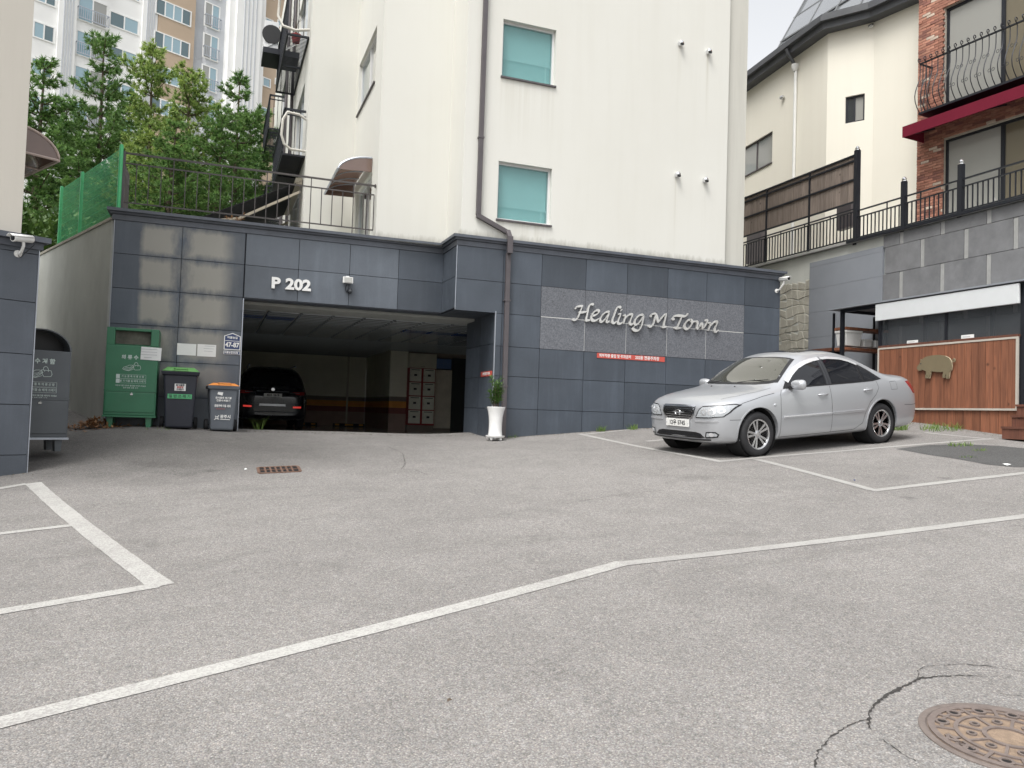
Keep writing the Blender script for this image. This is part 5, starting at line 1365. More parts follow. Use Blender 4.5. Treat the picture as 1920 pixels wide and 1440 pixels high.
# ================================================================ TREES
leafmat('pine_a', (.07, .165, .045), (.20, .33, .09), trans=.35); leafmat('pine_b', (.13, .23, .055), (.40, .50, .14), trans=.35); leafmat('bush_leaf', (.035, .085, .018), (.11, .19, .04)); leafmat('dry_leaf', (.22, .10, .04), (.34, .20, .10))
def pine_meshes(seed, h, rad, low=.06, dens=1.0):
    r = random.Random(seed); tk = MB(); fo = MB()
    lean = Vector((r.uniform(-.3,.3), r.uniform(-.3,.3), 0))
    def ax(t): return Vector((lean.x*t*t, lean.y*t*t, h*t))
    tk.tube([ax(k/8) for k in range(9)], [.13*(1-k/8)+.012 for k in range(9)], 7)
    nw = int(h*2.2)
    for w in range(nw):
        t = low+(.98-low)*w/(nw-1)+r.uniform(-.01,.01); L0 = rad*(max(0, 1-t))**.62*r.uniform(.8,1.15)+.15
        nb = r.randint(4, 7)
        for b in range(nb):
            a = 2*math.pi*(b+r.uniform(-.4,.4))/nb+w*.9; L = L0*r.uniform(.5, 1.25)
            el = .05+.6*t+r.uniform(-.15,.2)
            d = Vector((math.cos(a), math.sin(a), 0)); sd_ = Vector((-d.y, d.x, 0)); p0 = ax(t); bend = r.uniform(-.25,.25)
            P = [p0 + d*(L*u) + sd_*(bend*L*u*u) + Vector((0,0, L*(el*u*.7+.35*u*u-.12*u))) for u in (0,.3,.6,.85,1)]
            tk.tube(P, [.025*(1-t)+.01,.018,.012,.008,.004], 4, caps=False)
            nt = max(6, int(L*25*dens))
            for i in range(nt):
                u = .15+.87*i/nt; k = min(3, int(u*4)); q = P[k].lerp(P[k+1], min(1.1, u*4-k))
                side = sd_*r.uniform(-.5,.5)*(.25+L*.45*(1.1-u))
                q = q+side+Vector((0,0,r.uniform(-.10,.16)))
                dd = (d*r.uniform(.3,1.2)+side*1.5+Vector((0,0,r.uniform(.1,1.2)))).normalized(); sc_ = r.uniform(.7,1.2)
                for j in range(22):
                    v = (dd*.75+Vector((r.gauss(0,.6), r.gauss(0,.6), r.gauss(0,.6)))).normalized(); ln = r.uniform(.09,.19)*sc_
                    s_ = v.cross(Vector((r.uniform(-1,1), r.uniform(-1,1), r.uniform(-1,1)))).normalized()*.0165
                    fo.add([q-s_, q+s_, q+v*ln], [(0,1,2)])
    return tk, fo
PV = {}
for nm, sd, h, rad, mt_ in (('a', 11, 8.4, 1.9, 'pine_a'), ('b', 12, 8.0, 1.75, 'pine_b'), ('c', 13, 7.2, 1.9, 'pine_a')):
    tk, fo = pine_meshes(sd, h, rad)
    tm = tk.mesh('trunk'); tm.materials.append(MT['bark']); fm = MB.__new__(MB); fm = bpy.data.meshes.new('crown'); fm.from_pydata([tuple(v) for v in fo.v], [], fo.f); fm.materials.append(MT[mt_])
    PV[nm] = (tm, fm, h)
def pine(kind, px, py_top, D, label, rot, wide=1.0):
    p = at(px, py_top, D); tm, fm, h = PV[kind]; zb = 4.6
    t = thing('pine_tree', label, 'tree', (p.x, p.y, zb), rot, group='pine trees behind the terrace'); s = (p.z-zb)/h; t.scale = (s*wide, s*wide, s)
    obj('trunk', tm, None, t); obj('crown', fm, None, t)
pine('a', 198, 72, 27, 'dark green pine with the tallest tip, left of centre behind the green fence', .3, 1.0)
pine('b', 292, 92, 26, 'yellow green pine with a pale narrow tip behind the terrace railing', 1.2, 1.0)
pine('a', 245, 190, 31, 'shaded pine squeezed between the two tallest pines', 2.2, 1.2)
pine('b', 357, 138, 25, 'bushy light green pine in the middle of the terrace row', 3.0, 1.15)
pine('a', 415, 215, 24, 'dark low pine in front of the tower bay windows', 4.0, 1.3)
pine('c', 448, 148, 27, 'green pine closest to the iron balconies', 5.2, 1.1)
pine('c', 480, 230, 30, 'pine partly hidden behind the far iron balconies', .9, 1.2)
pine('c', 78, 128, 26, 'pine half hidden by the left building', 2.8, 1.25)
pine('a', 128, 190, 29, 'sparse pine between the left building and the tallest pine', 1.7, 1.0)
pine('c', 320, 235, 22, 'short broad pine just behind the railing', 3.7, 1.35)
pine('a', 150, 300, 22, 'low dark pine just behind the green fence', .2, 1.5)
# bushes
def bush_mesh(seed, rx, ry, rz, n, lw=.035, lL=.10):
    r = random.Random(seed); m = MB()
    cl = [(Vector((r.uniform(-.75,.75)*rx, r.uniform(-.75,.75)*ry, r.uniform(.15,.85)*rz)), r.uniform(.25,.45)) for _ in range(26)]
    for _ in range(n):
        c, rr = r.choice(cl); v = Vector((r.gauss(0,1), r.gauss(0,1), r.gauss(0,1))).normalized()
        p = c+Vector((v.x*rx, v.y*ry, v.z*rz*.8))*rr*r.uniform(.7,1.05)
        if p.z < 0: continue
        leaf(m, p, v+Vector((r.uniform(-.8,.8), r.uniform(-.8,.8), r.uniform(-.2,.7))), lw*r.uniform(.7,1.3), lL*r.uniform(.7,1.3))
    me = bpy.data.meshes.new('foliage'); me.from_pydata([tuple(v) for v in m.v], [], m.f); me.materials.append(MT['bush_leaf']); return me
BM = [bush_mesh(k, 1.3, 1.0, 1.7, 9000) for k in (1, 2)]
stm = MB()
for k in range(5): stm.tube([(0,0,0), (.3*math.cos(k*1.3), .3*math.sin(k*1.3), .8), (.7*math.cos(k*1.3), .6*math.sin(k*1.3), 1.3)], [.03,.02,.008], 5)
stmm = stm.mesh('stem'); stmm.materials.append(MT['bark'])
def bush(px, py, D, z, sc, label, k, rot):
    p = at(px, py, D); t = thing('shrub', label, 'shrub', (p.x, p.y, z), rot, group='shrubs round the terrace'); t.scale = sc
    obj('foliage', BM[k], None, t); obj('stem', stmm, None, t)
bush(78, 420, 20, 3.3, (1.6,1.3,1.75), 'broad bright green shrub beside the left building behind the fence', 0, .4)
bush(150, 430, 23, 4.4, (1.4,1.2,1.3), 'leafy shrub seen through the green mesh fence', 1, 2.0)
bush(300, 400, 21.5, 4.6, (.9,.8,.62), 'low shrub behind the left part of the terrace railing', 0, 1.0)
bush(400, 405, 21.5, 4.6, (.8,.7,.55), 'low shrub behind the railing just left of the dark awning', 1, 3.2)
bush(350, 402, 22.5, 4.6, (1.0,.8,.7), 'low shrub behind the middle of the terrace railing', 1, 5.0)
bush(230, 395, 22.5, 4.6, (1.0,.8,.8), 'low shrub at the green fence corner post', 0, 4.0)
bush(470, 408, 24.0, 4.6, (1.1,.8,.65), 'low shrub under the dark terrace awning', 1, .6)
# withered plant and flower pot by the awning
def pot_plant(px, py, D, label, leafm, hgt, seed, potmat):
    p = at(px, py, D); t = thing('potted_plant', label, 'potted plant', (p.x, p.y, 4.70)); r = random.Random(seed)
    MB().lathe([(0,0),(.12,0),(.16,.26),(.175,.26),(.175,.30),(.15,.30),(.14,.26),(0,.25)], 16).build('pot', MT[potmat], t, smooth=40)
    s_, l_ = MB(), MB()
    for k in range(7):
        top = Vector((r.uniform(-.22,.22), r.uniform(-.15,.15), hgt*r.uniform(.6,1))); s_.tube([(0,0,.26), top*.5+Vector((0,0,.15)), top], [.008,.006,.003], 5)
        for i in range(26): leaf(l_, Vector((0,0,.26)).lerp(top, r.uniform(.3,1)), Vector((r.uniform(-1,1), r.uniform(-1,1), r.uniform(-1,.6))), .014, .08)
    s_.build('stem', MT['bark'], t); l_.build('foliage', MT[leafm], t)
mat('terracotta', (.24, .09, .05), .8, var=.15)
pot_plant(437, 400, 16.6, 'withered brown potted plant at the end of the awning', 'dry_leaf', 1.0, 3, 'terracotta')
pot_plant(493, 412, 17.2, 'terracotta pot with short green leaves under the awning', 'bush_leaf', .5, 4, 'terracotta')
# upper balcony flower pot
pb_ = thing('potted_plant', 'red pot with bare twigs on the upper front balcony', 'potted plant', (1.42, 18.8, 9.96)); r = random.Random(8)
MB().lathe([(0,0),(.08,0),(.11,.16),(.12,.16),(.12,.19),(0,.18)], 14).build('pot', MT['locker_red'], pb_, smooth=40)
s_ = MB()
for k in range(9): s_.tube([(0,0,.18), (r.uniform(-.1,.1), r.uniform(-.1,.1), .45), (r.uniform(-.2,.2), r.uniform(-.2,.2), r.uniform(.6,.85))], [.006,.004,.002], 4)
s_.build('stem', MT['bark'], pb_)
# pile of dead leaves by the green bin
r = random.Random(4); m = MB(); pc_ = onY(176, 790, 14.4)
for k in range(420):
    rr = abs(r.gauss(0, .22)); a = r.uniform(0, 6.28); x, y = pc_.x+rr*math.cos(a)*1.2, pc_.y+rr*math.sin(a)
    leaf(m, Vector((x, y, gz(x, y)+.01+max(0, .16-rr*.5)*r.random())), Vector((r.uniform(-1,1), r.uniform(-1,1), r.uniform(-.3,.6))), .02, .09)
tag(m.build('dead_leaves', MT['dry_leaf']), 'heap of dead leaves beside the green bin', kind='stuff')
# ================================================================ RIGHT: RETAINING WALL, TERRACE, HOUSES
XR = 14.25; FR = Frame(XR, 20.0, -90)     # local x grows towards the camera, y away (+X)
ZTER = 5.95
rw = thing('terrace_wall', 'tall grey slab clad retaining wall below the brick house', 'wall', (XR, 12.0, 1.4), wabs=True)
def rbox(name, mt, parent, *b, **k): return fbuild(FR, [b], name, MT[mt] if isinstance(mt, str) else mt, parent, **k)
mat('slab_grey', (.165, .167, .172), .85, var=.2, vs=3, bump=.3, bs=80, rand=.12, wear=.5, wearcol=(.095, .096, .10), wears=1.6, space='World')
mat('slab_strip', (.30, .30, .29), .85, var=.15, vs=5)
mat('smooth_panel', (.22, .235, .26), .6, var=.08, vs=1.2, space='World')
sA, sB, sC = FR.hit(1517, 600)[0], FR.hit(1655, 520)[0], 14.0
rbox('core', 'concrete', rw, -6, 16, .06, .5, .5, ZTER-.06)
# slab courses
zc1 = FR.hit(1729, 448)[1]; zc0 = FR.hit(1729, 500.6)[1]; hc = zc1-zc0; 
ph = {0: FR.hit(1729, 475)[0], 1: FR.hit(1766, 520)[0]}
pit = FR.hit(1811, 470)[0]-FR.hit(1729, 475)[0]
for c in range(-6, 4):
    z0 = zc0+c*hc; z1 = min(z0+hc, ZTER-.08)
    if z1 < 1.2 or z1-z0 < .05: continue
    base = ph[0] if c % 2 == 0 else ph[1]
    x = base-pit*8
    while x < sC:
        a, b = x+.05, x+pit-.05
        if b > sB:
            rbox('stone_slab', 'slab_grey', rw, max(a, sB+.002)+.004, b-.004, tr.uniform(0, .006), .062, z0+.005, z1-.005)
            if a > sB+.1: rbox('joint_strip', 'slab_strip', rw, x-.046, x+.046, .012, .062, z0+.005, z1-.005)
        x += pit
# smooth sheet panels
zz = [FR.hit(1600, y)[1] for y in (760, 690, 625, 575, 528, 484)] + [ZTER-.30]
for j in range(6): rbox('sheet_panel', 'smooth_panel', rw, sA, sB-.003, -.012, .058, zz[j]+.002, zz[j+1]-.002)
# form-lined concrete with a crazy-paving relief
r = random.Random(9); s0 = FR.hit(1450, 600)[0]; zr0, zr1 = 1.4, FR.hit(1490, 528)[1]
nx, nz = 6, 17; V = {}
for i in range(nx+1):
    for j in range(nz+1):
        V[i, j] = (s0+(sA-s0)*(i+(r.uniform(-.3,.3) if 0 < i < nx else 0))/nx, zr0+(zr1-zr0)*(j+(r.uniform(-.3,.3) if 0 < j < nz else 0))/nz)
for i in range(nx):
    for j in range(nz):
        P = [Vector(V[i,j]), Vector(V[i+1,j]), Vector(V[i+1,j+1]), Vector(V[i,j+1])]; c = sum(P, Vector((0,0)))/4
        if r.random() < .4: P[2] = P[2].lerp(P[1], .3)
        Q = [c+(p-c)*.95 for p in P]; T = [c+(p-c)*.82 for p in P]; d = r.uniform(.010, .022)
        m = MB(); vs = [FR.w(q.x, .06, q.y) for q in Q]+[FR.w(q.x, .06-d, q.y) for q in T]
        m.add(vs, [(4,5,6,7),(0,1,5,4),(1,2,6,5),(2,3,7,6),(3,0,4,7)]).build('relief_stone', MT['concrete_pale'], rw)
rbox('coping', 'slab_strip', rw, -6, 14.3, -.05, .45, ZTER-.055, ZTER)
sE = FR.hit(1592, 456)[0]
rbox('dark_edge', 'dark_metal', rw, sE, 14.3, -.10, -.052, ZTER-.06, ZTER-.005)
tsl = MB().add([tuple(FR.w(-6,.1,ZTER-.03)), tuple(FR.w(14.3,.1,ZTER-.03)), tuple(FR.w(14.3,14,ZTER-.03)), tuple(FR.w(-6,14,ZTER-.03))], [(0,1,2,3)])
tsl.build('terrace_floor', MT['concrete'], rw)

# ---- railings
def railing(name, label, x0, x1, y, zb, zt, posts=(), caps=True, step=.115, twin=.16):
    t = thing(name, label, 'railing', tuple(FR.w((x0+x1)/2, y, zb)), wabs=True, group='dark iron railings on the terrace wall'); D = MT['dark_metal']
    for z, hgt in ((zt, .03), (zt-twin, .025), (zb+.09, .03)):
        fbuild(FR, [(x0, x1, y-.02, y+.02, z-hgt, z)], 'rail', D, t)
    n = int((x1-x0)/step)
    for k in range(1, n):
        x = x0+(x1-x0)*k/n; tall = k % 8 == 0
        fbuild(FR, [(x-.011, x+.011, y-.0105, y+.0105, zb+.09, zt-.031 if tall else zt-twin-.026)], 'baluster', D, t)
    for x, zp in posts:
        po = fbuild(FR, [(x-.05, x+.05, y-.05, y+.05, zb-.1, zp)], 'post', D, t)
        c = FR.w(x, y, zp)
        MB().lathe([(.06,0),(.062,.02),(.04,.035),(.055,.06),(.03,.10),(0,.115)], 12, tuple(c)).build('post_cap', MT['chrome'], po, smooth=40)
    return t
sP = [FR.hit(x, y, .1)[0] for x, y in ((1606, 400), (1695, 380), (1802, 360))]
zr_ = FR.hit(1695, 368, .1)[1]
zpost = FR.hit(1606, 283, .1)[1]
railing('terrace_railing', 'dark iron railing with chrome capped posts before the brick house', sP[0], 13.6, .1, ZTER, zr_, posts=[(sP[1], FR.hit(1694, 341, .1)[1]), (sP[2], FR.hit(1801, 309, .1)[1]), (sP[2]*2-sP[1], FR.hit(1801, 309, .1)[1])])
railing('terrace_railing', 'dark iron railing below the weathered timber screen', FR.hit(1385, 470, .1)[0], sP[0]-.06, .1, ZTER, FR.hit(1540, 410, .1)[1], twin=.07)
# ---- timber privacy screen
sc = thing('timber_screen', 'weathered timber privacy screen in a dark iron frame above the railing', 'fence', tuple(FR.w(sP[0]-2, .15, ZTER)), wabs=True)
wood('wood_grey', (.245, .20, .17), (.15, .12, .10), .8)
xs0 = FR.hit(1385, 400, .15)[0]; xs1 = sP[0]-.06; zs1 = FR.hit(1602, 292, .15)[1]; zs0 = FR.hit(1602, 379, .15)[1]
n = int((xs1-xs0)/.135)
for k in range(n):
    a = xs0+(xs1-xs0)*k/n; b = xs0+(xs1-xs0)*(k+1)/n
    fbuild(FR, [(a+.003, b-.003, .15, .172+tr.uniform(0,.004), zs0+.02, zs1-.02)], 'plank', MT['wood_grey'], sc)
for z in (zs1, zs1-.13, (zs0+zs1)/2-.02, zs0): fbuild(FR, [(xs0, xs1, .118, .149, z-.022, z+.022)], 'frame_rail', MT['dark_metal'], sc)
for px in (1438, 1518): x = FR.hit(px, 400, .15)[0]; fbuild(FR, [(x-.022, x+.022, .116, .148, ZTER, zs1-.02)], 'frame_post', MT['dark_metal'], sc)
po = fbuild(FR, [(sP[0]-.055, sP[0]+.055, .045, .155, ZTER-.1, zpost)], 'end_post', MT['dark_metal'], sc)
MB().lathe([(.065,0),(.067,.02),(.04,.035),(.055,.06),(.03,.10),(0,.115)], 12, tuple(FR.w(sP[0], .1, zpost))).build('post_cap', MT['chrome'], po, smooth=40)
# meter boxes on the cream house, seen through the railing
# ================================================================ CREAM HOUSE
ZE = 12.3
A = at(1380, 178, 1); 
def H(px, py, Z): return onZ(px, py, Z)
pA, pB, pC, pD = H(1405, 168, ZE), H(1553, 62, ZE), H(1640, 40, ZE), H(1720, 5, ZE)
dAB = (pA-pB).normalized(); pA2 = pB+dAB*14; dCD = (pD-pC).normalized(); pD2 = pC+dCD*4.2
ch = thing('cream_house', 'cream rendered house with dark grey eaves and roof panels', 'house', (pB.x, pB.y, ZTER), wabs=True)
def seg_frame(p, q): return Frame(p.x, p.y, math.degrees(math.atan2(q.y-p.y, q.x-p.x)))
f1, f2, f3 = seg_frame(pA2, pB), seg_frame(pB, pC), seg_frame(pC, pD2)
L1, L2, L3 = (pB-pA2).length, (pC-pB).length, (pD2-pC).length
Zb = ZTER-.2
h1 = f1.hit(1407, 262)[0], f1.hit(1447, 320)[0], f1.hit(1447, 325)[1], f1.hit(1447, 246)[1]
h1 = (h1[1]-1.9, h1[1], h1[2]+.35, h1[3])
h2 = (f2.hit(1585, 200)[0], f2.hit(1621, 205)[0], f2.hit(1600, 229)[1], f2.hit(1600, 179)[1])
wallgrid(MB(), f1, 0, L1, Zb, ZE, [h1]).build('front_wall', MT['cream_right'], ch)
wallgrid(MB(), f2, 0, L2, Zb, ZE, [h2]).build('return_wall', MT['cream_right'], ch)
wallgrid(MB(), f3, 0, L3, Zb, ZE, []).build('front_wall', MT['cream_right'], ch)
window(f1, ch, *h1, y=.05, mull=[(h1[0]+h1[1])/2], frame='brown_metal', pane='window_grey', sill='brown_metal')
window(f2, ch, *h2, y=.05, mull=[h2[0]+(h2[1]-h2[0])*.45], frame='dark_metal', pane=['window_dark', 'window_grey'], sill=None)
mat('eave_grey', (.075, .078, .085), .6, var=.15, vs=3)
offs = 6.0
back = [pD2+Vector((6,0,0)), pA2+Vector((6,0,0))]
def outl(o):
    P = [pA2, pB, pC, pD2]; N = [-f1.ey, -f1.ey, -f3.ey, -f3.ey]; out = []
    q = [pA2-f1.ey*o, pB-f1.ey*o+f1.ex*o*.55, pC-f3.ey*o+f1.ex*o*.25, pD2-f3.ey*o]
    return q
def slabm(o, z0, z1, mt, name):
    q = outl(o); P = [(v.x, v.y) for v in q]+[(back[0].x, back[0].y), (back[1].x, back[1].y)]
    return MB().prism(P, z0, z1, 'z').build(name, mt, ch)
slabm(.30, ZE-.02, ZE+.16, MT['eave_grey'], 'eaves')
slabm(.42, ZE+.162, ZE+.30, MT['eave_grey'], 'gutter')
slabm(.36, ZE+.302, ZE+.38, MT['eave_grey'], 'gutter_lip')
# pitched roof and the glossy panels standing on it
q = outl(.33); m = MB(); rise = Vector((4.2, 0, 1.4))
lo = [Vector((v.x, v.y, ZE+.39)) for v in q]; hi = [v+rise for v in lo]
hi = [Vector((max(h.x for h in hi), h.y, ZE+2.0)) for h in hi]
m.add(lo+hi, [(i, i+1, len(lo)+i+1, len(lo)+i) for i in range(len(lo)-1)])
mat('roof_slate', (.10, .105, .115), .7, var=.25, vs=6, bump=.4, bs=30, space='World')
m.build('roof', MT['roof_slate'], ch)
sol = thing('roof_panels', 'tilted glazed panels in a grey frame on the cream house roof', 'roof panels', (pB.x+1, pB.y, ZE+.5), wabs=True)
glass('panel_glass', (.16, .17, .18), .06, .8); mat('frame_grey', (.17, .175, .18), .5)
u0 = at(1478, 75, (pB-EYE).dot(fw)+1.0)
Ly = Vector((0, -1, 0)); Up = Vector((.50, 0, .87)).normalized()
base0 = onZ(1471, 92, ZE+.62)+Vector((.45, 0, .1))
for i in range(-1, 5):
    for j in range(3):
        o0 = base0+Ly*(i*1.25)+Up*(j*1.05)
        m = MB().add([o0, o0+Ly*1.2, o0+Ly*1.2+Up*1.0, o0+Up*1.0], [(0,1,2,3)]); o = m.build('panel', MT['panel_glass'], sol); o.modifiers.new('s', 'SOLIDIFY').thickness = .03
for i in range(-1, 6): MB().bar(base0+Ly*(i*1.25-.025)-Vector((.03,0,0)), base0+Ly*(i*1.25-.025)+Up*3.2-Vector((.03,0,0)), .05, .05).build('frame_bar', MT['frame_grey'], sol)
for j in range(4): MB().bar(base0+Up*(j*1.05-.025)+Vector((-.03,1.35,0)), base0+Up*(j*1.05-.025)+Ly*6.3-Vector((.03,0,0)), .045, .045).build('frame_bar', MT['frame_grey'], sol)
for i in (0, 2, 4): MB().bar(base0+Ly*(i*1.25)+Up*2.4+Vector((.05,0,0)), base0+Ly*(i*1.25)+Vector((2.4,0,-.2)), .05, .05).build('prop', MT['frame_grey'], sol)
# downpipe, vents, camera
xdp = f1.hit(1493, 250)[0]
hdp = MB(); hdp.tube([f1.w(xdp, -.06, ZTER), f1.w(xdp, -.06, ZE-.45)], .05, 10)
dpo = hdp.build('downpipe', MT['pvc_white'], ch, smooth=40)
MB().lathe([(.06,0),(.11,.12),(.11,.2),(.06,.21)], 12, tuple(f1.w(xdp, -.08, ZE-.50))).build('rain_hopper', MT['pvc_white'], ch, smooth=40)
MB().tube([f1.w(xdp, -.10, ZE-.3), f1.w(xdp, -.32, ZE-.02), f1.w(xdp, -.38, ZE+.12)], .05, 8).build('gutter_outlet', MT['eave_grey'], ch)
for fr_, px, py in ((f1, 1470, 183), (f2, 1635, 50)):
    x, z = fr_.hit(px, py); c = fr_.w(x, -.06, z)
    MB().lathe([(0,-.07),(.04,-.06),(.055,-.02),(.055,.06)], 12, tuple(c), 'y').build('vent_cap', MT['chrome'], ch, smooth=40)
for px, py0, py1 in ((1590, 383, 425), (1420, 430, 488)):
    fr_ = f1
    x, z1_ = f1.hit(px-10, py0); x2, z0_ = f1.hit(px+16, py1)
    mb_ = fbuild(f1, [(x, x2, -.18, -.003, max(z0_, ZTER+.02), z1_)], 'meter_cabinet', MT['brown_metal'], ch)

# ================================================================ BRICK HOUSE
pk = FR.w(FR.hit(1719, 330, 1.5)[0], 1.5, 0)
FB = Frame(pk.x, pk.y, -84.5)
bh = thing('brick_house', 'red brick house with black framed glazing at the right edge', 'house', (pk.x, pk.y, ZTER), FB.a, zabs=True)
mat('mortar', (.36, .32, .27), .95, var=.15, vs=10)
wU = (FB.hit(1770, 100)[0], 7.5, FB.hit(1772, 210)[1], FB.hit(1772, 15)[1])
wL = (FB.hit(1768, 330)[0], 7.5, ZTER, FB.hit(1768, 262)[1])
FL0 = Frame(0, 0, 0)
holesB = [(wU[0], wU[1], wU[2], wU[3]), (wL[0], wL[1], wL[2], wL[3])]
class LF:                                    # local identity frame
    w = staticmethod(lambda x, y, z: Vector((x, y, z)))
wallgrid(MB(), LF, 0.01, 8.0, Zb, 15.0, holesB, y=.03, rev=.18).build('mortar_bed', MT['mortar'], bh)
MB().box(.005, .02, .03, 5, Zb, 15.0).build('end_wall', MT['mortar'], bh)
bc = [mat('brick_red', (.36, .165, .115), .9, var=.2, vs=9, bump=.5, bs=60, rand=.25), mat('brick_orange', (.40, .20, .14), .9, var=.2, vs=9, bump=.5, bs=60, rand=.2), mat('brick_dark', (.24, .11, .085), .9, var=.2, vs=9, bump=.5, bs=60, rand=.2), mat('brick_white', (.52, .42, .34), .9, var=.25, vs=9, bump=.5, bs=60, rand=.15)]
BL, BHt, JG = .205, .057, .010
bmesh_ = []
for k in range(4):
    me = MB().box(0, BL, 0, .045, 0, BHt).mesh('brick'); me.materials.append(bc[k]); bmesh_.append(me)
bmesh_h = []
for k in range(4):
    me = MB().box(0, BL*.47, 0, .045, 0, BHt).mesh('brick'); me.materials.append(bc[k]); bmesh_h.append(me)
r = random.Random(17); cnt = 0; rest = [MB() for _ in range(4)]
zc_ = ZTER-.03; row = 0; cand = []
while zc_ < 13.4:
    x = .0 if row % 2 == 0 else -(BL+JG)/2
    while x < 4.6:
        a, b = max(x, 0), x+BL
        for h in holesB:
            if h[2] < zc_+BHt and zc_ < h[3] and b > h[0]: b = h[0]-.002
        if b-a > .03:
            k = r.choices((0,1,2,3), (44,28,18,7))[0]; cand.append((a, b, zc_, k))
        x += BL+JG
    zc_ += BHt+JG; row += 1
cand.sort(key=lambda c: c[0])
for i, (a, b, z, k) in enumerate(cand):
    pr = r.uniform(-.006, .004)
    if i < 300:
        o = obj('brick', (bmesh_ if b-a > .15 else bmesh_h)[k], None, bh); o.scale = ((b-a)/(BL if b-a > .15 else BL*.47), 1, 1); o.location = (a, pr-.008, z-ZTER); o.rotation_euler = (0, r.uniform(-.012,.012), r.uniform(-.02,.02))
    else: rest[k].box(a, b, pr-.008, .036, z, z+BHt)
for k in range(4):
    if rest[k].v: rest[k].build('brickwork', bc[k], bh, kind='stuff')
def bwindow(a, b, c, d, name):
    D = MB(); f_ = .06
    D.box(a, a+f_, .09, .17, c, d); D.box(a+f_, b, .09, .17, d-f_, d); D.box(a+f_, b, .09, .17, c, c+f_)
    for x in (a+1.35, a+2.75): D.box(x-.04, x+.04, .085, .17, c+f_, d-f_)
    w_ = D.build(name, MT['dark_metal'], bh)
    xs = [a+f_, a+1.31, a+1.39, a+2.71, a+2.79, b]
    w_['zb'] = 0.0
    for i in range(3): MB().box(xs[2*i], xs[2*i+1], .12+.01*(i % 2), .14+.01*(i % 2), c+f_, d-f_).build('pane', MT[('window_grey', 'window_curtain', 'window_dark')[i]], w_)
glass('window_curtain', (.16, .14, .10), .08, .6)
bwindow(*wU, 'window'); bwindow(*wL, 'glazed_door')
# belly balcony
bb = thing('belly_balcony', 'ornate black iron belly balcony under the upper brick house window', 'balcony', tuple(FB.w(0, 0, 8.5)), FB.a, zabs=True)
zb0 = FB.hit(1745, 205, -.45)[1]; zt0 = FB.hit(1745, 112, -.45)[1]; xa0 = FB.hit(1733, 160, -.3)[0]; xb0 = 6.0
D = MT['dark_metal']
MB().box(xa0, xb0, -.50, -.02, zb0-.05, zb0).build('base_frame', D, bb)
MB().bar((xa0, -.45, zt0), (xb0, -.45, zt0), .04, .03).build('top_rail', D, bb)
MB().bar((xa0, -.45, zt0), (xa0, .05, zt0), .04, .03).build('side_rail', D, bb)
def belly(x, y0=-.45, axis='x'):
    P = []
    for k in range(11):
        t = k/10; bul = .17*math.sin(min(1, t*1.35)*math.pi)*(1-t)*1.6
        P.append((x, y0-bul+.06*t*0, zb0+(zt0-zb0)*t))
    # scroll at the head
    for k in range(1, 11):
        a = -math.pi/2+k*.62; rr = .062*(1-k/14); P.append((x, y0-.05+rr*math.cos(a)*-1+.02, zt0+.075+rr*math.sin(a)))
    return P
n = int((xb0-xa0)/.15)
for k in range(n+1):
    x = xa0+(xb0-xa0)*k/n
    MB().tube(belly(x), .011, 6).build('scroll_bar', D, bb, smooth=60)
    if k < n and k % 1 == 0:
        mch = MB(); zc__ = zb0+(zt0-zb0)*(.30 if k % 2 else .62); xx = x+.10
        for sx in (-1, 1):
            for sz in (-1, 1):
                mch.tube([(xx+sx*(.012+.03*(1-math.cos(a))), -.53 if k % 2 else -.48, zc__+sz*.03*math.sin(a)*1.2) for a in (0,.8,1.6,2.4,3.0,3.8)], .006, 4)
        mch.build('c_scroll', D, bb)
for k in range(4):
    y = -.35+k*.12; MB().tube([(xa0-.09*math.sin(min(1, t/10*1.35)*math.pi)*(1-t/10), y, zb0+(zt0-zb0)*t/10) for t in range(11)], .011, 6).build('side_bar', D, bb, smooth=60)
# maroon awning
ma = thing('maroon_awning', 'maroon flat fronted awning over the brick house doors', 'awning', tuple(FB.w(0, 0, 7.7)), FB.a, zabs=True)
mat('maroon', (.135, .009, .024), .85, spec=.2, var=.12, vs=3)
yA = -.75
xl, zt1 = FB.hit(1692, 238, yA); _, zb1 = FB.hit(1692, 258, yA)
MB().prism([(yA, zb1), (yA, zt1), (.0, zt1+.18), (.0, zt1+.14), (yA+.03, zt1-.03), (yA+.03, zb1)], xl, 7.5, 'x').build('cover', MT['maroon'], ma)
MB().prism([(yA+.031, zb1), (yA+.031, zt1-.03), (-.002, zt1+.139), (-.002, zb1)], xl+.01, xl+.02, 'x').build('end_cheek', MT['maroon'], ma)
for x in (xl+.3, xl+2, xl+3.8): MB().bar((x, yA+.05, zb1+.02), (x, -.01, zt1), .03).build('strut', D, ma)

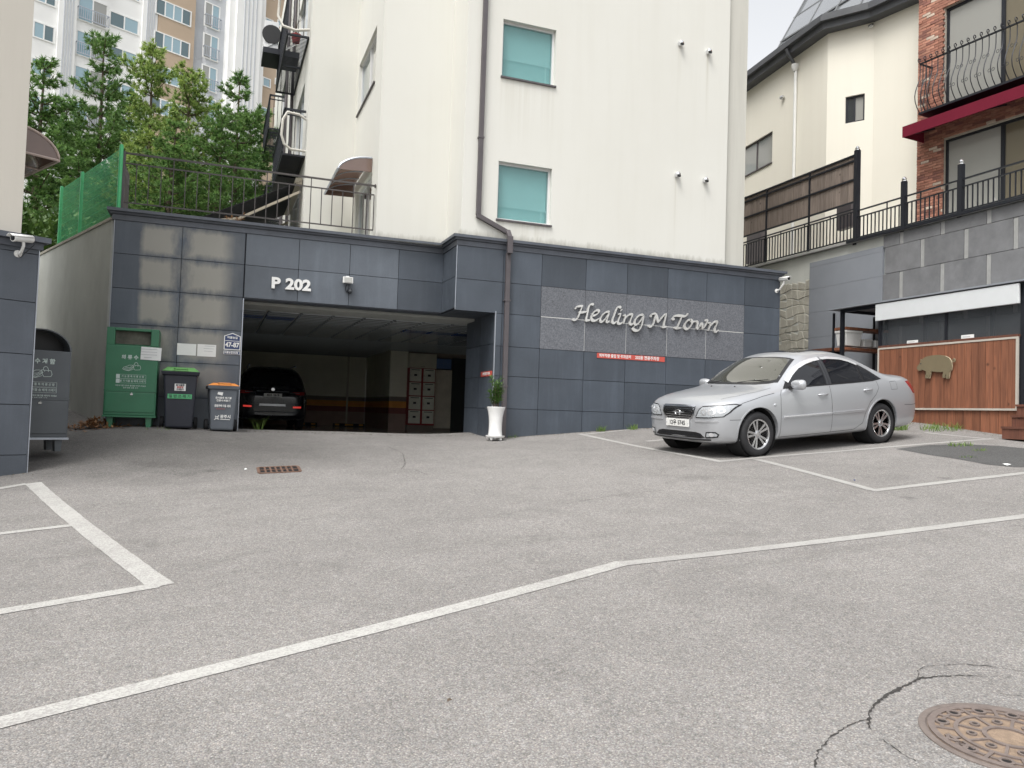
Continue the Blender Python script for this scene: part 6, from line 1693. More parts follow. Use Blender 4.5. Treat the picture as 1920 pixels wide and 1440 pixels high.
# ================================================================ TIMBER DECK WITH PIG SIGN
XD = 12.8; FD = Frame(XD, 20.0, -90)
dk = thing('timber_deck', 'reddish timber deck front with pale edging beneath a white fascia', 'deck', (XD, 11, 1.4), wabs=True)
wood('wood_red', (.25, .098, .052), (.135, .054, .03), .6); wood('wood_red_dark', (.15, .058, .036), (.085, .034, .022), .6)
d0, d1 = FD.hit(1648, 700)[0], FD.hit(1905, 700)[0]; dzt = 3.075; dzb = FD.hit(1907, 767)[1]+.01
n = 21
for k in range(n):
    a = d0+(d1-d0)*k/n; b = d0+(d1-d0)*(k+1)/n
    fbuild(FD, [(a+.003, b-.003, .0-tr.uniform(0,.004), .025, dzb, dzt)], 'plank', MT['wood_red'], dk)
mat('edge_strip', (.45, .42, .37), .5)
for bx in ((d0-.03, d1+.03, -.012, .03, dzt+.001, dzt+.035), (d0-.03, d1+.03, -.012, .03, dzb-.036, dzb-.001), (d0-.031, d0-.001, -.013, .03, dzb-.036, dzt+.034), (d1+.001, d1+.031, -.013, .03, dzb-.036, dzt+.034)):
    fbuild(FD, [bx], 'edging', MT['edge_strip'], dk)
fbuild(FD, [(d0-.03, d1+.03, .002, .16, dzt+.037, dzt+.08)], 'ledge', MT['wood_red_dark'], dk)
e0, e1 = FD.hit(1560, 720)[0], d1+.35
n = 27
for k in range(n):
    a = e0+(e1-e0)*k/n; b = e0+(e1-e0)*(k+1)/n; yb = 20-b
    fbuild(FD, [(a+.003, b-.003, .03, .055, gz(XD, yb)-.15, dzb-.037)], 'skirt_plank', MT['wood_red'], dk)
fbuild(FD, [(e0, e1, .056, 1.38, dzb-.12, dzb-.04)], 'deck_floor', MT['wood_red_dark'], dk)
# posts, beams, white fascia, roof sheet
zf0, zf1_ = FD.hit(1643, 602)[1], FD.hit(1643, 575)[1]
zf1r = FD.hit(1912, 533)[1]; zf0r = FD.hit(1912, 569)[1]
DM = MT['dark_metal']
pL, pM, pR = FD.hit(1573, 620)[0], FD.hit(1645, 620)[0], FD.hit(1912, 650)[0]
zbm = (zf1_+zf1r)/2
for x in (pL, pM, pR): fbuild(FD, [(x-.035, x+.035, .06, .13, 1.6, zbm-.02)], 'post', DM, dk)
for x in (pL+.02, pM, (pM+pR)/2, pR): fbuild(FD, [(x-.03, x+.03, 1.30, 1.36, 1.6, zbm)], 'rear_post', DM, dk)
fbuild(FD, [(pL-.035, e1, .061, .129, zbm-.02, zbm+.05)], 'roof_beam', DM, dk)
mat('fascia_white', (.60, .62, .63), .45, var=.04)
xf0, xf1 = FD.hit(1643, 590)[0], FD.hit(1912, 550)[0]
fbuild(FD, [(xf0, xf1, -.03, .02, (zf0+zf0r)/2, zbm+.03)], 'white_fascia', MT['fascia_white'], dk, bevel=.008)
fbuild(FD, [(pL-.3, e1, -.05, 1.40, zbm+.055, zbm+.085)], 'roof_sheet', MT['smooth_panel'], dk)
for k in range(5): x = pL+(pR-pL)*k/4; fbuild(FD, [(x-.02, x+.02, .13, 1.38, zbm-.01, zbm+.05)], 'rafter', DM, dk)
clear_glass('dusk_glass', (.10, .11, .12), .35)
fbuild(FD, [(pM+.04, (pM+pR)/2, .09, .10, dzt+.081, (zf0+zf0r)/2+.05)], 'glass_screen', MT['dusk_glass'], dk)
fbuild(FD, [((pM+pR)/2+.05, pR-.04, .092, .102, dzt+.081, (zf0+zf0r)/2+.05)], 'glass_screen', MT['dusk_glass'], dk)
fbuild(FD, [((pM+pR)/2, (pM+pR)/2+.05, .075, .115, dzt+.081, zbm-.021)], 'glass_post', DM, dk)
# pig cut-out
pg = thing('pig_sign', 'flat olive pig cut-out with curly tail fixed to the deck boards', 'sign', tuple(FD.w((d0+d1)/2, -.03, 2.4)), wabs=True)
mat('pig_olive', (.165, .135, .08), .7, var=.08); mat('pig_edge', (.42, .36, .25), .6)
PIGC = [(1010,900),(1018,884),(1030,872),(1036,852),(1032,842),(1046,845),(1056,834),(1080,822),(1120,814),(1160,812),(1200,818),(1228,832),(1240,850),(1246,868),(1247,890),(1243,912),(1233,925),(1230,940),(1228,958),(1224,972),(1208,972),(1210,955),(1208,938),(1202,950),(1199,966),(1184,966),(1186,945),(1190,926),(1160,928),(1130,926),(1104,922),(1103,940),(1098,956),(1096,970),(1082,970),(1080,955),(1082,944),(1076,958),(1078,970),(1066,968),(1068,950),(1074,936),(1072,922),(1052,914),(1040,908),(1036,918),(1022,918)]
def pigpt(x, y): s_, z_ = FD.hit(1440+x/3.6, 440+y/3.6, -.03); return (s_, z_)
P2 = [pigpt(*p) for p in PIGC]
def fprism(P, y0, y1): 
    m = MB().prism(P, y0, y1, 'y'); m.v = [tuple(FD.w(*v)) for v in m.v]; return m
fprism(P2, -.058, -.052).build('pig_face', MT['pig_olive'], pg); fprism(P2, -.0518, -.022).build('pig_board', MT['pig_edge'], pg)
for px in (1090, 1200): a = pigpt(px, 880); fbuild(FD, [(a[0]-.02, a[0]+.02, -.0219, -.0045, a[1]-.02, a[1]+.02)], 'standoff', DM, pg)
tl = [pigpt(1247+ (14-k*.9)*.9*math.cos(k*.75-1.6)+10, 850+(14-k*.9)*math.sin(k*.75-1.6)) for k in range(12)]
MB().tube([FD.w(a, -.045, b) for a, b in tl], .011, 6).build('curly_tail', MT['pig_olive'], pg)
ey = pigpt(1039, 872); fbuild(FD, [(ey[0]-.012, ey[0]+.012, -.060, -.0582, ey[1]-.012, ey[1]+.012)], 'eye', MT['ink'], pg)
# steps
stp = thing('timber_steps', 'dark timber steps at the right end of the deck', 'steps', tuple(FD.w(d1+.3, -.3, 1.4)), wabs=True)
u0 = FD.hit(1882, 800, -.25)[0]
for k in range(3):
    zt_2 = 1.53+.19*k; y0 = -.62+.28*k; xx = FD.hit((1878, 1896, 1905)[k], 790, y0)[0]
    fbuild(FD, [(xx, xx+1.5, y0-.02, y0+.30, zt_2, zt_2+.035)], 'tread', MT['wood_red_dark'], stp)
    fbuild(FD, [(xx+.01, xx+1.5, y0, y0+.28, zt_2-.17, zt_2-.002)], 'riser', MT['wood_red_dark'], stp)
# shelf rack with crates behind the first bay
sh = thing('shelf_rack', 'storage shelf rack with brown boards behind the dark posts', 'shelf', tuple(FD.w(pL+.1, .7, 1.7)), wabs=True)
ys = 20-pL-.06
for py in (613, 651):
    z = onY(1600, py+3, ys).z
    MB().box(XD+.14, XD+1.35, ys, ys+.35, z-.03, z+.03).build('shelf_board', MT['wood_red'], sh)
for x in (XD+.15, XD+1.32): MB().box(x-.02, x+.02, ys+.36, ys+.40, 1.6, 4.0).build('upright', DM, sh)
zs_ = onY(1600, 651, ys).z+.032
def crate(name, label, cat, x0, x1, y0, y1, z0, h, mt, taper=.0):
    t = thing(name, label, cat, ((x0+x1)/2, (y0+y1)/2, z0)); w, d = (x1-x0)/2, (y1-y0)/2
    MB().hexa([(-w+taper,-d+taper,0),(w-taper,-d+taper,0),(w-taper,d-taper,0),(-w+taper,d-taper,0),(-w,-d,h),(w,-d,h),(w,d,h),(-w,d,h)]).build('body', MT[mt], t, bevel=.01)
    MB().box(-w-.012, w+.012, -d-.012, d+.012, h*.88, h*1.0+.012).build('lid', MT[mt], t, bevel=.006)
crate('storage_tub', 'large white plastic tub on the shelf rack', 'tub', XD+.16, XD+.62, ys+.02, ys+.34, zs_, .33, 'white_plastic', .03)
crate('storage_box', 'small white box in the middle of the shelf rack', 'box', XD+.70, XD+.92, ys+.04, ys+.3, zs_, .16, 'white_plastic', .0)
crate('storage_box', 'narrow white box at the right end of the shelf rack', 'box', XD+1.02, XD+1.22, ys+.04, ys+.3, zs_, .15, 'paper', .0)
for px, lb_, h_ in ((1707, 'small white sign card on the ledge near the pig', .06), (1810, 'small white sign card on the ledge at the right', .07)):
    x = FD.hit(px, 640)[0]; t = thing('sign_card', lb_, 'card', tuple(FD.w(x, .06, dzt+.08)), wabs=True)
    fbuild(FD, [(x-.13, x+.13, .05, .06, dzt+.081, dzt+.081+h_)], 'card', MT['paper'], t); fbuild(FD, [(x-.10, x+.06, .048, .0495, dzt+.081+h_*.4, dzt+.081+h_*.6)], 'print', MT['grey_print'], t)
    fbuild(FD, [(x-.13, x+.13, .061, .11, dzt+.081, dzt+.09)], 'foot', MT['paper'], t)
# low dark board at the foot of the form-lined wall
z = onX(1540, 657, 13.4).z
bo = thing('bench_board', 'dark red brown bench board behind the silver car', 'bench', (13.4, 15.0, 1.6), wabs=True)
ya_, yb_2 = onX(1510, 657, 13.4).y, onX(1566, 657, 13.4).y
MB().box(13.3, 13.7, yb_2, ya_, z-.05, z+.03).build('seat', MT['wood_red_dark'], bo)
for y in (ya_-.1, yb_2+.1): MB().box(13.35, 13.65, y-.03, y+.03, 1.3, z-.051).build('leg', DM, bo)

# ================================================================ GRASS TUFTS
leafmat('grass', (.06, .13, .02), (.20, .30, .06))
def tuft(px, py, n, spread, h, label, seed):
    p = G(px, py); r = random.Random(seed); m = MB()
    if seed in (4, 5, 6): p = onY(px, py, 13.76)
    for k in range(n):
        a = r.uniform(0, 6.28); rr = spread*math.sqrt(r.random()); x, y = p.x+rr*math.cos(a), p.y+rr*math.sin(a)*.6
        b = Vector((x, y, gz(x, y)-.005)); d = Vector((r.uniform(-.6,.6), r.uniform(-.6,.6), 1)).normalized(); L = h*r.uniform(.5,1.1); s_ = Vector((r.uniform(-1,1), r.uniform(-1,1), 0)).normalized()*.004
        mid_ = b+d*L*.55; tip = b+d*L+Vector((d.x, d.y, -.2))*L*.35
        m.add([b-s_, b+s_, mid_+s_*.8, mid_-s_*.8, tip], [(0,1,2,3),(3,2,4)])
    tag(m.build('grass_tuft', MT['grass']), label, 'grass', 'grass tufts growing in the tarmac joints')
tuft(1688, 806, 120, .16, .20, 'grass tuft behind the rear wheel of the silver car', 1)
tuft(1765, 806, 200, .42, .16, 'long grass clump at the foot of the timber deck', 2)
tuft(1800, 836, 90, .22, .09, 'low weeds at the near edge of the dark tarmac patch', 3)
tuft(1127, 806, 60, .10, .16, 'grass tuft at the foot of the tiled wall left of the car', 4)
tuft(1187, 800, 70, .12, .15, 'grass tuft at the tiled wall just in front of the car', 5)
tuft(962, 828, 25, .10, .08, 'small weeds at the wall foot right of the planter', 6)
tuft(482, 806, 14, .10, .30, 'tall thin weed at the left edge of the garage mouth', 7)
tuft(1838, 846, 30, .12, .07, 'tiny weeds in the middle of the tarmac patch', 8)
tuft(1815, 858, 24, .16, .05, 'flat weeds along the rim of the tarmac patch', 9)
tuft(300, 806, 18, .3, .06, 'thin weeds between green bin and dark wheelie bin', 10)
# ================================================================ CARS
def evalmesh(o):
    bpy.context.view_layer.update(); dg = bpy.context.evaluated_depsgraph_get()
    return bpy.data.meshes.new_from_object(o.evaluated_get(dg))
def loft(stations, sub=3):
    """stations: (x, [(halfwidth, z) bottom centre ... top centre]); a closed mirrored hull, subdivided"""
    m = MB(); rings = []
    for x, pts in stations:
        n = len(pts); ring = []
        for y, z in pts: ring.append((x, y, z))
        for y, z in pts[-2:0:-1]: ring.append((x, -y, z))
        rings.append(ring)
    k = len(rings[0]); n = len(stations[0][1])
    for r in rings: m.v += r
    for i in range(len(rings)-1):
        for j in range(k): m.f.append((i*k+j, i*k+(j+1) % k, (i+1)*k+(j+1) % k, (i+1)*k+j))
    for e in (0, len(rings)-1):
        b = e*k
        for j in range(n-1):
            l0, l1 = b+j, b+j+1; r0, r1 = b+(k-j) % k, b+(k-j-1) % k
            f = [l0, l1, r1, r0]; g = []
            for q in f:
                if q not in g: g.append(q)
            m.f.append(tuple(g))
    o = m.build('hull', None); o.modifiers.new('s', 'SUBSURF').levels = sub; o.modifiers['s'].render_levels = sub
    me = evalmesh(o); bpy.data.objects.remove(o); return me
def cut(me, cutters):
    o = bpy.data.objects.new('hull', me); COL.objects.link(o); cs = []
    for c in cutters:
        co = c.build('cutter', None); cs.append(co); b = o.modifiers.new('b', 'BOOLEAN'); b.operation = 'DIFFERENCE'; b.object = co; b.solver = 'EXACT'
    out = evalmesh(o)
    for c in cs: bpy.data.objects.remove(c)
    bpy.data.objects.remove(o); return out
def bvh_of(me):
    bm = bmesh.new(); bm.from_mesh(me); bmesh.ops.triangulate(bm, faces=bm.faces); b = BVHTree.FromBMesh(bm); bm.free(); return b
AX = {'L': (Vector((0,-1,0)), lambda u, v: Vector((u, 3, v))), 'R': (Vector((0,1,0)), lambda u, v: Vector((u, -3, v))),
      'F': (Vector((-1,0,0)), lambda u, v: Vector((4, u, v))), 'B': (Vector((1,0,0)), lambda u, v: Vector((-8, u, v))), 'T': (Vector((0,0,-1)), lambda u, v: Vector((u, v, 4)))}
def decal(bv, poly, ax, off=.004, step=.06, depth=.012):
    """a skin patch following the hull: polygon drawn in the view axis ax, dropped on the surface, raised by off, with a skirt"""
    P = [Vector(p) for p in poly]; B = []
    for a, b in zip(P, P[1:]+P[:1]):
        n = max(1, int((b-a).length/step))
        for k in range(n): B.append(a.lerp(b, k/n))
    nb = len(B); xs = [p.x for p in B]; ys = [p.y for p in B]; I = []
    def inside(q):
        c = False
        for i in range(nb):
            a, b = B[i], B[i-1]
            if (a.y > q.y) != (b.y > q.y) and q.x < (b.x-a.x)*(q.y-a.y)/(b.y-a.y)+a.x: c = not c
        return c
    x = min(xs)+step/2
    while x < max(xs):
        y = min(ys)+step/2
        while y < max(ys):
            q = Vector((x, y))
            if inside(q) and min((q-b).length for b in B) > step*.45: I.append(q)
            y += step
        x += step
    V2, E2, F2, *_ = geometry.delaunay_2d_cdt(B+I, [(i, (i+1) % nb) for i in range(nb)], [list(range(nb))], 1, 1e-5)
    d, org = AX[ax]; m = MB(); last = None; N = []
    for v in V2:
        h, nn, _, _ = bv.ray_cast(org(v.x, v.y), d)
        if h is None:
            h = last[0] if last else org(v.x, v.y)+d*3; nn = last[1] if last else -d
        last = (h, nn); N.append(nn); m.v.append(tuple(h+nn*off))
    m.f = [tuple(f) for f in F2]
    cnt = {}
    for f in F2:
        for i in range(len(f)):
            e = (f[i], f[(i+1) % len(f)]); cnt[tuple(sorted(e))] = cnt.get(tuple(sorted(e)), 0)+1
    base = len(m.v); mp = {}
    for (a, b), c in cnt.items():
        if c == 1:
            for q in (a, b):
                if q not in mp: mp[q] = len(m.v); m.v.append(tuple(Vector(m.v[q])-N[q]*depth))
            m.f.append((a, b, mp[b], mp[a]))
    return m
def seam(bv, pts, ax, w=.007, off=.0015, step=.03, closed=False):
    P = [Vector(p) for p in pts]; Q = []
    L = list(zip(P, P[1:]+([P[0]] if closed else [])))
    for a, b in L:
        n = max(1, int((b-a).length/step))
        for k in range(n): Q.append(a.lerp(b, k/n))
    Q.append(P[0] if closed else P[-1]); d, org = AX[ax]; m = MB(); last = None
    for i, q in enumerate(Q):
        t = (Q[min(i+1, len(Q)-1)]-Q[max(i-1, 0)]).normalized(); s = Vector((-t.y, t.x))
        for k in (-1, 1):
            v = q+s*(k*w/2); h, nn, _, _ = bv.ray_cast(org(v.x, v.y), d)
            if h is None: h, nn = last
            last = (h, nn); m.v.append(tuple(h+nn*off))
        if i: m.f.append((2*i-2, 2*i, 2*i+1, 2*i-1))
    return m
def strip_on(bv, pts, ax, w, th, **k):
    m = seam(bv, pts, ax, w, th, **k); n = len(m.v)//2; d = AX[ax][0]
    base = [tuple(Vector(v)+d*(th+.004)) for v in m.v]; b = len(m.v); m.v += base
    for i in range(n-1): m.f += [(2*i, 2*i+2, b+2*i+2, b+2*i), (2*i+1, b+2*i+1, b+2*i+3, 2*i+3)]
    m.f += [(0, 1, b+1, b), (2*n-2, b+2*n-2, b+2*n-1, 2*n-1)]
    return m
# paint and trims
def carpaint(name, col, metal, rough):
    m, n, l, b = nodes(name); b.inputs['Base Color'].default_value = (*col, 1); b.inputs['Metallic'].default_value = metal; b.inputs['Roughness'].default_value = rough
    b.inputs['Coat Weight'].default_value = .7; b.inputs['Coat Roughness'].default_value = .05
    tc = n.new('ShaderNodeTexCoord'); nz = n.new('ShaderNodeTexNoise'); nz.inputs['Scale'].default_value = 3; nz.inputs['Detail'].default_value = 6; l.new(tc.outputs['Object'], nz.inputs['Vector'])
    mr = n.new('ShaderNodeMapRange'); mr.inputs[3].default_value = rough-.05; mr.inputs[4].default_value = rough+.10; l.new(nz.outputs[0], mr.inputs[0]); l.new(mr.outputs[0], b.inputs['Roughness'])
    MT[name] = m; return m
carpaint('silver', (.47, .483, .505), .5, .29); mat('visor', (.82, .83, .85), .18, metal=.55); mat('pillar', (.035, .037, .042), .35); carpaint('suv_black', (.006, .007, .011), .1, .25)
glass('tint', (.010, .011, .014), .02, .45, coat=.3); glass('windshield', (.055, .055, .045), .03, .9)
mat('well', (.006, .006, .007), .9); mat('alloy', (.62, .62, .63), .22, metal=.9, var=.05); mat('lamp_red', (.28, .01, .015), .15, coat=1); mat('plate_white', (.72, .72, .70), .45, var=.05)
glass('lamp_clear', (.40, .42, .44), .06, .8); mat('lamp_chrome', (.85, .86, .88), .3, metal=.7); mat('seam_dark', (.05, .052, .056), .6); mat('black_trim', (.012, .012, .014), .35); mat('silver_trim', (.52, .53, .55), .3, metal=.5)

def wheel_meshes(R=.325, rr=.215, w=.205, spokes=5, twin=True):
    """axle along +y, outer face at +y"""
    h = w/2
    ty = MB().lathe([(rr-.006,-h+.02),(rr+.02,-h),(R-.035,-h),(R-.012,-h+.018),(R,-h+.05),(R,h-.05),(R-.012,h-.018),(R-.035,h),(rr+.03,h+.004),(rr+.008,h-.008),(rr-.006,h-.03)], 48, axis='y')
    rim = MB().lathe([(rr-.004,-h+.02),(rr-.02,-h+.03),(rr-.028,0),(rr-.022,h-.04),(rr-.016,h-.012),(rr+.004,h-.004),(rr+.008,h-.012),(rr+.006,h-.03)], 48, axis='y')
    sp = MB(); y0 = h-.03
    for k in range(spokes):
        for s in ((-1, 1) if twin else (0,)):
            a = 2*math.pi*k/spokes+math.pi/2; a0 = a+s*.24; a1 = a+s*.19
            d0 = Vector((math.cos(a0), 0, math.sin(a0))); d1 = Vector((math.cos(a1), 0, math.sin(a1)))
            p = d0*.045+Vector((0,y0,0)); q = d1*(rr-.012)+Vector((0,y0+.012,0))
            ax_ = (q-p).normalized(); sd = ax_.cross(Vector((0,1,0))).normalized()
            wa, wb = .017, .022
            sp.hexa([p-sd*wa-Vector((0,.035,0)), p+sd*wa-Vector((0,.035,0)), q+sd*wb-Vector((0,.035,0)), q-sd*wb-Vector((0,.035,0)), p-sd*wa*.75, p+sd*wa*.75, q+sd*wb*.8, q-sd*wb*.8])
    hub = MB().lathe([(.062,y0-.04),(.062,y0-.004),(.05,y0+.004),(.03,y0+.006),(.03,y0+.014),(0,y0+.016)], 20, axis='y')
    lug = MB()
    for k in range(5): a = 2*math.pi*(k+.5)/5+math.pi/2; lug.lathe([(.009,y0-.006),(.009,y0+.008),(0,y0+.009)], 6, (.047*math.cos(a), 0, .047*math.sin(a)), 'y')
    disc = MB().lathe([(0,-.01),(rr-.05,-.01),(rr-.05,.005),(0,.005)], 32, axis='y')
    back = MB().lathe([(0,-h+.03),(rr-.01,-h+.03),(rr-.01,-h+.04),(0,-h+.04)], 32, axis='y')
    return dict(tyre=ty.mesh('tyre'), rim=rim.mesh('rim'), spokes=sp.mesh('spokes'), hub=hub.mesh('hub_cap'), lug=lug.mesh('lug_nuts'), disc=disc.mesh('brake_disc'), back=back.mesh('wheel_back'))
WM = wheel_meshes()
for k, mt_ in (('tyre','rubber'),('rim','alloy'),('spokes','alloy'),('hub','alloy'),('lug','steel_trim'),('disc','dark_metal'),('back','well')):
    WM[k].materials.append(MT[mt_]); WM[k].shade_smooth(); WM[k].set_sharp_from_angle(angle=R_(35))
def wheel(car, x, y, z, side, steer=0.0, spin=0.0):
    t = obj('wheel', WM['tyre'], None, car); t.location = (x, y, z); t.rotation_euler = (0, spin, (0 if side > 0 else math.pi)+steer)
    for k, nm in (('rim','rim'),('spokes','spokes'),('hub','hub_cap'),('lug','lug_nuts'),('disc','brake_disc'),('back','wheel_back')): obj(nm, WM[k], None, t)
    return t

def st(u, zb, W, zw, Wsh, zsh, top, x0):
    p = [(0, zb), (W*.72, zb), (W*.93, zb+.03), (W*.985, zb+.14), (W, zw), (W*.992, zw*.45+zsh*.55), (Wsh, zsh)] + list(top)
    return (x0-u, p)
# ---- silver sedan
S_ = [
 (0.00,.30,.50,.45,.46,.60,[(.42,.63),(.34,.64),(.18,.645),(0,.647)]),
 (0.045,.235,.66,.47,.63,.68,[(.57,.745),(.46,.775),(.24,.79),(0,.795)]),
 (0.16,.20,.80,.50,.785,.72,[(.73,.785),(.60,.83),(.30,.86),(0,.868)]),
 (0.42,.185,.885,.55,.865,.785,[(.80,.84),(.66,.888),(.33,.922),(0,.93)]),
 (0.95,.185,.915,.60,.885,.865,[(.81,.91),(.69,.945),(.34,.968),(0,.975)]),
 (1.30,.185,.92,.62,.885,.915,[(.80,.955),(.71,.985),(.36,1.012),(0,1.02)]),
 (1.48,.185,.92,.62,.885,.925,[(.805,1.0),(.70,1.075),(.36,1.115),(0,1.125)]),
 (1.78,.185,.922,.62,.888,.938,[(.79,1.11),(.66,1.275),(.35,1.32),(0,1.33)]),
 (2.12,.185,.922,.62,.89,.95,[(.775,1.23),(.615,1.45),(.33,1.495),(0,1.507)]),
 (2.6,.185,.922,.62,.89,.962,[(.765,1.27),(.60,1.495),(.32,1.545),(0,1.555)]),
 (3.15,.185,.92,.62,.885,.977,[(.76,1.26),(.59,1.465),(.31,1.51),(0,1.518)]),
 (3.58,.185,.918,.62,.88,.99,[(.755,1.185),(.60,1.32),(.31,1.362),(0,1.37)]),
 (3.98,.19,.91,.62,.87,1.0,[(.775,1.065),(.64,1.125),(.33,1.15),(0,1.157)]),
 (4.35,.20,.895,.62,.845,1.0,[(.75,1.05),(.60,1.085),(.30,1.102),(0,1.108)]),
 (4.62,.22,.87,.60,.80,.975,[(.71,1.045),(.57,1.08),(.28,1.095),(0,1.10)]),
 (4.74,.27,.80,.56,.73,.87,[(.64,.935),(.5,.965),(.25,.978),(0,.982)]),
 (4.80,.33,.66,.53,.60,.68,[(.52,.70),(.4,.71),(.2,.715),(0,.715)])]
X0 = .95; WB = 2.73; RW = .325
def nose(u): return u if .95 <= u <= 3.68 else (.95-(.95-u)*.77 if u < .95 else 3.68+(u-3.68)*.94)
S_ = [(nose(s[0]),)+s[1:] for s in S_]
hull = loft([st(*s, X0) for s in S_])
bvS = bvh_of(hull)
def cyl(x, R, y0, y1): return MB().lathe([(R, y0), (R, y1)], 40, (x, 0, RW+.015), 'y')
body = cut(hull, [cyl(0, .375, .60, 1.2), cyl(0, .375, -1.2, -.60), cyl(-WB, .37, .60, 1.2), cyl(-WB, .37, -1.2, -.60)])
def keep_normals(me, src, bv):
    """the cut body keeps the smooth normals of the uncut hull"""
    src.calc_loop_triangles(); tris = [tuple(t.vertices) for t in src.loop_triangles]; vn = [v.normal.copy() for v in src.vertices]; vc = [v.co for v in src.vertices]
    bt = BVHTree.FromPolygons([tuple(c) for c in vc], tris); me.shade_smooth(); out = []
    cn = [tuple(l.normal) for l in me.corner_normals] if False else None
    pn = [p.normal.copy() for p in me.polygons]
    for p in me.polygons:
        for vi in p.vertices:
            co = me.vertices[vi].co; h, nn, idx, dist = bt.find_nearest(co)
            if dist < .0008 and nn.dot(p.normal) > .5:
                a, b, c = tris[idx]; w = geometry.barycentric_transform(h, vc[a], vc[b], vc[c], vn[a], vn[b], vn[c]); out.append(tuple(w.normalized()))
            else: out.append(tuple(p.normal))
    me.normals_split_custom_set(out)
body.materials.clear(); body.materials.append(MT['silver']); keep_normals(body, hull, bvS)
car = thing('silver_sedan', 'silver four door saloon parked nose left by the tiled wall', 'car')
CT, CYAW, CPIT, CROL = Vector((7.266, 10.324, 1.031)), 3.284, -.082, -.032
fx = Vector((math.cos(CYAW)*math.cos(CPIT), math.sin(CYAW)*math.cos(CPIT), math.sin(CPIT)))
ll = Vector((-math.sin(CYAW), math.cos(CYAW), 0)); up_ = fx.cross(ll); l2 = ll*math.cos(CROL)+up_*math.sin(CROL); u2 = fx.cross(l2)
mc = Matrix.Identity(4)
for i in range(3): mc[i][0] = fx[i]; mc[i][1] = l2[i]; mc[i][2] = u2[i]; mc[i][3] = CT[i]
car.rotation_mode = 'QUATERNION'; car.location = CT; car.rotation_quaternion = mc.to_3x3().to_quaternion()
bodyo = obj('body', body, None, car)
for sd in (1, -1):
    for x in (0, -WB):
        MB().lathe([(.372,.58),(.372,.86),(.368,.86),(.368,.58)], 32, (x, 0, RW+.015), 'y').xf(Matrix.Diagonal((1, sd, 1, 1))).build('wheel_well', MT['well'], car)
        MB().lathe([(0,.575),(.374,.575),(.374,.58),(0,.58)], 32, (x, 0, RW+.015), 'y').xf(Matrix.Diagonal((1, sd, 1, 1))).build('wheel_well', MT['well'], car)
for x in (0, -WB):
    wheel(car, x, .785, RW, 1, spin=.25 if x == 0 else .55); wheel(car, x, -.785, RW, -1)
def U(u): return X0-nose(u)
def LP(pts): return [(U(u), z) for u, z in pts]
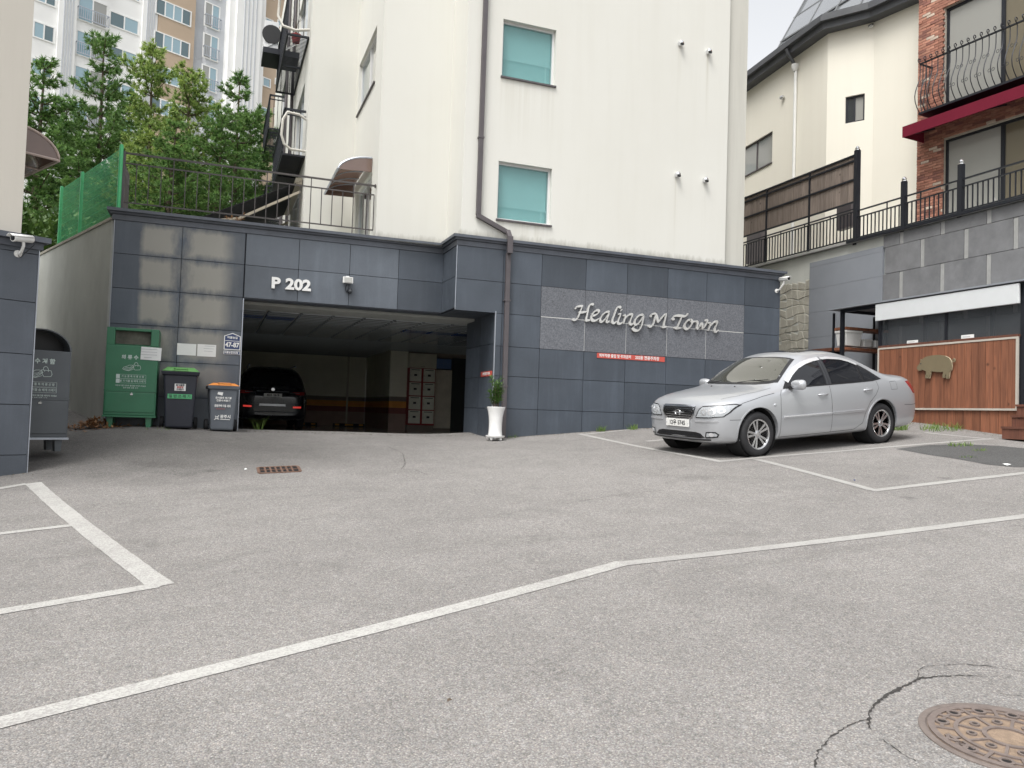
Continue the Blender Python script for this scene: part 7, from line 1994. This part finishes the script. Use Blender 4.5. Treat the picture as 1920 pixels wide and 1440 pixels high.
# glazing of both sides: dark band, then panes, pillar, chrome visor
DLO = [(1.49,.958),(1.60,1.052),(1.75,1.166),(1.92,1.270),(2.12,1.352),(2.35,1.402),(2.62,1.420),(2.90,1.408),(3.12,1.363),(3.32,1.284),(3.50,1.188),(3.64,1.100),(3.74,1.035),(3.5,1.008),(3.0,.993),(2.5,.982),(2.0,.970)]
def inset(P, k):
    c = sum((Vector(p) for p in P), Vector((0,0)))/len(P); return P
for sd, ax in ((1, 'L'), (-1, 'R')):
    decal(bvS, LP(DLO), ax, .0035).build('window_surround', MT['black_trim'], car, smooth=50)
    FWn = [(1.60,.985),(1.66,1.045),(1.80,1.150),(1.96,1.240),(2.14,1.305),(2.38,1.352),(2.39,1.0)]
    RWn = [(2.53,1.006),(2.53,1.366),(2.75,1.370),(2.95,1.352),(3.12,1.315),(3.22,1.278),(3.24,1.02)]
    QWn = [(3.30,1.024),(3.285,1.245),(3.42,1.178),(3.55,1.105),(3.62,1.05)]
    for nm, P in (('front_window', FWn), ('rear_window', RWn), ('quarter_window', QWn)): decal(bvS, LP(P), ax, .0065, .05).build(nm, MT['tint'], car, smooth=50)
    for u_ in ((2.41,2.455),(2.465,2.51)):
        decal(bvS, LP([(u_[0],.990),(u_[0],1.378),(u_[1],1.383),(u_[1],.992)]), ax, .0085, .05).build('pillar_trim', MT['pillar'], car)
    strip_on(bvS, LP([(1.62,1.05),(1.78,1.165),(1.94,1.258),(2.12,1.322),(2.30,1.362),(2.46,1.380)]), ax, .042, .020).build('wind_deflector', MT['visor'], car, smooth=40)
    strip_on(bvS, LP([(2.50,1.383),(2.65,1.388),(2.9,1.375),(3.1,1.336),(3.28,1.272)]), ax, .036, .020).build('wind_deflector', MT['visor'], car, smooth=40)
    # shut lines
    SD = MT['seam_dark']
    for P in ([(1.37,.255),(1.375,.5),(1.38,.75),(1.40,.885),(1.45,.945)], [(2.47,.26),(2.475,.5),(2.47,.75),(2.46,.975)], [(3.19,.36),(3.24,.50),(3.36,.68),(3.52,.80),(3.60,.90),(3.58,1.005)], [(1.36,.255),(2.2,.258),(3.0,.268),(3.19,.36)], [(1.29,.905),(1.05,.868),(.60,.788),(.40,.735),(.31,.70)], [(.29,.555),(.45,.553),(.60,.552)], [(4.28,.60),(4.5,.59),(4.68,.60)]):
        seam(bvS, LP(P), ax).build('shut_line', SD, car)
    seam(bvS, LP([(3.93,.86),(4.10,.86),(4.10,.99),(3.93,.985)]), ax, closed=True, w=.005).build('fuel_flap_line', SD, car) if sd > 0 else None
    # body-side moulding
    strip_on(bvS, LP([(1.42,.545),(2.0,.548),(2.455,.552)]), ax, .036, .014).build('side_moulding', MT['silver'], car)
    strip_on(bvS, LP([(2.485,.552),(2.9,.556),(3.22,.562)]), ax, .036, .014).build('side_moulding', MT['silver'], car)
    strip_on(bvS, LP([(1.42,.555),(2.0,.558),(2.455,.562)]), ax, .016, .018).build('moulding_chrome', MT['visor'], car)
    strip_on(bvS, LP([(2.485,.562),(2.9,.566),(3.22,.572)]), ax, .008, .016).build('moulding_chrome', MT['silver_trim'], car)
    strip_on(bvS, LP([(.45,.262),(.60,.25)]), ax, .02, .004).build('sill_lip', MT['silver'], car)
    for cx_ in (0, -WB):
        strip_on(bvS, [(cx_+.388*math.cos(R_(a)), RW+.015+.388*math.sin(R_(a))) for a in range(-14, 195, 8)], ax, .020, .006, step=.05).build('arch_lip', MT['silver'], car, smooth=40)
    # door handles with cups
    for u_, z_ in ((2.28,.845),(3.32,.875)):
        h_, n_, _, _ = bvS.ray_cast(Vector((U(u_), 3*sd, z_)), Vector((0,-sd,0)))
        decal(bvS, [(U(u_)+.045*math.cos(a), z_+.042*math.sin(a)) for a in [k*math.pi/7 for k in range(14)]], ax, .0012, .03, .003).build('handle_cup', MT['silver_trim'], car, smooth=50)
        y_ = h_.y
        MB().tube([(U(u_)+.095,y_+sd*.004,z_),(U(u_)+.08,y_+sd*.022,z_+.002),(U(u_),y_+sd*.030,z_+.004),(U(u_)-.08,y_+sd*.022,z_+.004),(U(u_)-.095,y_+sd*.004,z_+.004)], [.011,.014,.015,.014,.011], 8).build('door_handle', MT['silver'], car, smooth=60)
    # side repeater
    h_, n_, _, _ = bvS.ray_cast(Vector((U(1.26), 3*sd, .735)), Vector((0,-sd,0)))
    MB().lathe([(.03,-.004),(.03,.003),(.022,.009),(0,.011)], 14, (0,0,0), 'y').xf(Matrix.Translation((U(1.26), h_.y, .735)) @ Matrix.Diagonal((1, sd, .75, 1))).build('side_repeater', MT['lamp_clear'], car, smooth=50)
    # mirror
    mm = bmesh.new(); bmesh.ops.create_uvsphere(mm, u_segments=20, v_segments=12, radius=1)
    for v in mm.verts:
        x, y, z = v.co; x2 = x*.085 if x > 0 else x*.045
        f_ = lambda a, e: math.copysign(abs(a)**e, a)
        v.co = (x2+U(1.68), sd*.985+f_(y,.62)*.125, f_(z,.7)*.075*(1+.15*y*sd)+1.015)
    me = bpy.data.meshes.new('mirror_shell'); mm.to_mesh(me); mm.free(); me.shade_smooth(); mir = obj('door_mirror', me, MT['silver'], car)
    MB().bar((U(1.63), sd*.845, .965), (U(1.67), sd*.93, .985), .09, .035).build('mirror_foot', MT['black_trim'], mir)
    decal(bvS, LP([(1.50,.965),(1.60,1.035),(1.69,1.09),(1.72,.975)]), ax, .0075, .05).build('mirror_sail', MT['black_trim'], car)
    # lamps
    HL = [(.375,.585),(.44,.700),(.49,.742),(.62,.752),(.74,.765),(.835,.775),(.862,.762),(.83,.66),(.79,.605),(.62,.588)]
    hp = [(sd*y, z) for y, z in HL]
    hlm = decal(bvS, hp, 'F', .004, .04, .02).build('headlight', MT['lamp_clear'], car, smooth=50)
    for cy, cz, r_ in ((.525,.662,.056),(.65,.670,.060),(.765,.685,.04)):
        decal(bvS, [(sd*(cy+r_*math.cos(a)), cz+r_*.85*math.sin(a)) for a in [k*math.pi/9 for k in range(18)]], 'F', .0065, .03, .003).build('lamp_bowl', MT['lamp_chrome'], hlm, smooth=60)
        decal(bvS, [(sd*(cy+r_*.5*math.cos(a)), cz+r_*.42*math.sin(a)) for a in [k*math.pi/7 for k in range(14)]], 'F', .0085, .03, .003).build('lamp_core', MT['lamp_clear'], hlm, smooth=60)
    Q = [Vector(p) for p in hp]
    seam(bvS, [tuple(p) for p in hp], 'F', .012, .0055, .03, True).build('lamp_edge', MT['black_trim'], hlm)
    TL = [(4.40,.975),(4.54,.985),(4.68,.975),(4.72,.86),(4.68,.775),(4.58,.775),(4.50,.86)]
    decal(bvS, LP(TL), ax, .005, .05, .02).build('tail_light', MT['lamp_red'], car, smooth=50)
    decal(bvS, [(sd*y, z) for y, z in ((.48,.78),(.48,.90),(.72,.92),(.76,.84),(.72,.79))], 'B', .005, .05, .02).build('tail_light', MT['lamp_red'], car, smooth=50)
    FG = [(sd*y, z) for y, z in ((.555,.300),(.57,.375),(.70,.380),(.735,.35),(.715,.315))]
    fg = decal(bvS, FG, 'F', .004, .04, .015).build('fog_lamp', MT['lamp_clear'], car, smooth=50)
    seam(bvS, FG, 'F', .018, .006, .03, True).build('fog_surround', MT['black_trim'], fg)
    decal(bvS, [(sd*(.645+.036*math.cos(a)), .345+.028*math.sin(a)) for a in [k*math.pi/8 for k in range(16)]], 'F', .0075, .03, .003).build('fog_bulb', MT['lamp_chrome'], fg, smooth=60)
    strip_on(bvS, [(sd*.36,.528),(sd*.5,.53),(sd*.62,.532),(sd*.74,.536)], 'F', .022, .008).build('bumper_trim', MT['silver_trim'], car)
# windscreens, roof
wsc = [(U(1.26),0),(U(1.27),.25),(U(1.31),.48),(U(1.40),.66),(U(1.50),.745)]; wst = [(U(2.05),.575),(U(2.02),.36),(U(2.0),0)]
def mir2(a, b): half = a+b; return half+[(x, -y) for x, y in half[::-1] if y > 0]
def TP(half): return half + [(x, -y) for x, y in half[::-1] if abs(y) > 1e-6]
decal(bvS, TP(wsc+wst), 'T', .003, .07).build('windscreen_band', MT['black_trim'], car, smooth=60)
decal(bvS, TP([(U(1.33),0),(U(1.345),.25),(U(1.385),.46),(U(1.46),.62),(U(1.53),.69),(U(2.00),.54),(U(1.975),.34),(U(1.96),0)]), 'T', .0055, .06).build('windscreen', MT['windshield'], car, smooth=60)
decal(bvS, TP([(U(3.42),0),(U(3.44),.4),(U(3.50),.54),(U(3.90),.58),(U(3.96),.4),(U(3.98),0)]), 'T', .004, .07).build('rear_screen', MT['tint'], car, smooth=60)
decal(bvS, TP([(U(2.25),0),(U(2.27),.36),(U(2.34),.42),(U(3.02),.42),(U(3.08),.36),(U(3.10),0)]), 'T', .003, .08, .003).build('sunroof', MT['tint'], car, smooth=60)
for sd, ax in ((1,'L'),(-1,'R')): seam(bvS, [(U(.30),sd*.66),(U(.6),sd*.735),(U(1.0),sd*.765),(U(1.32),sd*.77)], 'T', .006).build('bonnet_line', MT['seam_dark'], car)
for sd in (1, -1): MB().tube([(U(1.33), sd*(.10 if sd > 0 else .55), 1.047 if sd > 0 else 1.03), (U(1.40), sd*.30, 1.075), (U(1.44), sd*(.62 if sd > 0 else .1), 1.095)], [.012,.008,.006], 6).build('wiper', MT['black'], car)
for y_ in (.25, -.25):
    h_, _, _, _ = bvS.ray_cast(Vector((U(1.12), y_, 3)), Vector((0,0,-1))); MB().lathe([(.014,0),(.012,.01),(0,.012)], 8, tuple(h_)).build('washer_jet', MT['black'], car)
# grille, badge, plate, lower intake
GR = [(-.345,.738),(.345,.738),(.335,.66),(.30,.585),(.24,.548),(-.24,.548),(-.30,.585),(-.335,.66)]
grl = decal(bvS, GR, 'F', .002, .05, .01).build('grille', MT['black'], car, smooth=50)
seam(bvS, GR, 'F', .024, .007, .03, True).build('grille_surround', MT['chrome'], grl)
for k in range(5):
    z_ = .580+.030*k; w_ = .265+.016*k
    strip_on(bvS, [(-w_,z_),(0,z_),(w_,z_)], 'F', .008, .010).build('grille_bar', MT['chrome'], grl)
def frontx(y, z): h_, _, _, _ = bvS.ray_cast(Vector((4, y, z)), Vector((-1,0,0))); return h_.x
bx = frontx(0, .645)+.012
bd = MB(); 
n = 22; ring_ = [(bx, .058*math.cos(2*math.pi*k/n), .645+.036*math.sin(2*math.pi*k/n)) for k in range(n)]
bd.tube(ring_, .0055, 6, closed=True)
bd.bar((bx, .030, .621), (bx, .018, .668), .011, .008, (1,0,0)); bd.bar((bx, -.018, .621), (bx, -.030, .668), .011, .008, (1,0,0)); bd.bar((bx, .026, .638), (bx, -.026, .653), .010, .008, (1,0,0))
bd.build('badge', MT['chrome'], car, smooth=50)
px_ = max(frontx(0, .49), frontx(.2, .49))+.012
plate = MB().box(px_, px_+.012, -.255, .255, .435, .545).build('number_plate', MT['plate_white'], car, bevel=.004)
def plate_text(parent, body_, size, y, z, x, flip=1, sx=1.0, bold=.002):
    me = text_mesh(body_, size, bold, .0008, sx=sx)
    me.transform(Matrix.Translation((x, y, z)) @ Matrix.Rotation(math.pi/2*flip, 4, 'Z')); return obj('plate_lettering', me, MT['ink'], parent)
plate_text(plate, '12우 5745', .088, 0, .49, px_+.0135, 1, .96)
for y_ in (-.235, .235): MB().lathe([(.008,0),(.006,.004),(0,.005)], 8, (px_+.012, y_, .49), 'x').build('plate_bolt', MT['steel_trim'], plate)
LI = [(-.54,.300),(-.46,.355),(-.36,.372),(.36,.372),(.46,.355),(.54,.300),(.46,.285),(-.46,.285)]
li = decal(bvS, LI, 'F', .002, .05, .01).build('lower_intake', MT['black'], car)
for k in range(2): strip_on(bvS, [(-.46,.313+.025*k),(0,.313+.025*k),(.46,.313+.025*k)], 'F', .006, .006).build('intake_bar', MT['dark_metal'], li)
strip_on(bvS, [(-.62,.272),(-.3,.262),(0,.26),(.3,.262),(.62,.272)], 'F', .018, .012).build('front_lip', MT['black_trim'], car)
strip_on(bvS, [(-.32,.748),(0,.752),(.32,.748)], 'F', .018, .008).build('bonnet_chrome', MT['chrome'], car)
decal(bvS, [(-.26,.56),(.26,.56),(.26,.68),(-.26,.68)], 'B', .006, .06).build('number_plate', MT['plate_white'], car)

# ---- black SUV, tail towards the garage mouth
V_ = [
 (0.00,.36,.66,.60,.62,.80,[(.58,.84),(.5,.85),(.28,.855),(0,.857)]),
 (.08,.27,.86,.62,.82,.92,[(.76,.99),(.62,1.03),(.33,1.045),(0,1.05)]),
 (.22,.24,.91,.66,.87,1.0,[(.80,1.20),(.68,1.40),(.38,1.45),(0,1.46)]),
 (.42,.22,.935,.68,.89,1.02,[(.81,1.32),(.69,1.60),(.40,1.665),(0,1.675)]),
 (1.0,.21,.94,.68,.90,1.02,[(.81,1.34),(.68,1.64),(.40,1.70),(0,1.71)]),
 (2.0,.21,.94,.68,.90,1.01,[(.81,1.34),(.67,1.63),(.40,1.70),(0,1.71)]),
 (2.7,.21,.94,.68,.90,1.0,[(.81,1.28),(.67,1.52),(.40,1.59),(0,1.60)]),
 (3.4,.21,.93,.66,.90,.98,[(.80,1.04),(.70,1.09),(.40,1.12),(0,1.13)]),
 (4.2,.22,.90,.62,.86,.90,[(.76,.96),(.62,1.0),(.33,1.03),(0,1.04)]),
 (4.58,.28,.78,.58,.72,.78,[(.64,.82),(.5,.86),(.25,.88),(0,.885)]),
 (4.66,.36,.62,.55,.58,.68,[(.5,.70),(.4,.72),(.2,.73),(0,.73)])]
# here x grows forward from the tail
vh = loft([(s[0], st(*s, 0)[1]) for s in V_], 2)
bvV = bvh_of(vh)
vb = cut(vh, [MB().lathe([(.39, y0), (.39, y1)], 28, (x, 0, .36), 'y') for x in (.95, 3.6) for y0, y1 in ((.62,1.2),(-1.2,-.62))])
vb.materials.clear(); vb.materials.append(MT['suv_black']); vb.shade_smooth(); vb.set_sharp_from_angle(angle=R_(35))
sx_ = onY(511, 760, 22.0).x
suv = thing('black_suv', 'black SUV parked tail first view inside the dark garage', 'car', (sx_, 22.0, ZF), R_(90))
suv['label'] = 'black SUV parked nose in inside the dark garage'
obj('body', vb, None, suv)
AX['B'] = (Vector((1,0,0)), lambda u, v: Vector((-4, u, v)))
for x in (.95, 3.6):
    for sd in (1, -1):
        w_ = wheel(suv, x, sd*.80, .35, sd); w_.scale = (1.077, 1, 1.077)
# y=+ is the car's left; seen from behind left is left
decal(bvV, [(-.66,1.10),(.66,1.10),(.60,1.30),(.54,1.48),(.3,1.52),(-.3,1.52),(-.54,1.48),(-.60,1.30)], 'B', .004, .08).build('rear_screen', MT['tint'], suv, smooth=50)
mat('reflector_glow', (.5, .02, .02), .3, emit=(1, .08, .06, .25))  # emission makes the red reflectors glow; no lamp is lit there
mat('lamp_red_dim', (.35, .03, .03), .2, coat=1)
for sd in (1, -1):
    decal(bvV, [(sd*.50,.99),(sd*.84,1.01),(sd*.82,.92),(sd*.62,.93)], 'B', .005, .05).build('tail_light', MT['lamp_red_dim'], suv)
    strip_on(bvV, [(sd*.44,.965),(sd*.60,.968),(sd*.70,.972)], 'B', .02, .010).build('lamp_chrome_strip', MT['chrome'], suv)
    decal(bvV, [(sd*.53,.565),(sd*.74,.570),(sd*.74,.615),(sd*.53,.61)], 'B', .006, .05).build('rear_reflector', MT['reflector_glow'], suv)
    seam(bvV, [(sd*.74,.9),(sd*.70,.75),(sd*.60,.66),(.0,.645)], 'B', .008, .002).build('tailgate_line', MT['seam_dark'], suv)
def backx(y, z): h_, _, _, _ = bvV.ray_cast(Vector((-4, y, z)), Vector((1,0,0))); return h_.x
bx_ = min(backx(0, .86), backx(.2, .90))-.012
pl2 = MB().box(bx_-.008, bx_, -.235, .235, .845, .945).build('number_plate', MT['plate_white'], suv)
plate_text(pl2, '40소 2619', .085, 0, .895, bx_-.0095, -1, .9)
strip_on(bvV, [(-.42,.995),(0,1.0),(.42,.995)], 'B', .028, .012).build('tailgate_chrome', MT['chrome'], suv)
decal(bvV, [(-.34,.61),(.34,.61),(.33,.665),(-.33,.665)], 'B', .004, .08).build('bumper_panel', MT['silver_trim'], suv)
strip_on(bvV, [(-.62,.44),(-.3,.455),(0,.46),(.3,.455),(.62,.44)], 'B', .03, .012).build('lower_chrome', MT['dark_metal'], suv)
MB().lathe([(.045,0),(.045,.01),(0,.012)], 14, (backx(0,1.05)-.012, 0, 1.05), 'x').build('badge', MT['chrome'], suv)
strip_on(bvV, [(-.5,1.545),(0,1.56),(.5,1.545)], 'B', .05, .04).build('roof_spoiler', MT['suv_black'], suv)
for sd in (1, -1): MB().tube([(.5, sd*.60, 1.69), (.7, sd*.61, 1.735), (2.2, sd*.60, 1.735), (2.4, sd*.59, 1.68)], .016, 6).build('roof_rail', MT['steel_trim'], suv)

# small litter on the tarmac
def litter(px, py, w, h_, mt_, label):
    p = G(px, py); t = MB(); rr = random.Random(px)
    t.add([(p.x-w, p.y-h_, gz(p.x-w, p.y-h_)+.006), (p.x+w*.9, p.y-h_*.7, gz(p.x+w, p.y-h_)+.012), (p.x+w, p.y+h_, gz(p.x+w, p.y+h_)+.007), (p.x-w*.8, p.y+h_*.9, gz(p.x-w, p.y+h_)+.016), (p.x, p.y, gz(p.x, p.y)+.022)], [(0,1,4),(1,2,4),(2,3,4),(3,0,4)])
    tag(t.build('litter_scrap', MT[mt_]), label, 'litter', 'scraps lying on the tarmac')
litter(1888, 872, .05, .04, 'paper', 'white paper scrap on the dark tarmac patch')
litter(843, 1317, .014, .004, 'bark', 'small dark twig lying in the foreground tarmac')
litter(1602, 902, .012, .012, 'plaque_blue', 'tiny blue bottle cap in the empty parking bay')
litter(461, 881, .02, .015, 'paper', 'tiny white scrap left of the drain grate')
# grit and leaf crumbs gathered where walls meet the tarmac
r = random.Random(31); m = MB()
def crumbs(p0, p1, n, w):
    for k in range(n):
        t_ = r.random(); o_ = abs(r.gauss(0, w)); x = p0[0]+(p1[0]-p0[0])*t_+o_*p0[2]; y = p0[1]+(p1[1]-p0[1])*t_+o_*p0[3]; s_ = r.uniform(.004,.014); z = gz(x, y)
        a = r.uniform(0, 3.14); c_, q_ = math.cos(a)*s_, math.sin(a)*s_
        m.add([(x+c_,y+q_,z+.001),(x-q_,y+c_,z+.001),(x-c_*.8,y-q_*.8,z+.001),(x,y,z+s_*.8)], [(0,1,3),(1,2,3),(2,0,3)])
crumbs((4.9,13.84,0,-1), (11.2,13.84), 900, .09); crumbs((-1.7,14.78,0,-1), (.4,14.78), 400, .15); crumbs((.45,14.85,0,-1), (4.8,14.85), 250, .12)
crumbs((LC.x,LC.y,.5,-.85), (LC.x-3.5,LC.y-1.97), 350, .08); crumbs((12.82,9.6,-1,0), (12.82,12.5), 500, .15)
mat('grit', (.12, .105, .08), .95, var=.4, vs=40)
tag(m.build('grit', MT['grit']), 'grit and leaf crumbs along the wall feet', kind='stuff')
cleanup_props()
